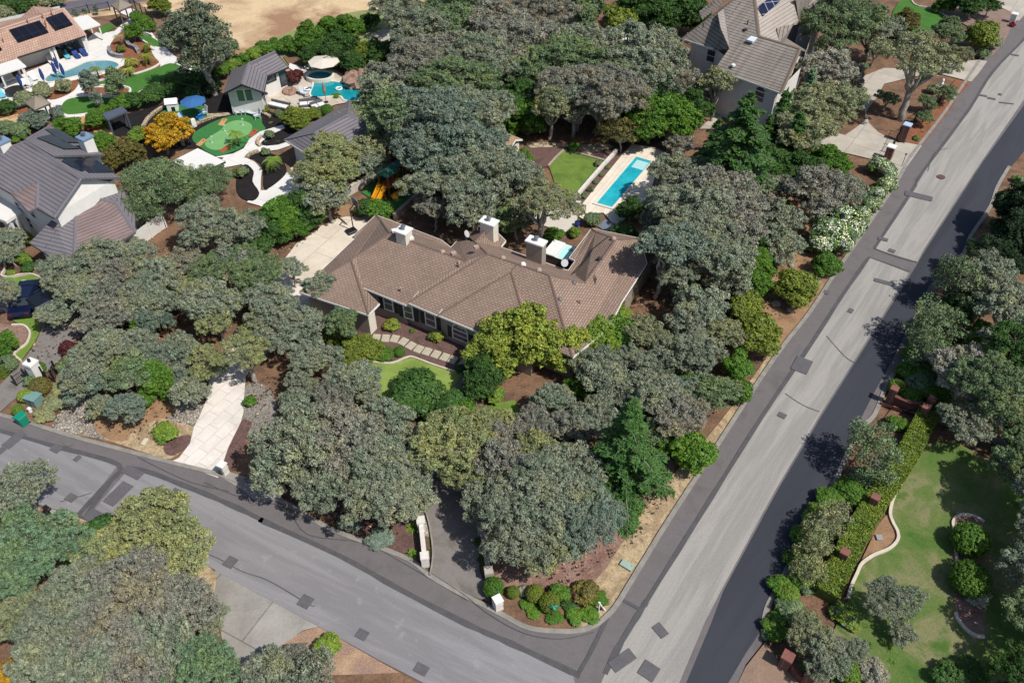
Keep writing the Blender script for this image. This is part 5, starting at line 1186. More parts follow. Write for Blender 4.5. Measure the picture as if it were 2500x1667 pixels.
grp('trees around the house front','K','''
lush3 610 640 320 V high one in front of the brown roof
lush1 370 790 220 V left lobe tree at the walkway
lush2 970 700 230 V right lobe tree before the roof
lush1 300 1010 190 D shaded one at the walkway
bush1 400 1160 84 L at the foot of the shaded tree
lush2 1260 660 190 L before the roof return corner
dome1 1460 440 120 L vine like mound at the fence end
bush2 1410 600 60 L below the vine mound
oakM1 1260 880 200 G under the lime tree
lush3 1120 1090 110 E between oaks below the yellow-green tree
oakS1 1340 760 110 N beside the lime tree
oakM2 1560 830 150 G below the small round shrubs
oakM3 1760 880 180 G with pale bare branches right of the round shrubs
oakM1 1990 700 150 G above the bare branched oak
oakM2 2130 860 180 G beside the road verge shrubs
oakM3 2080 1120 190 B above the verge shrub near the corner
oakS2 2090 230 140 N at the fence right of the brown house
oakM1 2090 480 150 G right of the pair of round shrubs
oakS3 1750 1070 140 G left of the reddish clearing
oakM2 900 1210 190 G below the shaded tree
oakM3 1090 1400 210 R left of the blue-green cedar
oakL1 300 1470 240 W in the centre of the lower grove
oakM1 700 1400 190 R right of the centre of the lower grove
clip1 1600 565 56 N left of the pair beside the brown house
clip2 1740 610 56 N right of the pair beside the brown house
bush3 1460 660 40 N small one at the concrete pad
''')
grp('cedars','Z','''
cedar1 1440 1040 126*.92 J one in the corner garden
cedar2 1690 365 135*.82 J tall one before the tile roof house
cedar3 1640 345 60*.9 J smaller one beside the tall cedar
''')
grp('oaks of the corner garden','Z','''
oakL1 1190 1200 96 G over the garden wall of the corner drive
oakM1 1265 1255 70 O nearest the corner bed
oakL2 1240 1130 100 G behind the one nearest the corner bed
oakL3 1345 1190 82 B beside the corner cedar
oakM2 1130 1150 70 G at the edge of the asphalt drive
oakM3 1165 1080 80 R above the corner garden drive
oakM2 1300 1090 85 G left of the corner cedar
oakS1 1230 1040 60 W near the bright ground patch
''')
grp('oaks behind the brown house','Z','''
oakM1 900 185 74 G at the right end of the pool screen
oakL1 965 150 88 R above the rock waterfall
oakL2 1045 190 95 N second behind the rock waterfall
oakM2 925 265 86 N right of the curved pool
oakL3 1010 275 105 B over the dark garage end
oakL1 1090 265 92 G left of the dark thicket
oakM3 985 345 90 B right of the white carport
oakL2 1085 335 90 B behind the tan shed
oakS1 868 225 52 N hanging over the curved pool
oakL3 1130 395 92 G in front of the tan shed
oakL1 1025 408 78 G over the play set
oakM1 1090 455 82 G left of the trunk behind the chimneys
oakM2 1165 425 62 G between shed and back lawn
oakM3 1000 470 48 R above the long garden wall
open1 1245 460 80 O with dark trunk behind the tall chimney
oakS2 1180 500 45 N over the pale patio
oakS1 800 275 42 W above the dark garage roof
oakM1 760 345 56 W left on the dark garage roof
oakS2 855 325 50 O right on the dark garage roof
oakS3 712 395 44 O at the left end of the dark garage
oakM2 765 400 64 W over the garage front yard
oakS1 850 372 40 G beside the long garden wall
oakS2 745 445 58 G above the stamped court
lush1 705 480 46 D at the top of the stamped court
lush2 650 495 48 E left of the stamped court
lush3 615 520 45 D beside the white fence end
lush1 672 520 34 E lowest at the left of the court
dome1 872 485 30 E at the corner of the play lawn
dome2 845 478 26 D left on the play lawn edge
''')
grp('oaks along the top','Z','''
oakM1 905 8 52 G at the top edge right of the field
oakL1 965 60 85 G at the right end of the dry field
oakL2 1050 30 90 N at the top edge above the path
oakM2 1130 60 82 R at the top edge, second from the path
oakM3 1000 110 76 R below the path end
oakL3 1100 125 84 G behind the dark thicket
oakM1 1190 90 86 R left of the dark trunk at the top
open2 1235 25 70 R with dark trunk at the top edge
oakS1 1160 165 55 G above the orange clearing
oakM2 1212 150 68 N at the left of the orange clearing
oakL1 1285 120 80 N in the middle of the top grove
oakM3 1345 95 66 G left of the white tarp
oakM1 1380 150 80 N over the white tarp
oakL2 1330 195 84 R over the orange clearing
oakL3 1405 215 88 R right in the orange clearing
oakM2 1465 165 84 G left of the tile roof house
oakM3 1510 105 72 G beside the blue tarp
oakS2 1455 85 60 G above the white tarp
oakS3 1255 215 52 G in the orange clearing
oakM1 1560 185 52 R at the lower left of the tile roof house
oakS1 1640 85 48 G in front of the tile roof house left gable
lush1 1185 235 52 D in the dark thicket
lush2 1210 265 45 E in the dark thicket lower right
lush3 1150 225 38 D small at the left of the thicket
tall2 1270 240 50 O with pale trunk above the flagstone path
tall3 1320 235 48 G behind the flagstone path
tall1 1380 225 52 G above the autumn coloured tree
lush1 1490 270 62 E left half of the lime hedge behind the pool
lush2 1545 268 58 E right half of the lime hedge behind the pool
lush3 1430 255 40 E at the left of the lime hedge
airy1 1425 298 46 T at the head of the long flower bed
cone1 1522 215 38 K beside the sandy lot
lush1 1590 250 42 D right of the sandy lot
lush2 1600 200 16 L tiny one on the sandy lot
high3 1650 185 45 O under the eave of the tile roof house
oakS2 1612 215 34 S leafless looking one under the tile roof house
dome3 1420 45 40 Y above the white tarp
lush3 1560 30 55 D at the top left of the tile roof house
lush1 1520 5 50 D at the top edge left of the tile roof
lush2 1460 15 45 D at the top edge above the rocks
lush3 1350 20 45 N at the top edge by the dark trunk
''')
grp('garden shrubs by the lap pool','G','''
bush1 1068 205 56 E on the flagstone path
bush2 1370 385 26 N topmost along the lap pool bed
bush3 1312 452 24 N second along the lap pool bed
bush1 1258 512 28 N third along the lap pool bed
bush2 1218 575 34 N fourth along the lap pool bed
bush3 1162 632 34 N fifth along the lap pool bed
bush1 1118 688 28 N lowest along the lap pool bed
bush2 1290 350 40 O at the corner of the back lawn
dome1 1240 840 70 N at the foot of the pool deck
lush1 1570 760 110 D shading the end of the lap pool
dome2 1500 960 110 D between the pool and the brown house
slim1 630 300 70*.8 E at the shed corner
bush3 590 470 50 E under the slender one by the shed
dome3 540 920 80 E behind the rear chimney
dome1 900 980 80 E beside the hot tub
dome2 1080 950 50 L at the slate patio
dome3 430 830 60 D left of the rear chimney
''')
grp('oaks right of the lap pool','Z','''
oakM1 1565 395 66 G at the head of the lap pool
oakL1 1592 472 98 G middle of the lap pool grove
oakM2 1648 445 90 R below the tall cedar
oakM3 1512 520 50 G hanging over the lap pool water
oakL2 1600 525 90 G above the fence corner
oakM1 1682 500 80 R right of the lap pool grove
high2 1535 560 76 B over the end of the brown roof
oakM3 1650 580 84 G above the fence shade
oakS1 1725 430 56 R right below the tall cedar
open3 1560 600 60 G with pale trunk at the fence
oakS2 1605 700 62 G below the fence
oakS3 1670 645 52 G left of the verge shrubs
''')
grp('oaks of the right grove','Z',"""
oakM1 1485 765 52 O beside the concrete pad of the brown house
oakM2 1500 905 66 G below the dry stream stones
oakM3 1590 800 66 G in the middle of the right grove
oakS1 1648 900 52 N at the verge side of the right grove
oakM1 1560 950 62 R above the corner cedar
oakS2 1490 985 42 N at the top of the corner cedar
oakM2 1655 760 50 O left of the verge column
oakM3 1600 735 60 G upper middle of the right grove
lush1 1530 1005 36 E between cedar and lone verge shrub
dome1 1420 770 50 E under the lime tree at the house corner
oakS3 1405 880 60 G left of the bright leafy tree gap
lush2 1590 890 40 E green one inside the right grove
oakM1 1370 960 60 G above the reddish clearing
oakM2 1130 1000 56 R left of the bright ground patch
""")
grp('oaks of the left grove','Z',"""
oakS1 345 690 52 G in the left grove above the domed olive oak
oakS2 250 790 52 G in the left grove over the asphalt drive bend
oakM1 480 690 66 G in the left grove above the stamped drive
oakM3 640 755 60 G between the stamped drive and the wing
oakS3 300 850 50 N in the left grove beside the bright bush
oakS1 410 800 48 G in the left grove over the bright bush
oakS2 520 600 50 R in the left grove near the court edge
oakM2 610 700 60 G right of the upper stamped drive
oakS3 190 860 50 G in the left grove nearest the ground cover
oakS1 430 900 40 G left of the stamped drive over bare soil
dome2 330 745 36 E undergrowth in the left grove middle
dome3 590 560 34 D undergrowth near the white fence
oakM1 1078 1085 60 W leaning over the shaded asphalt drive
dome1 1060 960 40 E low one left of the bright ground patch
lush1 1010 960 36 D beside the mound at the lower lawn
""")
grp('shade trees at the right picture edge','Z',"""
oakL2 2400 1090 92 N at the right edge where the estate path ends
oakL3 2430 1250 90 G right of the lawn globes
oakL1 2440 1430 95 N at the lower right edge
oakL2 2380 1560 80 D at the lower right corner
lush1 2340 1020 30 E bright one at the path end
oakL2 2400 800 110 D shading the upper estate lawn
""")
grp('shrubs between grove and road','Z','''
lush1 1735 560 38 D top of the verge column
lush2 1738 605 40 E second of the verge column
lush3 1722 650 42 E third of the verge column
dome1 1715 705 42 Y fourth of the verge column
dome2 1742 765 50 Y fifth of the verge column with olive tint
dome3 1692 838 36 E lowest of the verge column
dome1 1590 1040 50 E alone at the verge near the corner
dome2 1832 660 46 Y with boulders at the verge
oakS1 1800 560 45 G above the boulders at the verge
oakS2 1790 500 52 G left of the white flowering hedge
oakM3 1890 430 72 R behind the white flowering hedge
oakS3 1945 430 46 G dark one against the white flowering hedge
oakS1 1805 430 46 G right of the tall cedar foot
lush1 1905 370 42 E at the entrance of the concrete drive
lush2 1865 400 40 D behind the entrance shrub
dome3 1700 900 30 E low one near the verge curve
''')
grp('trees before the tile roof house','Z','''
oakL3 1905 240 78 O left of the concrete loop
oakM1 1845 300 66 O below the concrete loop left end
thin1 1790 290 42*.9 J left of the olive oak
thin2 1820 335 46*.8 J dark one below the dead branches
thin3 1760 320 30*.9 D nearest the tall cedar
thin1 1850 235 36 C pale blue one among dark conifers
oakM2 1900 160 66 S leaning on the white gable wall
oakM3 1940 170 50 R right of the silver one
oakL1 1935 45 92 N hiding the right end of the tile roof
oakM1 2005 62 62 G right of the tile roof
oakM2 1870 15 48 G at the top edge above the tile roof
oakS3 1560 330 30 R between cedar and lap pool
lush3 1770 380 48 D at the right foot of the tall cedar
lush1 1820 380 42 D behind the oaks near the entrance
''')
grp('trees by the concrete loop','H','''
open1 1380 500 350 O spreading with dark forked trunk inside the loop
oakM1 1720 470 120 O overhanging the road at the loop
oakM2 1620 290 130 N between lawn and concrete loop
lush1 1280 190 105 T on the small top lawn
lush2 1190 310 90 K left of the small top lawn
oakS1 1000 430 110 G left of the concrete loop top
lush3 1640 205 80 N at the mulch bed edge
dome1 1900 300 150 Y wide one on the pale mulch by the road
dome2 1985 350 90 O right half of the wide one by the road
dome3 1925 465 55 N at the loop exit
lush1 1830 30 130 D with white trunks at the top edge
oakS2 1990 40 90 D right of the white trunks at the top
lush2 1600 30 80 E at the top edge by the curved edging
oakS3 1100 850 90 N inside the loop left of the forked trunk
oakS1 1440 880 80 N inside the loop right of the forked trunk
oakS2 1420 1010 76 N lowest inside the loop
oakS3 1610 800 84 N near the rust coloured bark strip
bush1 1500 770 54 O beside the white statue
bush2 1410 680 44 D above the forked trunk base
tuft1 1440 1080 30 L first in the narrow roadside bed
tuft2 1400 1150 30 L second in the narrow roadside bed
tuft3 1340 1212 28 L lowest in the narrow roadside bed
tuft1 1480 1040 28 L topmost in the narrow roadside bed
bush3 890 580 44 N at the left rim of the loop
''')
grp('trees along the right road','Z','''
lush1 2350 480 60*1.3 K tall dark one at the right edge
lush2 2345 545 60*1.1 K dark one below the tall one at the right edge
airy1 2205 635 58*1.2 N first along the right road
airy2 2155 735 62 N second along the right road
oakM1 2275 640 74 G behind the first young tree at the right
oakM2 2325 730 86 G at the right edge beside the shaded hedge
oakM3 2290 590 60 K shaded one at the right edge
airy3 2130 800 52 N third along the right road above the gate
oakM2 2215 850 74 S over the estate path
oakL3 2295 880 95 N at the right edge over the estate path
oakM3 2235 960 62 G right of the brick gate pillars
oakS1 2340 990 52 N at the right edge below the estate path
airy1 2008 1030 72 N large one below the brick gate
airy2 1905 1190 50 O between gate and brick pillar
airy3 1868 1250 46 W next to the lower brick pillar
airy1 1857 1303 40 W lowest along the right road
oakL1 2440 1150 105 G mostly outside the right edge
oakL2 2450 1330 100 G low outside the right edge
dome1 2335 1060 26 E at the right edge on the lawn
''')
grp('plants of the estate border','Q','''
clip1 900 110 66 L topmost globe along the kerb
clip2 560 835 78 L middle globe along the kerb
dome1 1000 40 80*.7 E above the topmost kerb globe
dome2 620 720 80*.7 E between globes along the kerb
dome3 560 960 100*.6 E below the middle kerb globe
dome1 450 1060 70*.6 E at the kerb bend
dome2 400 1160 60*.6 N lowest at the kerb bend
dome3 700 790 66*.7 N behind the middle kerb globe
dome1 780 300 90*.6 N under the young trees
dome2 700 500 80*.6 N under the young trees further down
oakM1 730 1160 180 O over the lower end of the long hedge
oakM2 850 1350 190 G at the bottom by the brick entrance
oakM3 1070 1290 130 G below the blue agapanthus
open2 1400 860 210 G small crooked one on the lawn
oakS1 1480 1130 110 G lower limb crown on the lawn
clip3 1060 1480 104 L at the bottom edge beside the brick entrance
oakS2 1260 1480 120 S at the bottom edge on the lawn
dome3 1880 1500 130*.7 D at the bottom edge right
dome1 2060 1480 120*.7 D at the bottom right picture corner
clip1 2045 395 142*.9 E upper of two large lawn globes
clip2 2045 715 152*.9 E lower of two large lawn globes
bush1 2110 850 110*.7 S at the foot of the lower lawn globe
tuft1 1380 1290 50 L upper one on the lawn edge
tuft2 1400 1400 50 L lower one on the lawn edge
tuft3 1200 1250 60 E under the grey oak at the bottom
tuft1 1180 1100 44 E beside the agapanthus
''')
grp('plants of the estate border','Z',"""
dome1 1905 1150 34*.6 E at the kerb left of the long hedge head
dome2 1880 1185 32*.6 L second at the kerb below the sandy patch
dome3 1930 1210 30*.6 N beside the middle hedge shade
dome1 1850 1235 32*.6 E third at the kerb below the sandy patch
dome2 1835 1290 34*.6 E fourth at the kerb beside tree shade
dome3 1860 1330 30*.6 L fifth at the kerb beside tree shade
dome1 1800 1350 32*.6 E sixth at the kerb above the kerb bend
dome2 1815 1400 32*.6 N seventh behind the kerb bend
dome3 1780 1440 30*.6 E eighth inside the kerb bend
dome1 2100 850 34*.7 E first below the upper young trees
dome2 2120 880 36*.7 N second below the upper young trees
dome3 2160 800 40*.8 E under the third young tree
dome1 2175 740 44*.8 N under the second young tree
dome2 2210 700 44*.8 D under the first young tree
dome3 2150 900 36*.7 E above the inner brick pillar
dome1 1990 1100 34*.7 N under the large young tree right side
dome2 1960 1130 34*.7 E under the large young tree lower side
""")
grp('plants of the estate border','P','''
clip3 1172 515 72 L beside the brick gate pillar
clip1 1310 600 86*.8 E inside the brick gate
dome2 1360 250 130*.6 E above the brick gate
dome3 1250 380 80*.6 Y left of the grey bush at the gate
bush2 1390 390 110*.8 G above the lime globe
dome1 1400 120 120*.6 N along the shaded kerb
dome2 760 1400 110*.6 E under the large young tree
dome3 880 1300 90*.6 N second under the large young tree
bush1 890 1440 70 S beside the sandy patch
clip2 640 1500 66 L at the kerb below the sandy patch
dome1 1180 830 90*.7 E behind the large young tree
''')
grp('plants of the corner bed','O','''
clip1 728 832 88 E largest at the end of the garden wall
clip2 900 872 55 Y beside the boulder
clip3 1090 885 78 Y left of the pair in the corner bed
clip1 1215 962 86 Y behind the wind spinner
dome1 1310 870 90*.7 E in the middle of the corner bed
bush1 1540 880 120*.8 T right in the corner bed
bush2 1440 890 80*.8 M reddish one in the corner bed
dome2 1650 930 76*.5 E behind the sign post
bush3 1030 960 70*.35 E low leftmost ground patch in the corner bed
bush1 1090 1050 70*.35 E low patch left of the spinner
bush2 1260 1090 80*.35 E low patch at the spinner foot
bush3 1450 1080 90*.35 E low patch along the kerb curve
bush1 1580 1060 90*.4 E low patch by the sign post
bush2 1400 980 80*.4 D low patch in the middle of the bed
bush3 640 600 50*.6 D at the garden wall
bush1 610 430 50*.6 D upper one at the garden wall
bush2 600 120 90*.7 D in the shade at the drive edge
''')
grp('plants at the street front','N','''
tuft1 1812 485 76 L upper of two at the white wall
tuft2 1800 722 70 L lower of two at the white wall
tuft3 1948 555 22 E top of three right of the white wall
tuft1 1954 615 22 E middle of three right of the white wall
tuft2 1960 676 26 E lowest of three right of the white wall
dome1 1260 440 100*.5 B low one under the white twin trunk oak
dome2 1520 570 112*.4 B low one at the kerb under the twin trunk
bush1 620 60 44 E upper one at the stone wall end
bush2 600 150 40 E lower one at the stone wall end
dome1 1070 1520 110*.8 L on the dirt at the bottom
oakM1 60 1270 140 G over the old concrete apron
oakS3 790 1590 110 R at the bottom edge by the lime bush
''')
grp('oaks at the lower left','Z','''
oakM1 38 1120 76 G at the left edge below the street
oakL1 80 1240 90 C upper of two at the left edge
oakL2 30 1300 84 C lower of two at the left edge
oakM2 345 1195 86 W nearest the street
oakM3 255 1255 76 W left of the one nearest the street
oakM1 405 1262 78 W right of the one nearest the street
oakL3 310 1345 92 R largest of the lower left grove
oakL1 190 1350 84 G second row of the lower left grove
oakM2 415 1385 76 R beside the concrete apron
oakL2 125 1435 90 G third row of the lower left grove
oakM3 50 1400 70 O at the left edge third row
oakL3 250 1450 86 R in the middle of the bottom rows
oakM1 378 1455 80 G right in the bottom rows
oakM3 115 1520 80 G at the bottom left
oakM2 470 1530 74 C at the bottom by the concrete apron
oakM1 400 1550 66 C second at the bottom by the apron
oakS1 610 1545 58 G at the bottom on the apron edge
airy2 720 1540 56 G at the bottom on dry dirt
oakM2 200 1540 86 G at the bottom edge left half
oakM3 300 1545 86 R at the bottom edge middle left
dome1 16 1550 40 A at the bottom left corner
dome2 232 1220 40 D between the oaks and the dry verge
bush1 190 1280 40 D shaded one between two oak groups
''')
# white flowering hedge and agapanthus
OLE=[('L',1110,70,80),('L',1090,170,80),('L',1010,260,76),('L',960,350,76),('L',880,440,80),('L',700,460,140),('L',800,560,110),('L',600,600,150),('L',700,690,110),('L',500,690,110),('H',1020,1440,90)]
OL=['topmost beside the drive entrance','second from the drive entrance','third along the kerb','fourth along the kerb','fifth along the kerb','upper left of the big mound','upper right of the big mound','centre of the big mound','lower right of the big mound','lower left of the big mound','under the brick entrance pillar']
for i,(k,x,y,r) in enumerate(OLE):
    o=plant('dome%d'%(i%3+1),x,y,r,BGRN,'white flowering shrub '+OL[i],'white flowering hedge by the road',k,name='flowering_shrub',cat='shrub')
    blossoms(o,LASTCM[0],4200,.15,'e6e9dc',i)
plant('dome2','L' and 570,880,115,BGRN,'green end shrub of the white flowering hedge without flowers','white flowering hedge by the road','L')
for i,(k,x,y,r,c,ph) in enumerate([('Q',1000,1000,100,'6f7fc0','blue agapanthus at the end of the long hedge'),('Q',1060,1060,90,'6f7fc0','blue agapanthus second below the long hedge'),('Q',650,1450,80,'6f7fc0','blue agapanthus by the brick entrance'),('L',2120,340,70,'8f8fd0','blue flower clump on the upper right estate bank'),('L',2120,410,52,'8f9f70','green clump below the blue one on the right bank'),('L',2040,530,60,'c08070','reddish flower clump on the right bank'),('L',1960,640,62,'e0e0e0','white flower clump lowest on the right bank'),('L',2240,130,60,'8f8fd0','blue flower clump at the right picture edge'),('H',1340,1205,34,'e4e4e0','white flower clump in the narrow roadside bed')]):
    o=plant('bush%d'%(i%3+1),x,y,r,LIME if i<8 else BGRN,ph,'flower clumps',k,.7,name='flower_clump',cat='flowers'); blossoms(o,LASTCM[0],70,.24,c,i+50)
# the long clipped hedge of the estate
def hedge(pts,w,h,color,label,seed,leaf=.055,dens=400):
    rng=np.random.default_rng(seed); root=empty('hedge',(0,0,0),label,'hedge'); P=smoothpts(pts,3,False); ctr=sum(P,Vector())/len(P); ctr.z=0; root.location=ctr; P=[p-ctr for p in P]
    core=ribbon(P,w*.86,0,h*.92).build('hedge_core',pmat('hedge_twigs','4d5a22',.9,.3),root)
    Cs=[];Ns=[]
    for i in range(len(P)-1):
        a=np.array(P[i]);b=np.array(P[i+1]);L=np.linalg.norm(b-a);d=(b-a)/L;s=np.array([-d[1],d[0],0]);n=int(L*dens*(w+2*h))
        t=rng.uniform(0,1,n)[:,None];f=rng.uniform(0,w+2*h,n); 
        off=np.where(f<h,-w/2,np.where(f>h+w,w/2,f-h-w/2)); zz=np.where(f<h,f,np.where(f>h+w,w+2*h-f,h)); bumpz=.05*np.sin(i*1.7+t[:,0]*5)
        Cs.append(a+(b-a)*t+s*off[:,None]*rng.uniform(.9,1.06,(n,1))+np.array([0,0,1])*(zz+bumpz*(zz>h*.9)+rng.normal(0,.03,n))[:,None])
        Ns.append(np.where((f<h)[:,None],-s,np.where((f>h+w)[:,None],s,np.array([0,0,1.0]))))
    me=leafmesh('foliage',np.concatenate(Cs),np.concatenate(Ns),leaf*1.4,rng,jit=.6); me.materials.append(m_leafs); o=link('foliage',me,None,root); o.color=hx(color); return root
hedge(P_('P',1420,800, 1340,960, 1250,1130, 1080,1400, 960,1568)+P_('Q',1060,450, 940,680, 840,900),1.45,1.15,'6d8030','long flat topped clipped hedge between brick pillars and lawn',1)
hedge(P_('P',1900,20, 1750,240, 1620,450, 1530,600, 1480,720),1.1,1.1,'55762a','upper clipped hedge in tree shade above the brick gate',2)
hedge(P_('I',-60,950, 20,1000, 60,960),.7,1.0,'55701c','short clipped hedge behind the white fence at the left edge',3)

# ---------------------------------------------------------------- fallen leaves, chips and weeds nobody could count
def litter(name,label,polys,dens,size,cols,seed,up=.35,z=.17):
    rng=np.random.default_rng(seed)
    for ci,c in enumerate(cols):
        Cs=[]
        for P in polys:
            X=np.array([[p.x,p.y] for p in P]); lo,hi=X.min(0),X.max(0); n=int((hi-lo).prod()*dens/len(cols)); q=rng.uniform(lo,hi,(n,2)); ins=np.zeros(n,bool); j=len(X)-1
            for i in range(len(X)):
                a,b=X[i],X[j]; cnd=((a[1]>q[:,1])!=(b[1]>q[:,1]))&(q[:,0]<(b[0]-a[0])*(q[:,1]-a[1])/(b[1]-a[1]+1e-9)+a[0]); ins^=cnd; j=i
            q=q[ins]; Cs.append(np.column_stack([q,np.full(len(q),z)+rng.uniform(0,.03,len(q))]))
        C=np.concatenate(Cs); me=leafmesh(name,C,np.tile([0,0,1.0],(len(C),1)),size,rng,jit=up); me.materials.append(m_leaf); o=link(name,me); o.color=hx(c); tag(o,label+' of the %s kind'%('pale','brown','dark')[ci],'leaf litter',None,'stuff')
LP=[[onz((x/.9408,y/.9408)) for x,y in q] for q in ([(1430,700),(1560,560),(1760,420),(1850,480),(1860,620),(1800,720),(1640,960),(1470,1240),(1300,1345),(1130,1300),(1180,1100),(1300,900)],[(60,760),(180,620),(450,540),(520,640),(470,860),(400,1010),(300,1010),(110,940)],[(580,880),(830,800),(880,900),(1000,1060),(960,1230),(800,1230),(560,1110)],[(1000,200),(1500,200),(1560,330),(1300,340),(1180,330),(1130,480),(1000,530),(900,440)],[(1900,640),(2060,340),(2200,200),(2240,170),(1960,600)][:0] or [(620,470),(700,440),(760,470),(700,560),(640,600)])]
litter('leaf_litter','fallen oak leaves and bark chips scattered under the trees',LP,9,.13,['a08a6e','6e5440','3c2f27'],5,.5)
# ================================================================ POOLS, WALLS, FURNITURE, SMALL THINGS
ZB=.1
m_pw=water('lap_pool_water','1a8fa0','2ba3b0'); m_pw2=water('curved_pool_water','0d7a85','178c96'); m_pw3=water('villa_pool_water','3d7f8c','6f8f98',.25); m_cope=pmat('pool_coping','d2cabc',.8,.1,4)
m_white_p=pmat('white_plastic','d8d8d6',.5,.06); m_blue=pmat('navy_canvas','1f3a78',.8,.1); m_teal=pmat('teal_canvas','5fb0c4',.8,.1); m_wood=pmat('light_wood','b98a5e',.7,.15,5); m_rwood=pmat('red_wood','9a4e33',.7,.2,5); m_yel=pmat('yellow_plastic','cf8f1c',.4,.05); m_blk=pmat('black_metal','1d1e20',.5,.1); m_brick=roofmat('red_brick','6d4038','5c342e','8a7a70',.22,.08,.012,(.85,1.1)); m_green=pmat('bin_green','0b7f66',.4,.08)
m_blockw=pmat('white_block','cbc7c0',.9,.2,3,bs=.3); m_iron=pmat('wrought_iron','232425',.5,.1); m_rockm=pmat('grey_rock','8f8678',.95,.35,2,bs=.6); m_rockp=pmat('pinkish_rock','94786a',.95,.35,2,bs=.6); m_blu2=pmat('blue_plastic','2b7bc4',.4,.08); m_gcab=pmat('cabinet_green','6a8a84',.5,.08,3); m_fwood=pmat('weathered_fence_wood','948777',.9,.3,3)
def center(P): c=sum(P,Vector())/len(P); return Vector((c.x,c.y,0))
def pool(pts,mat,label,cope=.3,smooth=0,zt=.26):
    if smooth: pts=smoothpts(pts,smooth)
    c=center(pts); r=empty('swimming_pool',c,label,'swimming pool'); L=[p-c for p in pts]
    o=inset(L,-cope); n=len(L); vs=[(p.x,p.y,zt) for p in L]+[(p.x,p.y,zt) for p in o]+[(p.x,p.y,0) for p in L]+[(p.x,p.y,0) for p in o]
    fs=[]
    for i in range(n): j=(i+1)%n; fs+=[(i,j,n+j,n+i),(i,2*n+i,2*n+j,j),(n+i,n+j,3*n+j,3*n+i)]
    me=mesh('coping',vs,fs); bm=bmesh.new(); bm.from_mesh(me); bmesh.ops.recalc_face_normals(bm,faces=bm.faces); bm.to_mesh(me); bm.free(); link('coping',me,m_cope,r)
    P=[Vector((p.x,p.y,0)) for p in L]; t=geometry.tessellate_polygon([P]); fs=[]
    for q in t:
        a,b,d=(P[i] for i in q); fs.append(tuple(q) if (b-a).cross(d-a).z>0 else tuple(q[::-1]))
    link('water',mesh('water',[(p.x,p.y,zt-.07) for p in P],fs),mat,r); return r
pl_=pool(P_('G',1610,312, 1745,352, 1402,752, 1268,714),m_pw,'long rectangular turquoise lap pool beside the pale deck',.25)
a=g('G',1600,345)-pl_.location; b=g('G',1640,400)-pl_.location
MB().box(((a.x+b.x)/2+.3,(a.y+b.y)/2-.2,.17),(1.6,1.3,.08),math.radians(61)).build('step',pmat('pool_step','9ec9cc',.6,.05),pl_)
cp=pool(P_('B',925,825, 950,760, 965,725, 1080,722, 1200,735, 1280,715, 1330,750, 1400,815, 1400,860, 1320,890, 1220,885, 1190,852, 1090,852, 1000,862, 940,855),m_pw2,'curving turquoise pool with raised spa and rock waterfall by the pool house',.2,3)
q=g('B',1010,695)-cp.location; MB().lathe([(1.75,0),(1.75,.55),(1.45,.55),(1.4,.42)],(q.x,q.y,.1),24,1,.75).build('spa_wall',m_cope,cp); MB().lathe([(1.42,.4),(.02,.42)],(q.x,q.y,.13),24,1,.75).build('spa_water',pmat('spa_water','2f7f8c',.1,.05),cp)
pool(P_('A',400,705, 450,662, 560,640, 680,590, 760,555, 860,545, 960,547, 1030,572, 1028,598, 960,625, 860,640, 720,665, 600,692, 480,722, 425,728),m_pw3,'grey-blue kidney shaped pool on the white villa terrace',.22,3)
# ---- hot tub
c=onz(T('U',1215,470),.7); c.z=0; r=empty('hot_tub',c,'square hot tub with half folded white cover beside the tall chimney','hot tub',rz=math.radians(-29))
MB().box((0,0,.42),(2.5,2.2,.84)).build('cabinet',pmat('tub_cabinet','4c4743',.7,.15),r); MB().box((-.62,0,.93),(1.2,2.25,.16)).build('cover',m_white_p,r,bevel=.03); MB().box((.62,0,.87),(1.22,2.2,.06)).build('rim',m_white_p,r); MB().box((.62,0,.91),(.95,1.9,.02)).build('water',pmat('tub_water','a9dedb',.1,.05),r); MB().lathe([(.22,0),(.22,.02),(.1,.03)],(.8,.5,.925),14).build('filter_ring',pmat('tub_ring','7f8d92',.4,.1),r)
# ---- stepping stones
ST=[(1137,745),(1218,748),(1297,752),(1372,777),(1437,812),(1505,842),(1577,863),(1655,887),(1732,912),(1803,935),(1890,970)]
ordn='first second third fourth fifth sixth seventh eighth ninth tenth eleventh'.split()
m_step=pmat('step_stone','a79f8c',.9,.15,3,bs=.2)
for i,(x,y) in enumerate(ST):
    p=g('J',x,y); q=g('J',*ST[min(i+1,10)]); q0=g('J',*ST[max(i-1,0)]); a=math.atan2(q.y-q0.y,q.x-q0.x)
    o=MB().box((0,0,.08),(.66,.86,.16),taper=.97).build('stepping_stone',m_step,bevel=.03); o.location=(p.x,p.y,.1); o.rotation_euler=(0,0,a); tag(o,'square stepping stone, %s from the left along the front wall'%ordn[i],'stepping stone','stepping stones in the front bark bed')
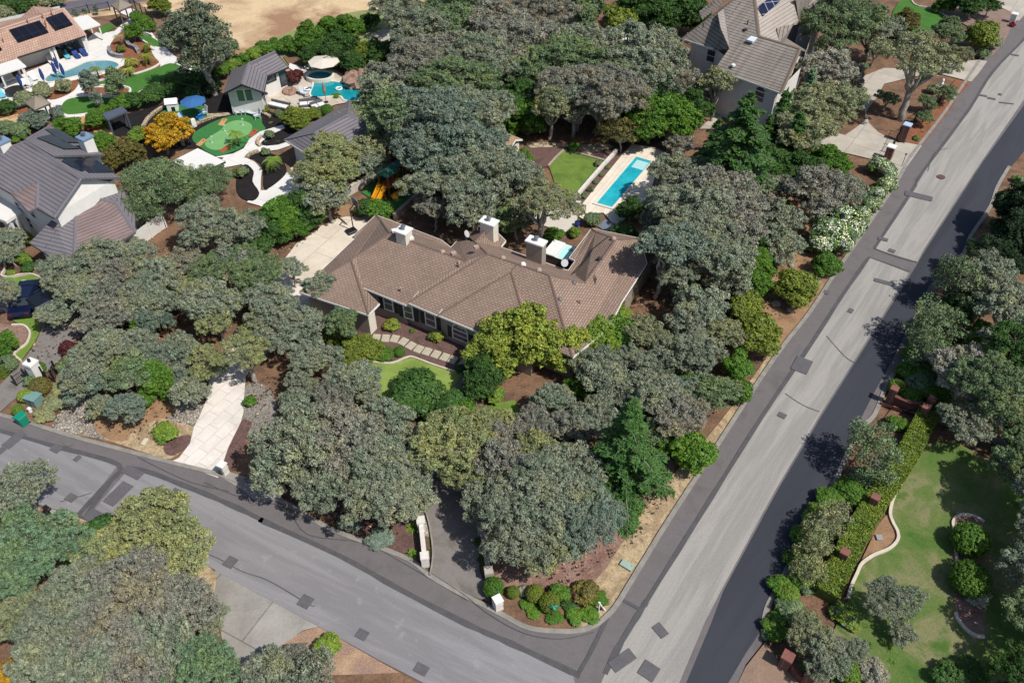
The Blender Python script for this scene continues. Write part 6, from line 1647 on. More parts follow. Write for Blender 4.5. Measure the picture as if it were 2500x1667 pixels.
# ---- walls and pillars
def pillar(loc,w,h,mat,capm,name='pillar',parent=None,courses=3,cap=.08,rz=0):
    m=MB(); n=courses
    for i in range(n): k=1-.04*(i%2); m.box((0,0,h*(i+.5)/n),(w*k,w*k,h/n-.012),rz)
    o=m.build(name,mat,parent); o.location=loc
    me=o.data
    if mat==m_brick:
        uv=me.uv_layers.new(name='UVMap'); 
        for pg in me.polygons:
            for li in pg.loop_indices: v=me.vertices[me.loops[li].vertex_index].co; uv.data[li].uv=((v.x+v.y),v.z)
    c=MB().box((0,0,h+cap/2),(w*1.16,w*1.16,cap),rz,taper=.93).build('cap',capm,o); return o
def gwall(name,pts,w,h,mat,label,cat='wall',ends=(0,1),pw=.5,phh=None,capm=None):
    c=center(pts); r=empty(name,c,label,cat); L=[p-c for p in pts]; ribbon(smoothpts(L,4,False) if len(L)>2 else L,w,0,h).build('wall_run',mat,r); rr=ribbon(smoothpts(L,4,False) if len(L)>2 else L,w*1.25,h,h+.07).build('coping',capm or mat,r)
    a=math.atan2(L[1].y-L[0].y,L[1].x-L[0].x)
    if 0 in ends: pillar(L[0],pw,phh or h*1.25,mat,capm or mat,parent=r,rz=a)
    if 1 in ends: pillar(L[-1],pw,phh or h*1.25,mat,capm or mat,parent=r,rz=a)
    return r
gwall('garden_wall',[onz(T('N',1890,475),.0)+Vector((0,-.25,0)),onz(T('N',1922,800),0)+Vector((0,-.1,0))],.24,.85,m_blockw,'white garden wall with two block pillars left of the corner drive')
gwall('garden_wall',[g('O',628,370),g('O',690,760)],.24,.85,pmat('aged_block','a39c92',.9,.3,2,bs=.3),'aged grey garden wall with two pillars right of the corner drive')
gwall('garden_wall',P_('N',705,-60, 690,40, 655,120, 640,215),.34,.8,m_blockw,'curved pale stone wall at the street under the lower oaks',ends=(1,))
o=pillar(g('O',768,1010)+Vector((0,0,0)),.52,1.05,m_blockw,m_trim,name='block_pillar',courses=4,rz=.5); tag(o,'lone white block pillar at the kerb beside the clipped globe','pillar')
o=pillar(g('M',1960,560),.5,1.1,m_blockw,m_trim,name='stone_mailbox',courses=4,rz=-.45); tag(o,'white block mailbox at the foot of the stamped drive','mailbox')
mb=MB()
for z in (.35,.65): mb.box((-.2,-.19,z),(.3,.06,.12),-.45)
mb.build('slot',m_blk,o)
gwall('garden_wall',P_('F',800,445, 960,350, 1130,245, 1310,135),.28,.9,pmat('pale_wall','b8b0a4',.9,.25,2,bs=.3),'long pale garden wall between play lawn and garage yard',ends=())
gwall('garden_wall',P_('F',1335,655, 1440,560, 1560,455, 1700,345),.28,.7,pmat('stone_wall','9c8f82',.9,.35,2,bs=.4),'stone wall on the right side of the play lawn',ends=())
gwall('retaining_wall',P_('G',1440,268, 1240,490, 1058,705),.26,.45,m_blockw,'white retaining wall between back lawn and lap pool bed',ends=())
gwall('retaining_wall',P_('G',1058,708, 1090,718, 1130,728),.26,.45,m_blockw,'short white wall closing the lap pool bed',ends=())
gwall('stone_wall',P_('A',960,440, 970,485, 1020,510, 1080,515),.35,.55,cobble('dry_stone',['8d8d92','a5a5aa','75757c','b8b6b4'],6),'curved grey dry stone wall left of the palm beds',ends=())
gwall('stone_wall',P_('A',1110,370, 1130,420, 1190,445, 1210,475),.35,.6,MATS['dry_stone'],'s shaped grey dry stone wall in the orange bed',ends=())
for k,pts,lb in (('A',(1250,1120, 1300,1040, 1400,960, 1470,935),'pale stone border left of the umbrella turf'),('A',(1600,1280, 1590,1200, 1640,1150, 1740,1080, 1880,1028),'pale stone border between umbrella turf and black bed'),('B',(340,960, 450,975, 570,1030),'tan stone border behind the white chairs'),('B',(500,1200, 470,1230, 465,1265, 490,1285),'tan stone border at the white path bend'),('B',(470,1330, 400,1355, 370,1385),'tan stone border on the lower black bed')):
    gwall('stone_border',P_(k,*pts),.3,.3,cobble('tan_stone',['b7a184','c9b69a','9c8468','d2c4ae'],5),lb,'border',ends=())
# ---- fences
def fence(pts,h,label,mat,kind='board',post=.12,step=2.0,name='fence'):
    c=center(pts); r=empty(name,c,label,'fence'); L=[p-c for p in pts]
    for i in range(len(L)-1):
        a,b=L[i],L[i+1]; n=max(1,round((b-a).length/step)); d=(b-a).normalized(); an=math.atan2(d.y,d.x)
        for j in range(n+(i==len(L)-2)):
            p=a+(b-a)*(j/n); MB().box((p.x,p.y,h/2+.05),(post,post,h+.1),an).build('post',mat,r)
        m=MB()
        if kind=='board':
            k=int((b-a).length/.16); rnd=random.Random(k)
            for j in range(k):
                p=a+d*((j+.5)*.16); m.box((p.x,p.y,h/2+rnd.uniform(-.02,.03)),(.145,.025,h-.05),an)
        else:
            k=int((b-a).length/.14); 
            for j in range(k): p=a+d*((j+.5)*.14); m.box((p.x,p.y,h/2),(.02,.02,h*.92),an)
            q=(a+b)/2
            for z in (.15,h*.93): m.box((q.x,q.y,z),((b-a).length,.035,.04),an)
        o=m.build('panel',mat,r)
    return r
fence([Vector((onz(T('U',1985,1050),1.8).x,onz(T('U',1985,1050),1.8).y,0)),Vector((onz(T('U',2300,580),1.8).x,onz(T('U',2300,580),1.8).y,0))],1.8,'weathered board fence along the right end of the brown house',m_fwood)
fence(P_('A',600,160, 780,120, 960,95),1.2,'dark metal fence behind the villa facing the far road',m_iron,'bar')
fence(P_('A',1140,60, 1240,130, 1340,200),1.5,'dark wire fence climbing beside the top gazebo shrubs',m_iron,'bar')
fence(P_('I',150,1080, 235,1020, 310,985),1.1,'black iron fence between the round shrubs at the left gate',m_iron,'bar')
fence(P_('I',395,1010, 430,1050, 480,1040, 500,960),1.2,'black iron gate leaf right of the white pillar',m_iron,'bar')
fence(P_('I',-60,1010, 20,980, 80,965),1.3,'black iron fence in front of the clipped hedge at the left edge',m_iron,'bar')
fence([g('H',1110,1345),g('H',1205,1160)],1.5,'black driveway gate at the concrete entrance',m_iron,'bar',name='driveway_gate')
fence([g('H',1260,1160),g('H',1360,1050),g('H',1600,850)],1.5,'black iron fence from the capped pillar up beside the road',m_iron,'bar')
fence(P_('E',1050,1040, 1200,1090, 1450,910),1.7,'white board fence under the oaks right of the grey roof',m_wstucco)
c=g('I',340,1010); o=pillar(c,.75,1.7,m_wstucco,m_trim,name='gate_pillar',rz=-.4,courses=1,cap=.16); tag(o,'big white gate pillar behind the brown-green globe','pillar'); MB().box((0,0,2.0),(.16,.16,.3)).build('lantern',m_blk,o)
# brick pillars
def bp(k,x,y,lb,w=.5,h=1.7,capm=None,grp_='brick pillars'):
    o=pillar(g(k,x,y),w,h,m_brick,capm or pmat('brick_cap','7c5048',.9,.2),name='brick_pillar',rz=.95,courses=1); return tag(o,lb,'pillar',grp_)
bp('P',1095,660,'brick pillar beside the lime globe at the upper gate'); bp('P',1415,750,'brick pillar at the inner corner of the upper gate'); bp('P',1365,820,'brick pillar at the head of the long hedge'); bp('P',1615,355,'brick pillar in the shade of the upper hedge')
bp('P',925,1600,'upper brick pillar rising out of the long hedge'); bp('Q',960,610,'lower brick pillar rising out of the long hedge'); bp('Q',510,1430,'left brick pillar of the bottom entrance',.6,1.3); bp('Q',700,1568,'right brick pillar of the bottom entrance',.6,1.3)
bp('H',1215,1235,'brick pillar with pale blue cap at the upper drive',.75,2.1,pmat('blue_cap2','a9bcd8',.4,.2,8)); bp('H',1090,1390,'brick pillar with white cap before the flowering hedge',.75,1.6,m_trim)
w_b=gwall('brick_wall',P_('Q',540,1430, 600,1510, 680,1568),.3,.7,pmat('brick_low','65403a',.9,.25,8),'low curved brick wall at the bottom entrance',ends=())
w_b2=gwall('brick_wall',P_('P',1125,665, 1250,715, 1390,735),.25,.9,MATS['brick_low'],'low brick wall under the inside shrubs of the upper gate',ends=())
c=center(P_('P',1080,710,1350,800)); r=empty('garden_gate',c,'red-brown barred gate between brick pillars across from the road','gate')
a=g('P',1085,700)-c; b=g('P',1340,790)-c; d=(b-a)
for j in range(8):
    p=a+d*(j/7); MB().box((p.x,p.y,.25),(.1,1.2,.14),.95).build('bar',pmat('red_timber','5d3330',.8,.2),r)
MB().box(((a+b)/2).to_tuple()[:2]+(.12,),(d.length,.1,.1),math.atan2(d.y,d.x)).build('frame',MATS['red_timber'],r)
o=pillar(g('H',2170,205),.7,1.3,m_wstucco,m_trim,name='block_pillar',courses=1,rz=.95); tag(o,'white pillar beside the red flowers at the top right','pillar')
o=plant('bush1',2182,214,28,'8f2030','red flowering ball beside the white pillar at the top right','flower clumps','H',name='flower_clump',cat='flowers')
o=pillar(g('H',1808,455),.5,1.3,m_blk,m_trim,name='stone_mailbox',courses=1,rz=.95); tag(o,'dark mailbox pillar with white cap at the upper loop exit','mailbox')
# ---- bins, boxes, mailbox, spinner, sign
c=g('I',218,1415); r=empty('wheeled_bin',c,'teal green wheeled bin standing in the left street','bin',rz=-.5)
MB().box((0,0,.52),(.5,.55,.9),taper=1.25).build('body',m_green,r,bevel=.02); MB().box((0,.02,1.02),(.66,.74,.08)).build('lid',m_green,r,bevel=.02); MB().box((0,.4,.98),(.5,.06,.06)).build('handle',m_green,r)
for s in (-1,1): w=MB().lathe([(.12,-.03),(.12,.03)],n=14).build('wheel',m_blk,r); w.location=(s*.28,.28,.12); w.rotation_euler=(0,math.pi/2,0)
c=g('I',315,1225); r=empty('utility_cabinet',c,'grey-green utility cabinet among bushes by the left street','utility box',rz=-.35); MB().box((0,0,.38),(1.0,.85,.76)).build('cabinet_body',m_gcab,r,bevel=.015); MB().box((0,0,.8),(1.08,.93,.07)).build('lid',m_gcab,r); MB().box((0,-.435,.4),(.03,.02,.6)).build('door_seam',m_dmetal,r)
c=g('O',1890,648); r=empty('utility_cover',c,'flat pale green utility vault lid in dry grass near the corner','utility box',rz=math.radians(-36)); MB().box((0,0,.14),(.86,.5,.14)).build('lid',pmat('pale_green_lid','8fa397',.6,.1),r,bevel=.015); MB().lathe([(.03,0),(.03,.02)],(.3,.1,.21),8).build('bolt',m_dmetal,r)
o=MB().box((0,0,.1),(.28,.6,.2)).build('utility_cover',pmat('pale_lid','bdb5a0',.8,.1),bevel=.02); o.location=g('M',1262,287); o.rotation_euler=(0,0,-.3); tag(o,'narrow pale concrete lid beside the low oval shrub','utility box')
c=g('M',462,945); r=empty('mailbox',c,'black mailbox on a post at the lower left street edge','mailbox',rz=1.1); MB().box((0,0,.55),(.09,.09,1.1)).build('post',m_blk,r); MB().box((0,-.05,1.2),(.28,.55,.26)).build('box',m_blk,r,bevel=.04); MB().box((.15,.1,1.3),(.02,.05,.14)).build('flag',m_blk,r)
c=g('O',1240,1085); r=empty('wind_spinner',c,'teal four bladed wind spinner on a pole in the corner bed','wind spinner'); MB().tube([(0,0,0),(0,0,1.25)],.025,8).build('pole',m_metal,r)
for i in range(4):
    a=.5+i*math.pi/2; m=MB(); m.add([(0,-.06,1.3),(math.cos(a)*.36+.07*math.sin(a),-.1,1.3+math.sin(a)*.36-.07*math.cos(a)),(math.cos(a)*.48,-.06,1.3+math.sin(a)*.48),(math.cos(a)*.3-.06*math.sin(a),-.03,1.3+math.sin(a)*.3+.06*math.cos(a)),(0,-.03,1.3)],[(0,1,2,3,4),(4,3,2,1,0)]); m.build('blade',pmat('spinner_teal','2aa79a',.3,.05),r)
c=g('O',1660,1040); r=empty('sign_board',c,'white leaning a-frame sign post at the corner kerb','sign',rz=.2)
MB().tube([(-.1,0,0),(-.12,0,1.15)],.05,4).build('post',m_white_p,r); MB().tube([(-.2,.0,1.2),(.3,-.05,.05)],.05,4).build('brace',m_white_p,r); MB().box((.02,-.02,.45),(.2,.04,.5),0).build('panel',m_blk,r)
ORD='first second third fourth fifth sixth seventh eighth ninth tenth'.split()
def boulder(k,x,y,R,lb,mat=None,grp_=None,flat=.7,z=0):
    rng=np.random.default_rng(int(x*7+y)); bm=bmesh.new(); bmesh.ops.create_icosphere(bm,subdivisions=2,radius=R)
    for v_ in bm.verts: f=1+.22*math.sin(v_.co.x*9/R*.6+x)+.13*rng.normal(); v_.co=Vector((v_.co.x*f,v_.co.y*f*.85,v_.co.z*f*flat+R*flat*.6))
    me=bpy.data.meshes.new('boulder'); bm.to_mesh(me); bm.free(); o=link('boulder',me,mat or m_rockm); o.location=g(k,x,y)+Vector((0,0,z)); o.rotation_euler=(0,0,x); return tag(o,lb,'boulder',grp_)
boulder('O',988,865,.42,'grey boulder between the clipped globes of the corner bed')
for i,(x,y,R,l) in enumerate(((265,893,.4,'boulder left of the green end shrub of the white hedge'),(120,1228,.42,'leftmost boulder below the round verge shrub'),(280,1225,.3,'pale boulder below the round verge shrub'),(248,1285,.36,'lowest boulder below the round verge shrub'),(480,1010,.36,'boulder right of the round verge shrub'),(500,1040,.26,'small boulder on the right rock heap by the verge'),(455,945,.22,'smallest boulder above the verge rock heap'))): boulder('L',x,y,R,l,None,'boulders on the road verge')
for i in range(16):
    a=i*.9; boulder('B',1290+ (i%6)*32+10*math.sin(a),690+(i//6)*42+8*math.cos(a*2),.75 if i%3 else .95,'%s rock from the left in the %s row of the pool waterfall'%(ORD[i%6],('back','middle','front')[i//6]),m_rockp,'waterfall rocks of the curved pool',.8,.15)
for i in range(9):
    a=i/9*6.28; boulder('B',742+42*math.cos(a),812+20*math.sin(a),.42,'%s rock of the terrace fire pit ring, counted from its right side'%ORD[i],m_rockp,'fire pit rocks',.8)
for i in range(8): boulder('C',1640+ (i%4)*38,80+(i//4)*34+8*math.sin(i*3),.9,'%s boulder in the %s row of the heap by the top terrace'%(ORD[i%4],('back','front')[i//4]),m_rockp,'boulder heap at the top')
for i,(x,y) in enumerate(((1960,868),(2000,875),(2040,862),(1925,880))): boulder('C',x,y,.5,'%s dark boulder at the right end of the sandy lot'%('left','right','lower','leftmost')[i],m_rockm,'boulders at the sandy lot')
for i in range(10): boulder('K',1560+i*9-((i%3)*12),760-i*9,.16,'%s pale stone from the bottom of the dry stream edge right of the brown house'%ORD[i],m_rockm,'dry stream stones')
# ---- play set
c=g('F',1290,400); r=empty('play_set',c,'wooden play set with yellow slides and green roof under the oak','play set',rz=math.radians(55))
for x in (-.7,.7):
    for y in (-.6,.6): MB().box((x,y,1.35),(.1,.1,2.7)).build('post',m_rwood,r)
MB().box((0,0,1.4),(1.5,1.3,.1)).build('deck',m_rwood,r); MB().add([(-.85,-.75,2.7),(.85,-.75,2.7),(.85,0,3.2),(-.85,0,3.2),(.85,.75,2.7),(-.85,.75,2.7)],[(0,1,2,3),(3,2,4,5),(0,3,5),(1,4,2)]).build('roof',pmat('play_green','2f6a58',.6,.1),r)
m=MB(); 
for s in (-1,1): m.box((-1.35,s*.28-.3,1.35),(.06,.04,.1))
def slide(x0,dx,y):
    m=MB(); n=8; vs=[];
    for i in range(n+1):
        t=i/n; z=1.42*(1-t)**1.2+.15; x=x0+dx*t
        vs+=[(x,y-.27,z+.16),(x,y-.22,z),(x,y+.22,z),(x,y+.27,z+.16)]
    fs=[(i*4+j,i*4+j+1,i*4+j+5,i*4+j+4) for i in range(n) for j in range(3)]; m.add(vs,fs); return m.build('slide',m_yel,r)
slide(-.75,-1.9,-.25); slide(-.75,-1.6,.45)
pts=[(.6+1.2*math.sin(t*1.6),.0-1.0+math.cos(t*2)*.3,1.5-t*.45) for t in (0,.7,1.4,2.1,2.8)]; MB().tube(pts,.34,10).build('tube_slide',m_yel,r)
m=MB(); m.tube([(.7,0,2.4),(3.4,0,2.4)],.06,6); m.tube([(3.4,0,2.4),(3.6,-.9,0)],.06,6); m.tube([(3.4,0,2.4),(3.6,.9,0)],.06,6); m.build('swing_beam',m_rwood,r)
for x in (1.5,2.4): m=MB(); m.tube([(x-.2,0,2.4),(x-.2,0,.6)],.012,4); m.tube([(x+.2,0,2.4),(x+.2,0,.6)],.012,4); m.box((x,0,.58),(.45,.2,.05)); m.build('swing',m_yel,r)
MB().box((-.95,.0,.7),(.06,.5,1.5),0,0).build('ladder',m_rwood,r)
cover('shade_canopy',[(1270,105),(1420,5),(1465,50),(1300,160)],'F',2.5,pmat('green_tarp','3f6b66',.8,.1),(0,1,2,3),'dark green shade canopy on red posts behind the play set','canopy',pm=m_rwood)
# ---- umbrellas, chairs, loungers
def umbrella(k,x,y,R,h,mat,label,closed=False,side=None,grp_=None,pole=None):
    c=g(k,x,y); r=empty('umbrella',c,label,'umbrella',grp_)
    if closed:
        MB().tube([(0,0,0),(0,0,h)],.03,6).build('pole',m_dmetal,r); MB().lathe([(.05,h),(.16,h-.25),(.22,h-1.0),(.12,h-1.45)],n=10).build('canopy',mat,r); MB().lathe([(.28,0),(.26,.08)],(0,0,.1),12).build('base',m_blk,r)
    else:
        vs=[(0,0,h+.35)]+[(R*math.cos(i*math.pi/4),R*math.sin(i*math.pi/4),h-.05) for i in range(8)]; MB().add(vs+[(a,b,c2-.03) for a,b,c2 in vs],[(0,i+1,(i+1)%8+1) for i in range(8)]+[(9,(i+1)%8+10,i+10) for i in range(8)]+[(i+1,i+10,(i+1)%8+10,(i+1)%8+1) for i in range(8)]).build('canopy',mat,r)
        if side: MB().tube([(side[0],side[1],0),(side[0],side[1],h+.9),(0,0,h+.4)],.045,6).build('pole',m_dmetal,r)
        else: MB().tube([(0,0,0),(0,0,h+.35)],.03,6).build('pole',m_dmetal,r)
        sx,sy=side or (0,0); MB().lathe([(.35,0),(.33,.1)],(sx,sy,.1),14).build('base',m_blk,r)
    return r
umbrella('A',1722,1035,1.45,2.2,pmat('denim_canvas','2f5f96',.8,.1),'open blue umbrella over the toys on artificial turf')
umbrella('B',1060,690,1.9,2.3,pmat('sand_canvas','c7bfb2',.8,.08),'open sand coloured cantilever umbrella beside the spa',side=(2.2,.8))
umbrella('B',1058,900,1,2.6,pmat('taupe_canvas','8a8278',.8,.1),'closed taupe umbrella at the curved pool edge',True)
for x,y,l in ((506,690,'leftmost closed navy umbrella in the villa pool'),(524,650,'farthest closed navy umbrella in the villa pool'),(575,700,'right closed navy umbrella in the villa pool'),(400,745,'closed navy umbrella at the left tip of the villa pool'),(210,800,'closed navy umbrella by the round black table')): umbrella('A',x,y,1,2.2,m_blue,l,True,grp_='closed umbrellas on the villa terrace')
umbrella('A',495,560,1,2.8,pmat('grey_canvas','9a9894',.8,.1),'closed grey cantilever umbrella at the villa terrace pier',True)
def lounger(k,x,y,rz,mat,fr,label):
    r=empty('lounger',g(k,x,y),label,'lounger','loungers on the villa terrace',rz); MB().box((0,-.3,.36),(.62,1.3,.08)).build('seat',mat,r); o=MB().box((0,0,.33),(.62,.75,.08)).build('backrest',mat,r); o.location=(0,.62,.26); o.rotation_euler=(.7,0,0)
    for sx in (-1,1):
        for sy in (-.85,.35): MB().box((sx*.27,sy,.16),(.05,.05,.32)).build('leg',fr,r)
    return r
for x,y,m_,f_,l in ((450,552,m_white_p,m_white_p,'white lounger nearest the grey umbrella'),(585,505,m_teal,m_white_p,'lounger with teal towel'),(672,502,m_blue,m_white_p,'navy lounger second from the right'),(735,482,m_blue,m_white_p,'navy lounger with teal towel at the right end'),(297,692,m_white_p,m_white_p,'white lounger near the left patio cover'),(18,842,m_teal,m_white_p,'teal lounger at the left edge'),(60,705,m_white_p,m_white_p,'white lounger under the left patio cover'),(100,690,m_white_p,m_white_p,'second white lounger under the left patio cover')): lounger('A',x,y,math.radians(40),m_,f_,l)
def chair(k,x,y,rz,mat,label,grp_,s=1.0):
    r=empty('chair',g(k,x,y),label,'chair',grp_,rz); r.scale=(s,s,s); MB().box((0,0,.4),(.6,.6,.07)).build('seat',mat,r); o=MB().box((0,0,.4),(.62,.06,.8)).build('backrest',mat,r); o.location=(0,.3,.38); o.rotation_euler=(-.3,0,0)
    for sx in (-1,1):
        MB().box((sx*.34,0,.58),(.1,.7,.05)).build('armrest',mat,r)
        for sy in (-.28,.28): MB().box((sx*.3,sy,.19),(.06,.06,.38)).build('leg',mat,r)
    return r
m_gchair=pmat('grey_white_resin','b9c0c8',.6,.05); cg_='garden chairs'
for a in (('A',2082,1000,.2,m_gchair,'left white chair above the putting green'),('A',2128,998,-.3,m_gchair,'right white chair above the putting green'),('A',2238,1035,-1.0,m_gchair,'grey chair at the end of the bench'),('A',1608,1070,1.0,pmat('light_blue','8fb4cc',.6,.05),'light blue chair on the umbrella turf'),('A',1776,1010,-.8,m_gchair,'pale chair under the blue umbrella'),
  ('B',872,838,1.2,m_gchair,'grey chair at the left pool edge'),('B',900,893,2.0,m_blk,'black lounge chair below the grey one at the pool'),('B',908,618,-.5,m_white_p,'white chair above the spa'),('B',985,582,0,m_teal,'blue chair in the mulch above the spa'),('C',632,1105,.2,m_gchair,'grey chair in the shaded fire circle left'),('C',708,1110,-.5,m_blue,'dark blue chair at the back of the fire circle'),('C',728,1155,-1.4,m_blue,'dark blue chair right in the fire circle'),('C',1870,150,0,m_white_p,'white chair on the terrace near the blue tarp'),('A',222,780,.6,m_white_p,'first white cafe chair by the villa pool'),('A',243,775,.2,m_white_p,'second white cafe chair by the villa pool'),('A',264,770,-.3,m_white_p,'third white cafe chair by the villa pool'),('A',310,530,2,m_blk,'left black chair under the villa roof'),('A',285,550,2,m_blk,'right black chair under the villa roof')): chair(*a,cg_)
def sofa(k,x,y,rz,w,label):
    r=empty('sofa',g(k,x,y),label,'sofa','outdoor sofas',rz); MB().box((0,0,.24),(w,.85,.3)).build('base',pmat('grey_wicker','55565a',.8,.2),r,bevel=.02); MB().box((0,.36,.55),(w,.2,.5)).build('backrest',MATS['grey_wicker'],r,bevel=.02)
    n=max(2,int(w/.7))
    for i in range(n): MB().box((-w/2+w*(i+.5)/n,-.06,.46),(w/n-.06,.66,.16)).build('cushion',m_white_p,r,bevel=.04)
sofa('B',650,945,-.4,2.4,'long grey wicker sofa with white cushions at the terrace edge'); sofa('B',900,928,.15,1.9,'white cushioned sofa right of the long one'); sofa('B',985,945,.6,1.5,'small dark wicker sofa below the closed umbrella')
def table(k,x,y,R,h,mat,label,name='table'):
    r=empty(name,g(k,x,y),label,'table'); MB().lathe([(R,h-.06),(R,h)],n=18).build('table_top',mat,r); MB().lathe([(.25,.1),(.06,.16),(.06,h-.05)],n=10).build('pedestal',m_blk,r)
table('A',145,828,1.05,.72,m_blk,'round black table at the lower left of the villa terrace'); table('B',955,885,.42,.5,m_blk,'small dark table at the pool edge'); table('B',728,935,.35,.45,m_blk,'small dark table beside the long sofa'); table('C',668,1170,.6,.4,m_rockm,'round fire bowl in the shaded circle','fire_bowl')
r=empty('bench',g('A',2195,1012),'grey bench right of the white chairs above the putting green','bench',None,-.45); MB().box((0,0,.42),(1.5,.45,.07)).build('seat',m_gchair,r)
for s in (-.6,.6): MB().box((s,0,.2),(.07,.4,.4)).build('leg',m_dmetal,r)
r=empty('barbecue_grill',g('B',572,778),'black barbecue grill at the pool house wall','grill',None,.9); MB().box((0,0,.45),(1.2,.55,.7)).build('cabinet',m_blk,r); MB().box((0,0,.95),(.8,.5,.3),taper=.8).build('hood',m_dmetal,r); MB().tube([(-.3,-.3,.95),(.3,-.3,.95)],.02).build('handle',m_metal,r)
r=empty('barbecue_grill',g('A',525,505),'black grill under the clay tile roof','grill',None,.7); MB().box((0,0,.45),(1.4,.6,.8)).build('cabinet',m_blk,r); MB().box((0,0,1.0),(.9,.55,.3),taper=.8).build('hood',m_dmetal,r)
r=empty('patio_heater',g('B',548,965),'dark mushroom patio heater in front of the pool house','heater'); MB().tube([(0,0,0),(0,0,2.1)],.04,8).build('pole',m_dmetal,r); MB().lathe([(.45,2.1),(.3,2.2),(.05,2.28)],n=16).build('reflector',m_dmetal,r); MB().lathe([(.25,0),(.22,.12)],(0,0,.1),12).build('base',m_dmetal,r)
# toys and games
for x,y,a,l in ((1942,1078,.6,'wooden cornhole board left of the putting green'),(2205,1172,.5,'reddish cornhole board right of the putting green'),(1757,1255,.35,'pale cornhole board at the left tip of the green'),(1962,1310,.3,'red cornhole board below the putting green')):
    r=empty('cornhole_board',g('A',x,y),l,'game board','cornhole boards',a-.9); mt=m_rwood if 'red' in l else m_wood; o=MB().box((0,0,.2),(.6,1.15,.05),0,.18).build('board',mt,r); MB().lathe([(.09,.3),(.09,.315)],(0,.32,0),12).build('hole',m_blk,r)
    for s in (-.25,.25): MB().box((s,.5,.14),(.05,.05,.3)).build('leg',mt,r)
for x,y,l in ((2117,1100,'white golf flag at the upper end of the green'),(1960,1152,'white golf flag left on the green'),(1989,1228,'white golf flag middle of the green'),(1850,1252,'white golf flag at the lower left of the green')):
    r=empty('golf_flag',g('A',x,y),l,'flag','golf flags'); MB().tube([(0,0,0),(0,0,1.0)],.015,5).build('pole',m_white_p,r); MB().box((.1,0,.9),(.2,.02,.15)).build('flag',m_white_p,r); MB().lathe([(.09,.15),(.09,.17)],n=10).build('cup',m_white_p,r)
r=empty('playhouse',g('A',1512,960),'white plastic playhouse with round door on the turf','playhouse',None,.2); MB().box((0,0,.55),(1.2,1.0,1.0)).build('wall',m_white_p,r,bevel=.05); MB().add([(-.7,-.6,1.05),(.7,-.6,1.05),(.7,.6,1.05),(-.7,.6,1.05),(-.7,0,1.5),(.7,0,1.5)],[(0,1,5,4),(2,3,4,5),(0,4,3),(1,2,5),(0,3,2,1)]).build('roof',m_white_p,r); MB().box((.1,-.51,.4),(.4,.03,.5)).build('door',m_blk,r)
r=empty('toy_slide',g('A',1650,1085),'small white toddler slide below the blue umbrella','slide',None,2.4)
m=MB(); vs=[]
for i in range(7): t=i/6; vs+=[(-.9+1.8*t,-.22,.95*(1-t)**1.3+.2),(-.9+1.8*t,.22,.95*(1-t)**1.3+.2)]
m.add(vs,[(i*2,i*2+2,i*2+3,i*2+1) for i in range(6)]); m.build('chute',m_white_p,r); MB().box((-1.0,0,.55),(.3,.5,1.0)).build('tower',m_white_p,r)
r=empty('toy_chest',g('A',1752,1050),'bright blue slanted toy board on the umbrella turf','toy',None,.9); MB().box((0,0,.5),(.7,.1,.9),0,.5).build('board',m_blu2,r); MB().box((0,.2,.25),(.7,.5,.4)).build('box',m_blu2,r)
r=empty('swing_frame',g('A',1680,890),'dark metal swing frame at the end of the villa hedge','swing',None,-.5)
MB().tube([(-1.5,0,2.1),(1.5,0,2.1)],.05).build('beam',m_dmetal,r)
for s in (-1,1):
    for q in (-.8,.8): MB().tube([(s*1.5,0,2.1),(s*1.7,q,0)],.04).build('leg',m_dmetal,r)
MB().box((0,0,.5),(1.2,.4,.06)).build('seat',m_dmetal,r); MB().tube([(-.5,0,2.1),(-.5,0,.5)],.012,4).build('chain',m_dmetal,r); MB().tube([(.5,0,2.1),(.5,0,.5)],.012,4).build('chain',m_dmetal,r)
def deckbox(k,x,y,w,l,rz,mat,label,cat='picnic table'):
    r=empty('picnic_table',g(k,x,y),label,cat,None,rz); MB().box((0,0,.72),(w,l,.06)).build('table_top',mat,r)
    for s in (-1,1): MB().box((s*(w/2+.25),0,.42),(.28,l,.05)).build('bench',mat,r)
    for s in (-1,1): MB().box((0,s*l*.35,.36),(w*.9,.08,.7)).build('leg',mat,r)
deckbox('A',752,1095,.9,1.7,.3,m_wood,'light wooden picnic table left of the pergola'); deckbox('A',815,1125,.5,1.2,-1.1,m_rwood,'small red wooden table right of the picnic table')
sheet('wood_deck',P_('A',800,1150, 910,1100, 980,1180, 985,1225, 940,1215, 870,1190),pmat('deck_wood','c2946c',.8,.15,2),z=.17)
# pool toys
for x,y,l,mt in ((893,795,'white and blue float left of the pool',m_white_p),(1170,792,'white ring floating in the curved pool',m_white_p),(1372,850,'white and blue float at the right end of the pool',m_blu2)):
    r=empty('pool_float',g('B',x,y)+Vector((0,0,.18)),l,'pool float','pool floats'); bm=MB(); n=16
    vs=[];fs=[]
    for i in range(n):
        for j in range(6): a=i/n*6.283;b=j/6*6.283; rr=.34+.11*math.cos(b); vs.append((rr*math.cos(a),rr*math.sin(a),.12+.1*math.sin(b)))
    fs=[(i*6+j,((i+1)%n)*6+j,((i+1)%n)*6+(j+1)%6,i*6+(j+1)%6) for i in range(n) for j in range(6)]
    bm.add(vs,fs).build('ring',mt,r,smooth=True)
    if mt==m_blu2 or x<1000: MB().box((.3,.1,.2),(.5,.4,.1)).build('cushion',m_blu2 if mt==m_white_p else m_white_p,r,bevel=.03)
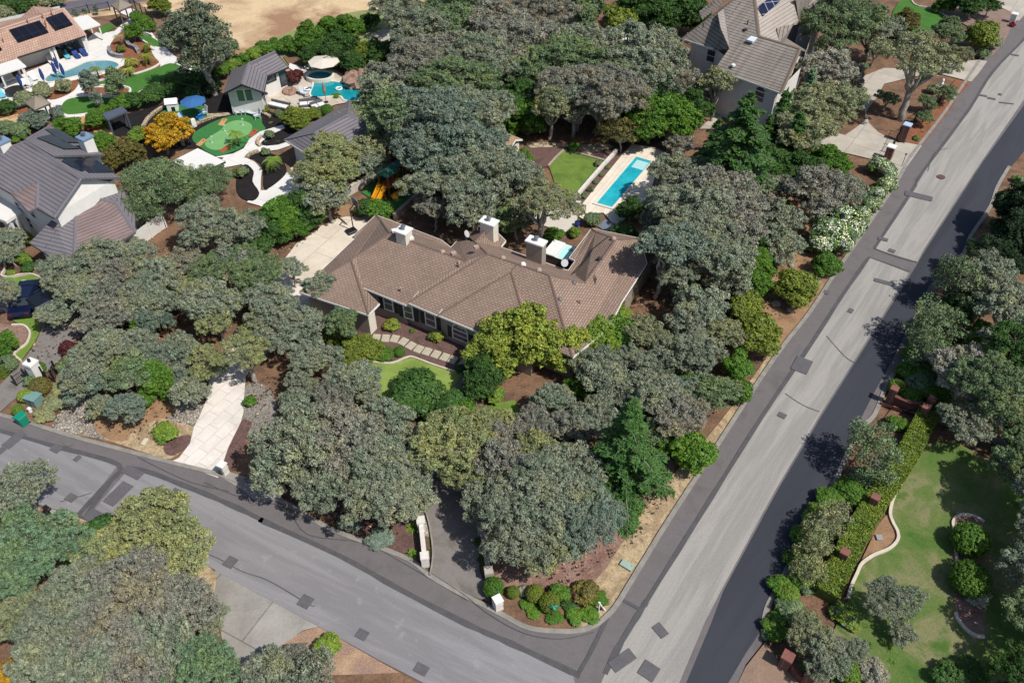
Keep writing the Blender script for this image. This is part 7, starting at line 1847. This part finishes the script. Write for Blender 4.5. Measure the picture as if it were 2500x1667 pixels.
# basketball hoop
r=empty('basketball_hoop',g('F',925,768),'black basketball hoop at the edge of the stamped court','basketball hoop',None,2.2)
MB().tube([(0,0,.2),(0,.05,2.6),(0,-.5,3.0)],.06,6).build('pole',m_blk,r); MB().box((0,.25,.2),(.8,1.0,.28)).build('base',m_blk,r,bevel=.04); MB().box((0,-.6,3.1),(1.2,.05,.8)).build('backboard',pmat('backboard_grey','6c7076',.3,.1),r)
m=MB(); m.tube([(.23*math.cos(a/12*6.283),-.87+.23*math.sin(a/12*6.283),2.85) for a in range(13)],.015,4); m.build('rim',pmat('rim_orange','b5461c',.5,.1),r)
# car under the oaks
def car(k,x,y,rz,body,label):
    r=empty('parked_car',g(k,x,y),label,'car',None,rz); L,W=4.6,1.82
    prof=[(-L/2,.35),(-L/2,.8),(-L/2+.25,.95),(-1.2,1.0),(-.75,1.38),(.9,1.42),(1.65,1.05),(L/2-.1,.92),(L/2,.75),(L/2,.35)]
    def ex(pr,w,m,inset_=0.0):
        n=len(pr); vs=[(x_,-w/2+(0.16 if z_>1.1 else 0),z_) for x_,z_ in pr]+[(x_,w/2-(0.16 if z_>1.1 else 0),z_) for x_,z_ in pr]
        return m.add(vs,[tuple(range(n))[::-1],tuple(range(n,2*n))]+[(i,(i+1)%n,n+(i+1)%n,n+i) for i in range(n)])
    ex(prof,W,MB()).build('body',body,r,bevel=.04)
    ws=MB(); ws.add([(-1.16,-.72,1.03),(-1.16,.72,1.03),(-.8,.66,1.36),(-.8,-.66,1.36)],[(0,1,2,3)]); ws.add([(.96,-.66,1.4),(.96,.66,1.4),(1.6,.72,1.1),(1.6,-.72,1.1)],[(0,1,2,3)]); o=ws.build('windscreen',glass('car_glass','11161b'),r); o.location.z=.03
    for sx in (-1.42,1.4):
        for sy in (-1,1):
            w=MB().lathe([(.33,-.11),(.33,.11)],n=18).build('wheel',m_blk,r); w.location=(sx,sy*.82,.33); w.rotation_euler=(math.pi/2,0,0); h=MB().lathe([(.19,-.12),(.19,.12)],n=12).build('rim',m_metal,w)
    for sy in (-1,1): MB().box((-L/2-.01,sy*.65,.72),(.06,.34,.16)).build('headlight',m_white_p,r); MB().box((L/2+.01,sy*.65,.78),(.06,.3,.14)).build('tail_light',pmat('tail_red','7a1015',.3,.1),r)
    return r
m_car=pmat('dark_car_paint','14161c',.2,.05,1,spec=.8); car('I',400,425,math.radians(-38)+math.pi,m_car,'black car half hidden under oaks on the left asphalt drive')
car('I',250,360,math.radians(-80),pmat('blue_car_paint','0c1430',.2,.05,1,spec=.8),'dark blue car nose at the lawn of the left asphalt drive')
# lamp, statue, tarps, drain, gate posts, misc
r=empty('garden_lamp',g('L',620,690),'dark garden lamp post inside the white flowering hedge','lamp'); MB().tube([(0,0,0),(0,0,3.0)],.04,6).build('pole',m_blk,r); MB().box((0,0,3.15),(.35,.35,.4),taper=.7).build('lamp_head',m_blk,r)
r=empty('statue',g('H',1550,775),'small white garden statue beside the forked oak','statue'); MB().lathe([(.3,0),(.28,.3),(.15,.35),(.14,.5)],n=10).build('plinth',m_blockw,r); MB().lathe([(.14,.5),(.2,.7),(.12,.95),(.17,1.1),(.1,1.25),(.02,1.3)],n=12).build('figure',m_white_p,r)
def tarp(k,x,y,sx,sy,h,mat,label,seed):
    rng=np.random.default_rng(seed); n=14; vs=[];fs=[]
    for i in range(n+1):
        for j in range(n+1):
            u,v_=i/n*2-1,j/n*2-1; d=max(0,1-u*u*.9)*max(0,1-v_*v_*.9); vs.append((u*sx/2,v_*sy/2,.1+h*d**.6+rng.normal(0,.06)*(d>.1)))
    fs=[(i*(n+1)+j,(i+1)*(n+1)+j,(i+1)*(n+1)+j+1,i*(n+1)+j+1) for i in range(n) for j in range(n)]
    o=link('tarpaulin',mesh('tarpaulin',vs,fs),mat); o.location=g(k,x,y); o.rotation_euler=(0,0,rng.uniform(0,3)); tag(o,label,'tarpaulin')
tarp('C',1465,170,3.2,3.0,1.9,m_white_p,'white covered heap at the top among oaks',1); tarp('C',1430,375,4.2,2.8,1.4,m_white_p,'white covered heap in the middle of the oaks left of the tile roof house',2); tarp('C',1890,265,2.6,2.0,.8,m_blu2,'bright blue crumpled tarpaulin on the terrace',3); tarp('C',1930,185,1.3,1.0,.8,pmat('magenta','8a2a6a',.7,.1),'magenta covered item above the blue tarpaulin',4); tarp('C',1780,870,3.5,1.0,.4,pmat('silver_sheet','b8bcc2',.4,.1),'silver sheet along the lower edge of the sandy lot',5); tarp('C',1960,440,2.0,1.4,.9,pmat('pink_sheet','a8706a',.8,.1),'pinkish covered furniture under the eave of the tile roof house',6)
o=MB().box((0,0,.16),(.42,.42,.2)).build('drain_box',m_gcab and pmat('drain_grey','8c8c8e',.7,.1),bevel=.02); o.location=g('Q',1290,388); tag(o,'grey square drain box in the curved dirt bed of the estate lawn','drain box')
r=empty('planter',g('U',1412,165),'cobalt blue glazed pot at the pool steps','planter'); MB().lathe([(.16,0),(.26,.3),(.22,.5)],(0,0,.1),14).build('pot',pmat('cobalt','1b3f9a',.2,.05),r); MB().lathe([(.2,.5),(.19,.53)],(0,0,.1),12).build('soil',m_blk,r)
for i,(x,y,l) in enumerate(((1130,800,'upper'),(1145,830,'middle'),(1165,860,'lower'))):
    o=MB().box((0,0,.1),(1.6,.35,.2+.1*(2-i))).build('garden_step',m_cope,bevel=.02); o.location=g('G',x-25,y-30); o.rotation_euler=(0,0,-.9); tag(o,l+' pale step down from the lap pool deck','step','steps from the lap pool deck')
r=empty('pool_handrail',g('G',1125,760),'dark handrail at the lap pool steps','handrail'); MB().tube([(0,0,.1),(0,0,.95),(.5,-.5,.8),(.5,-.5,.0)],.025).build('rail',m_blk,r)
r=empty('garden_sign',g('L',1213,30),'thin black stake light at the concrete entrance','lamp'); MB().tube([(0,0,0),(0,0,1.5)],.03).build('pole',m_blk,r); MB().box((0,0,1.55),(.15,.15,.12)).build('lamp_head',m_blk,r)
r=empty('small_hydrant',g('I',268,1300),'little white post between cabinet and street','post'); MB().lathe([(.14,0),(.12,.35),(.15,.38),(.05,.5)],n=12).build('post_body',m_white_p,r); MB().box((0,0,.3),(.36,.1,.1)).build('arm',m_white_p,r)
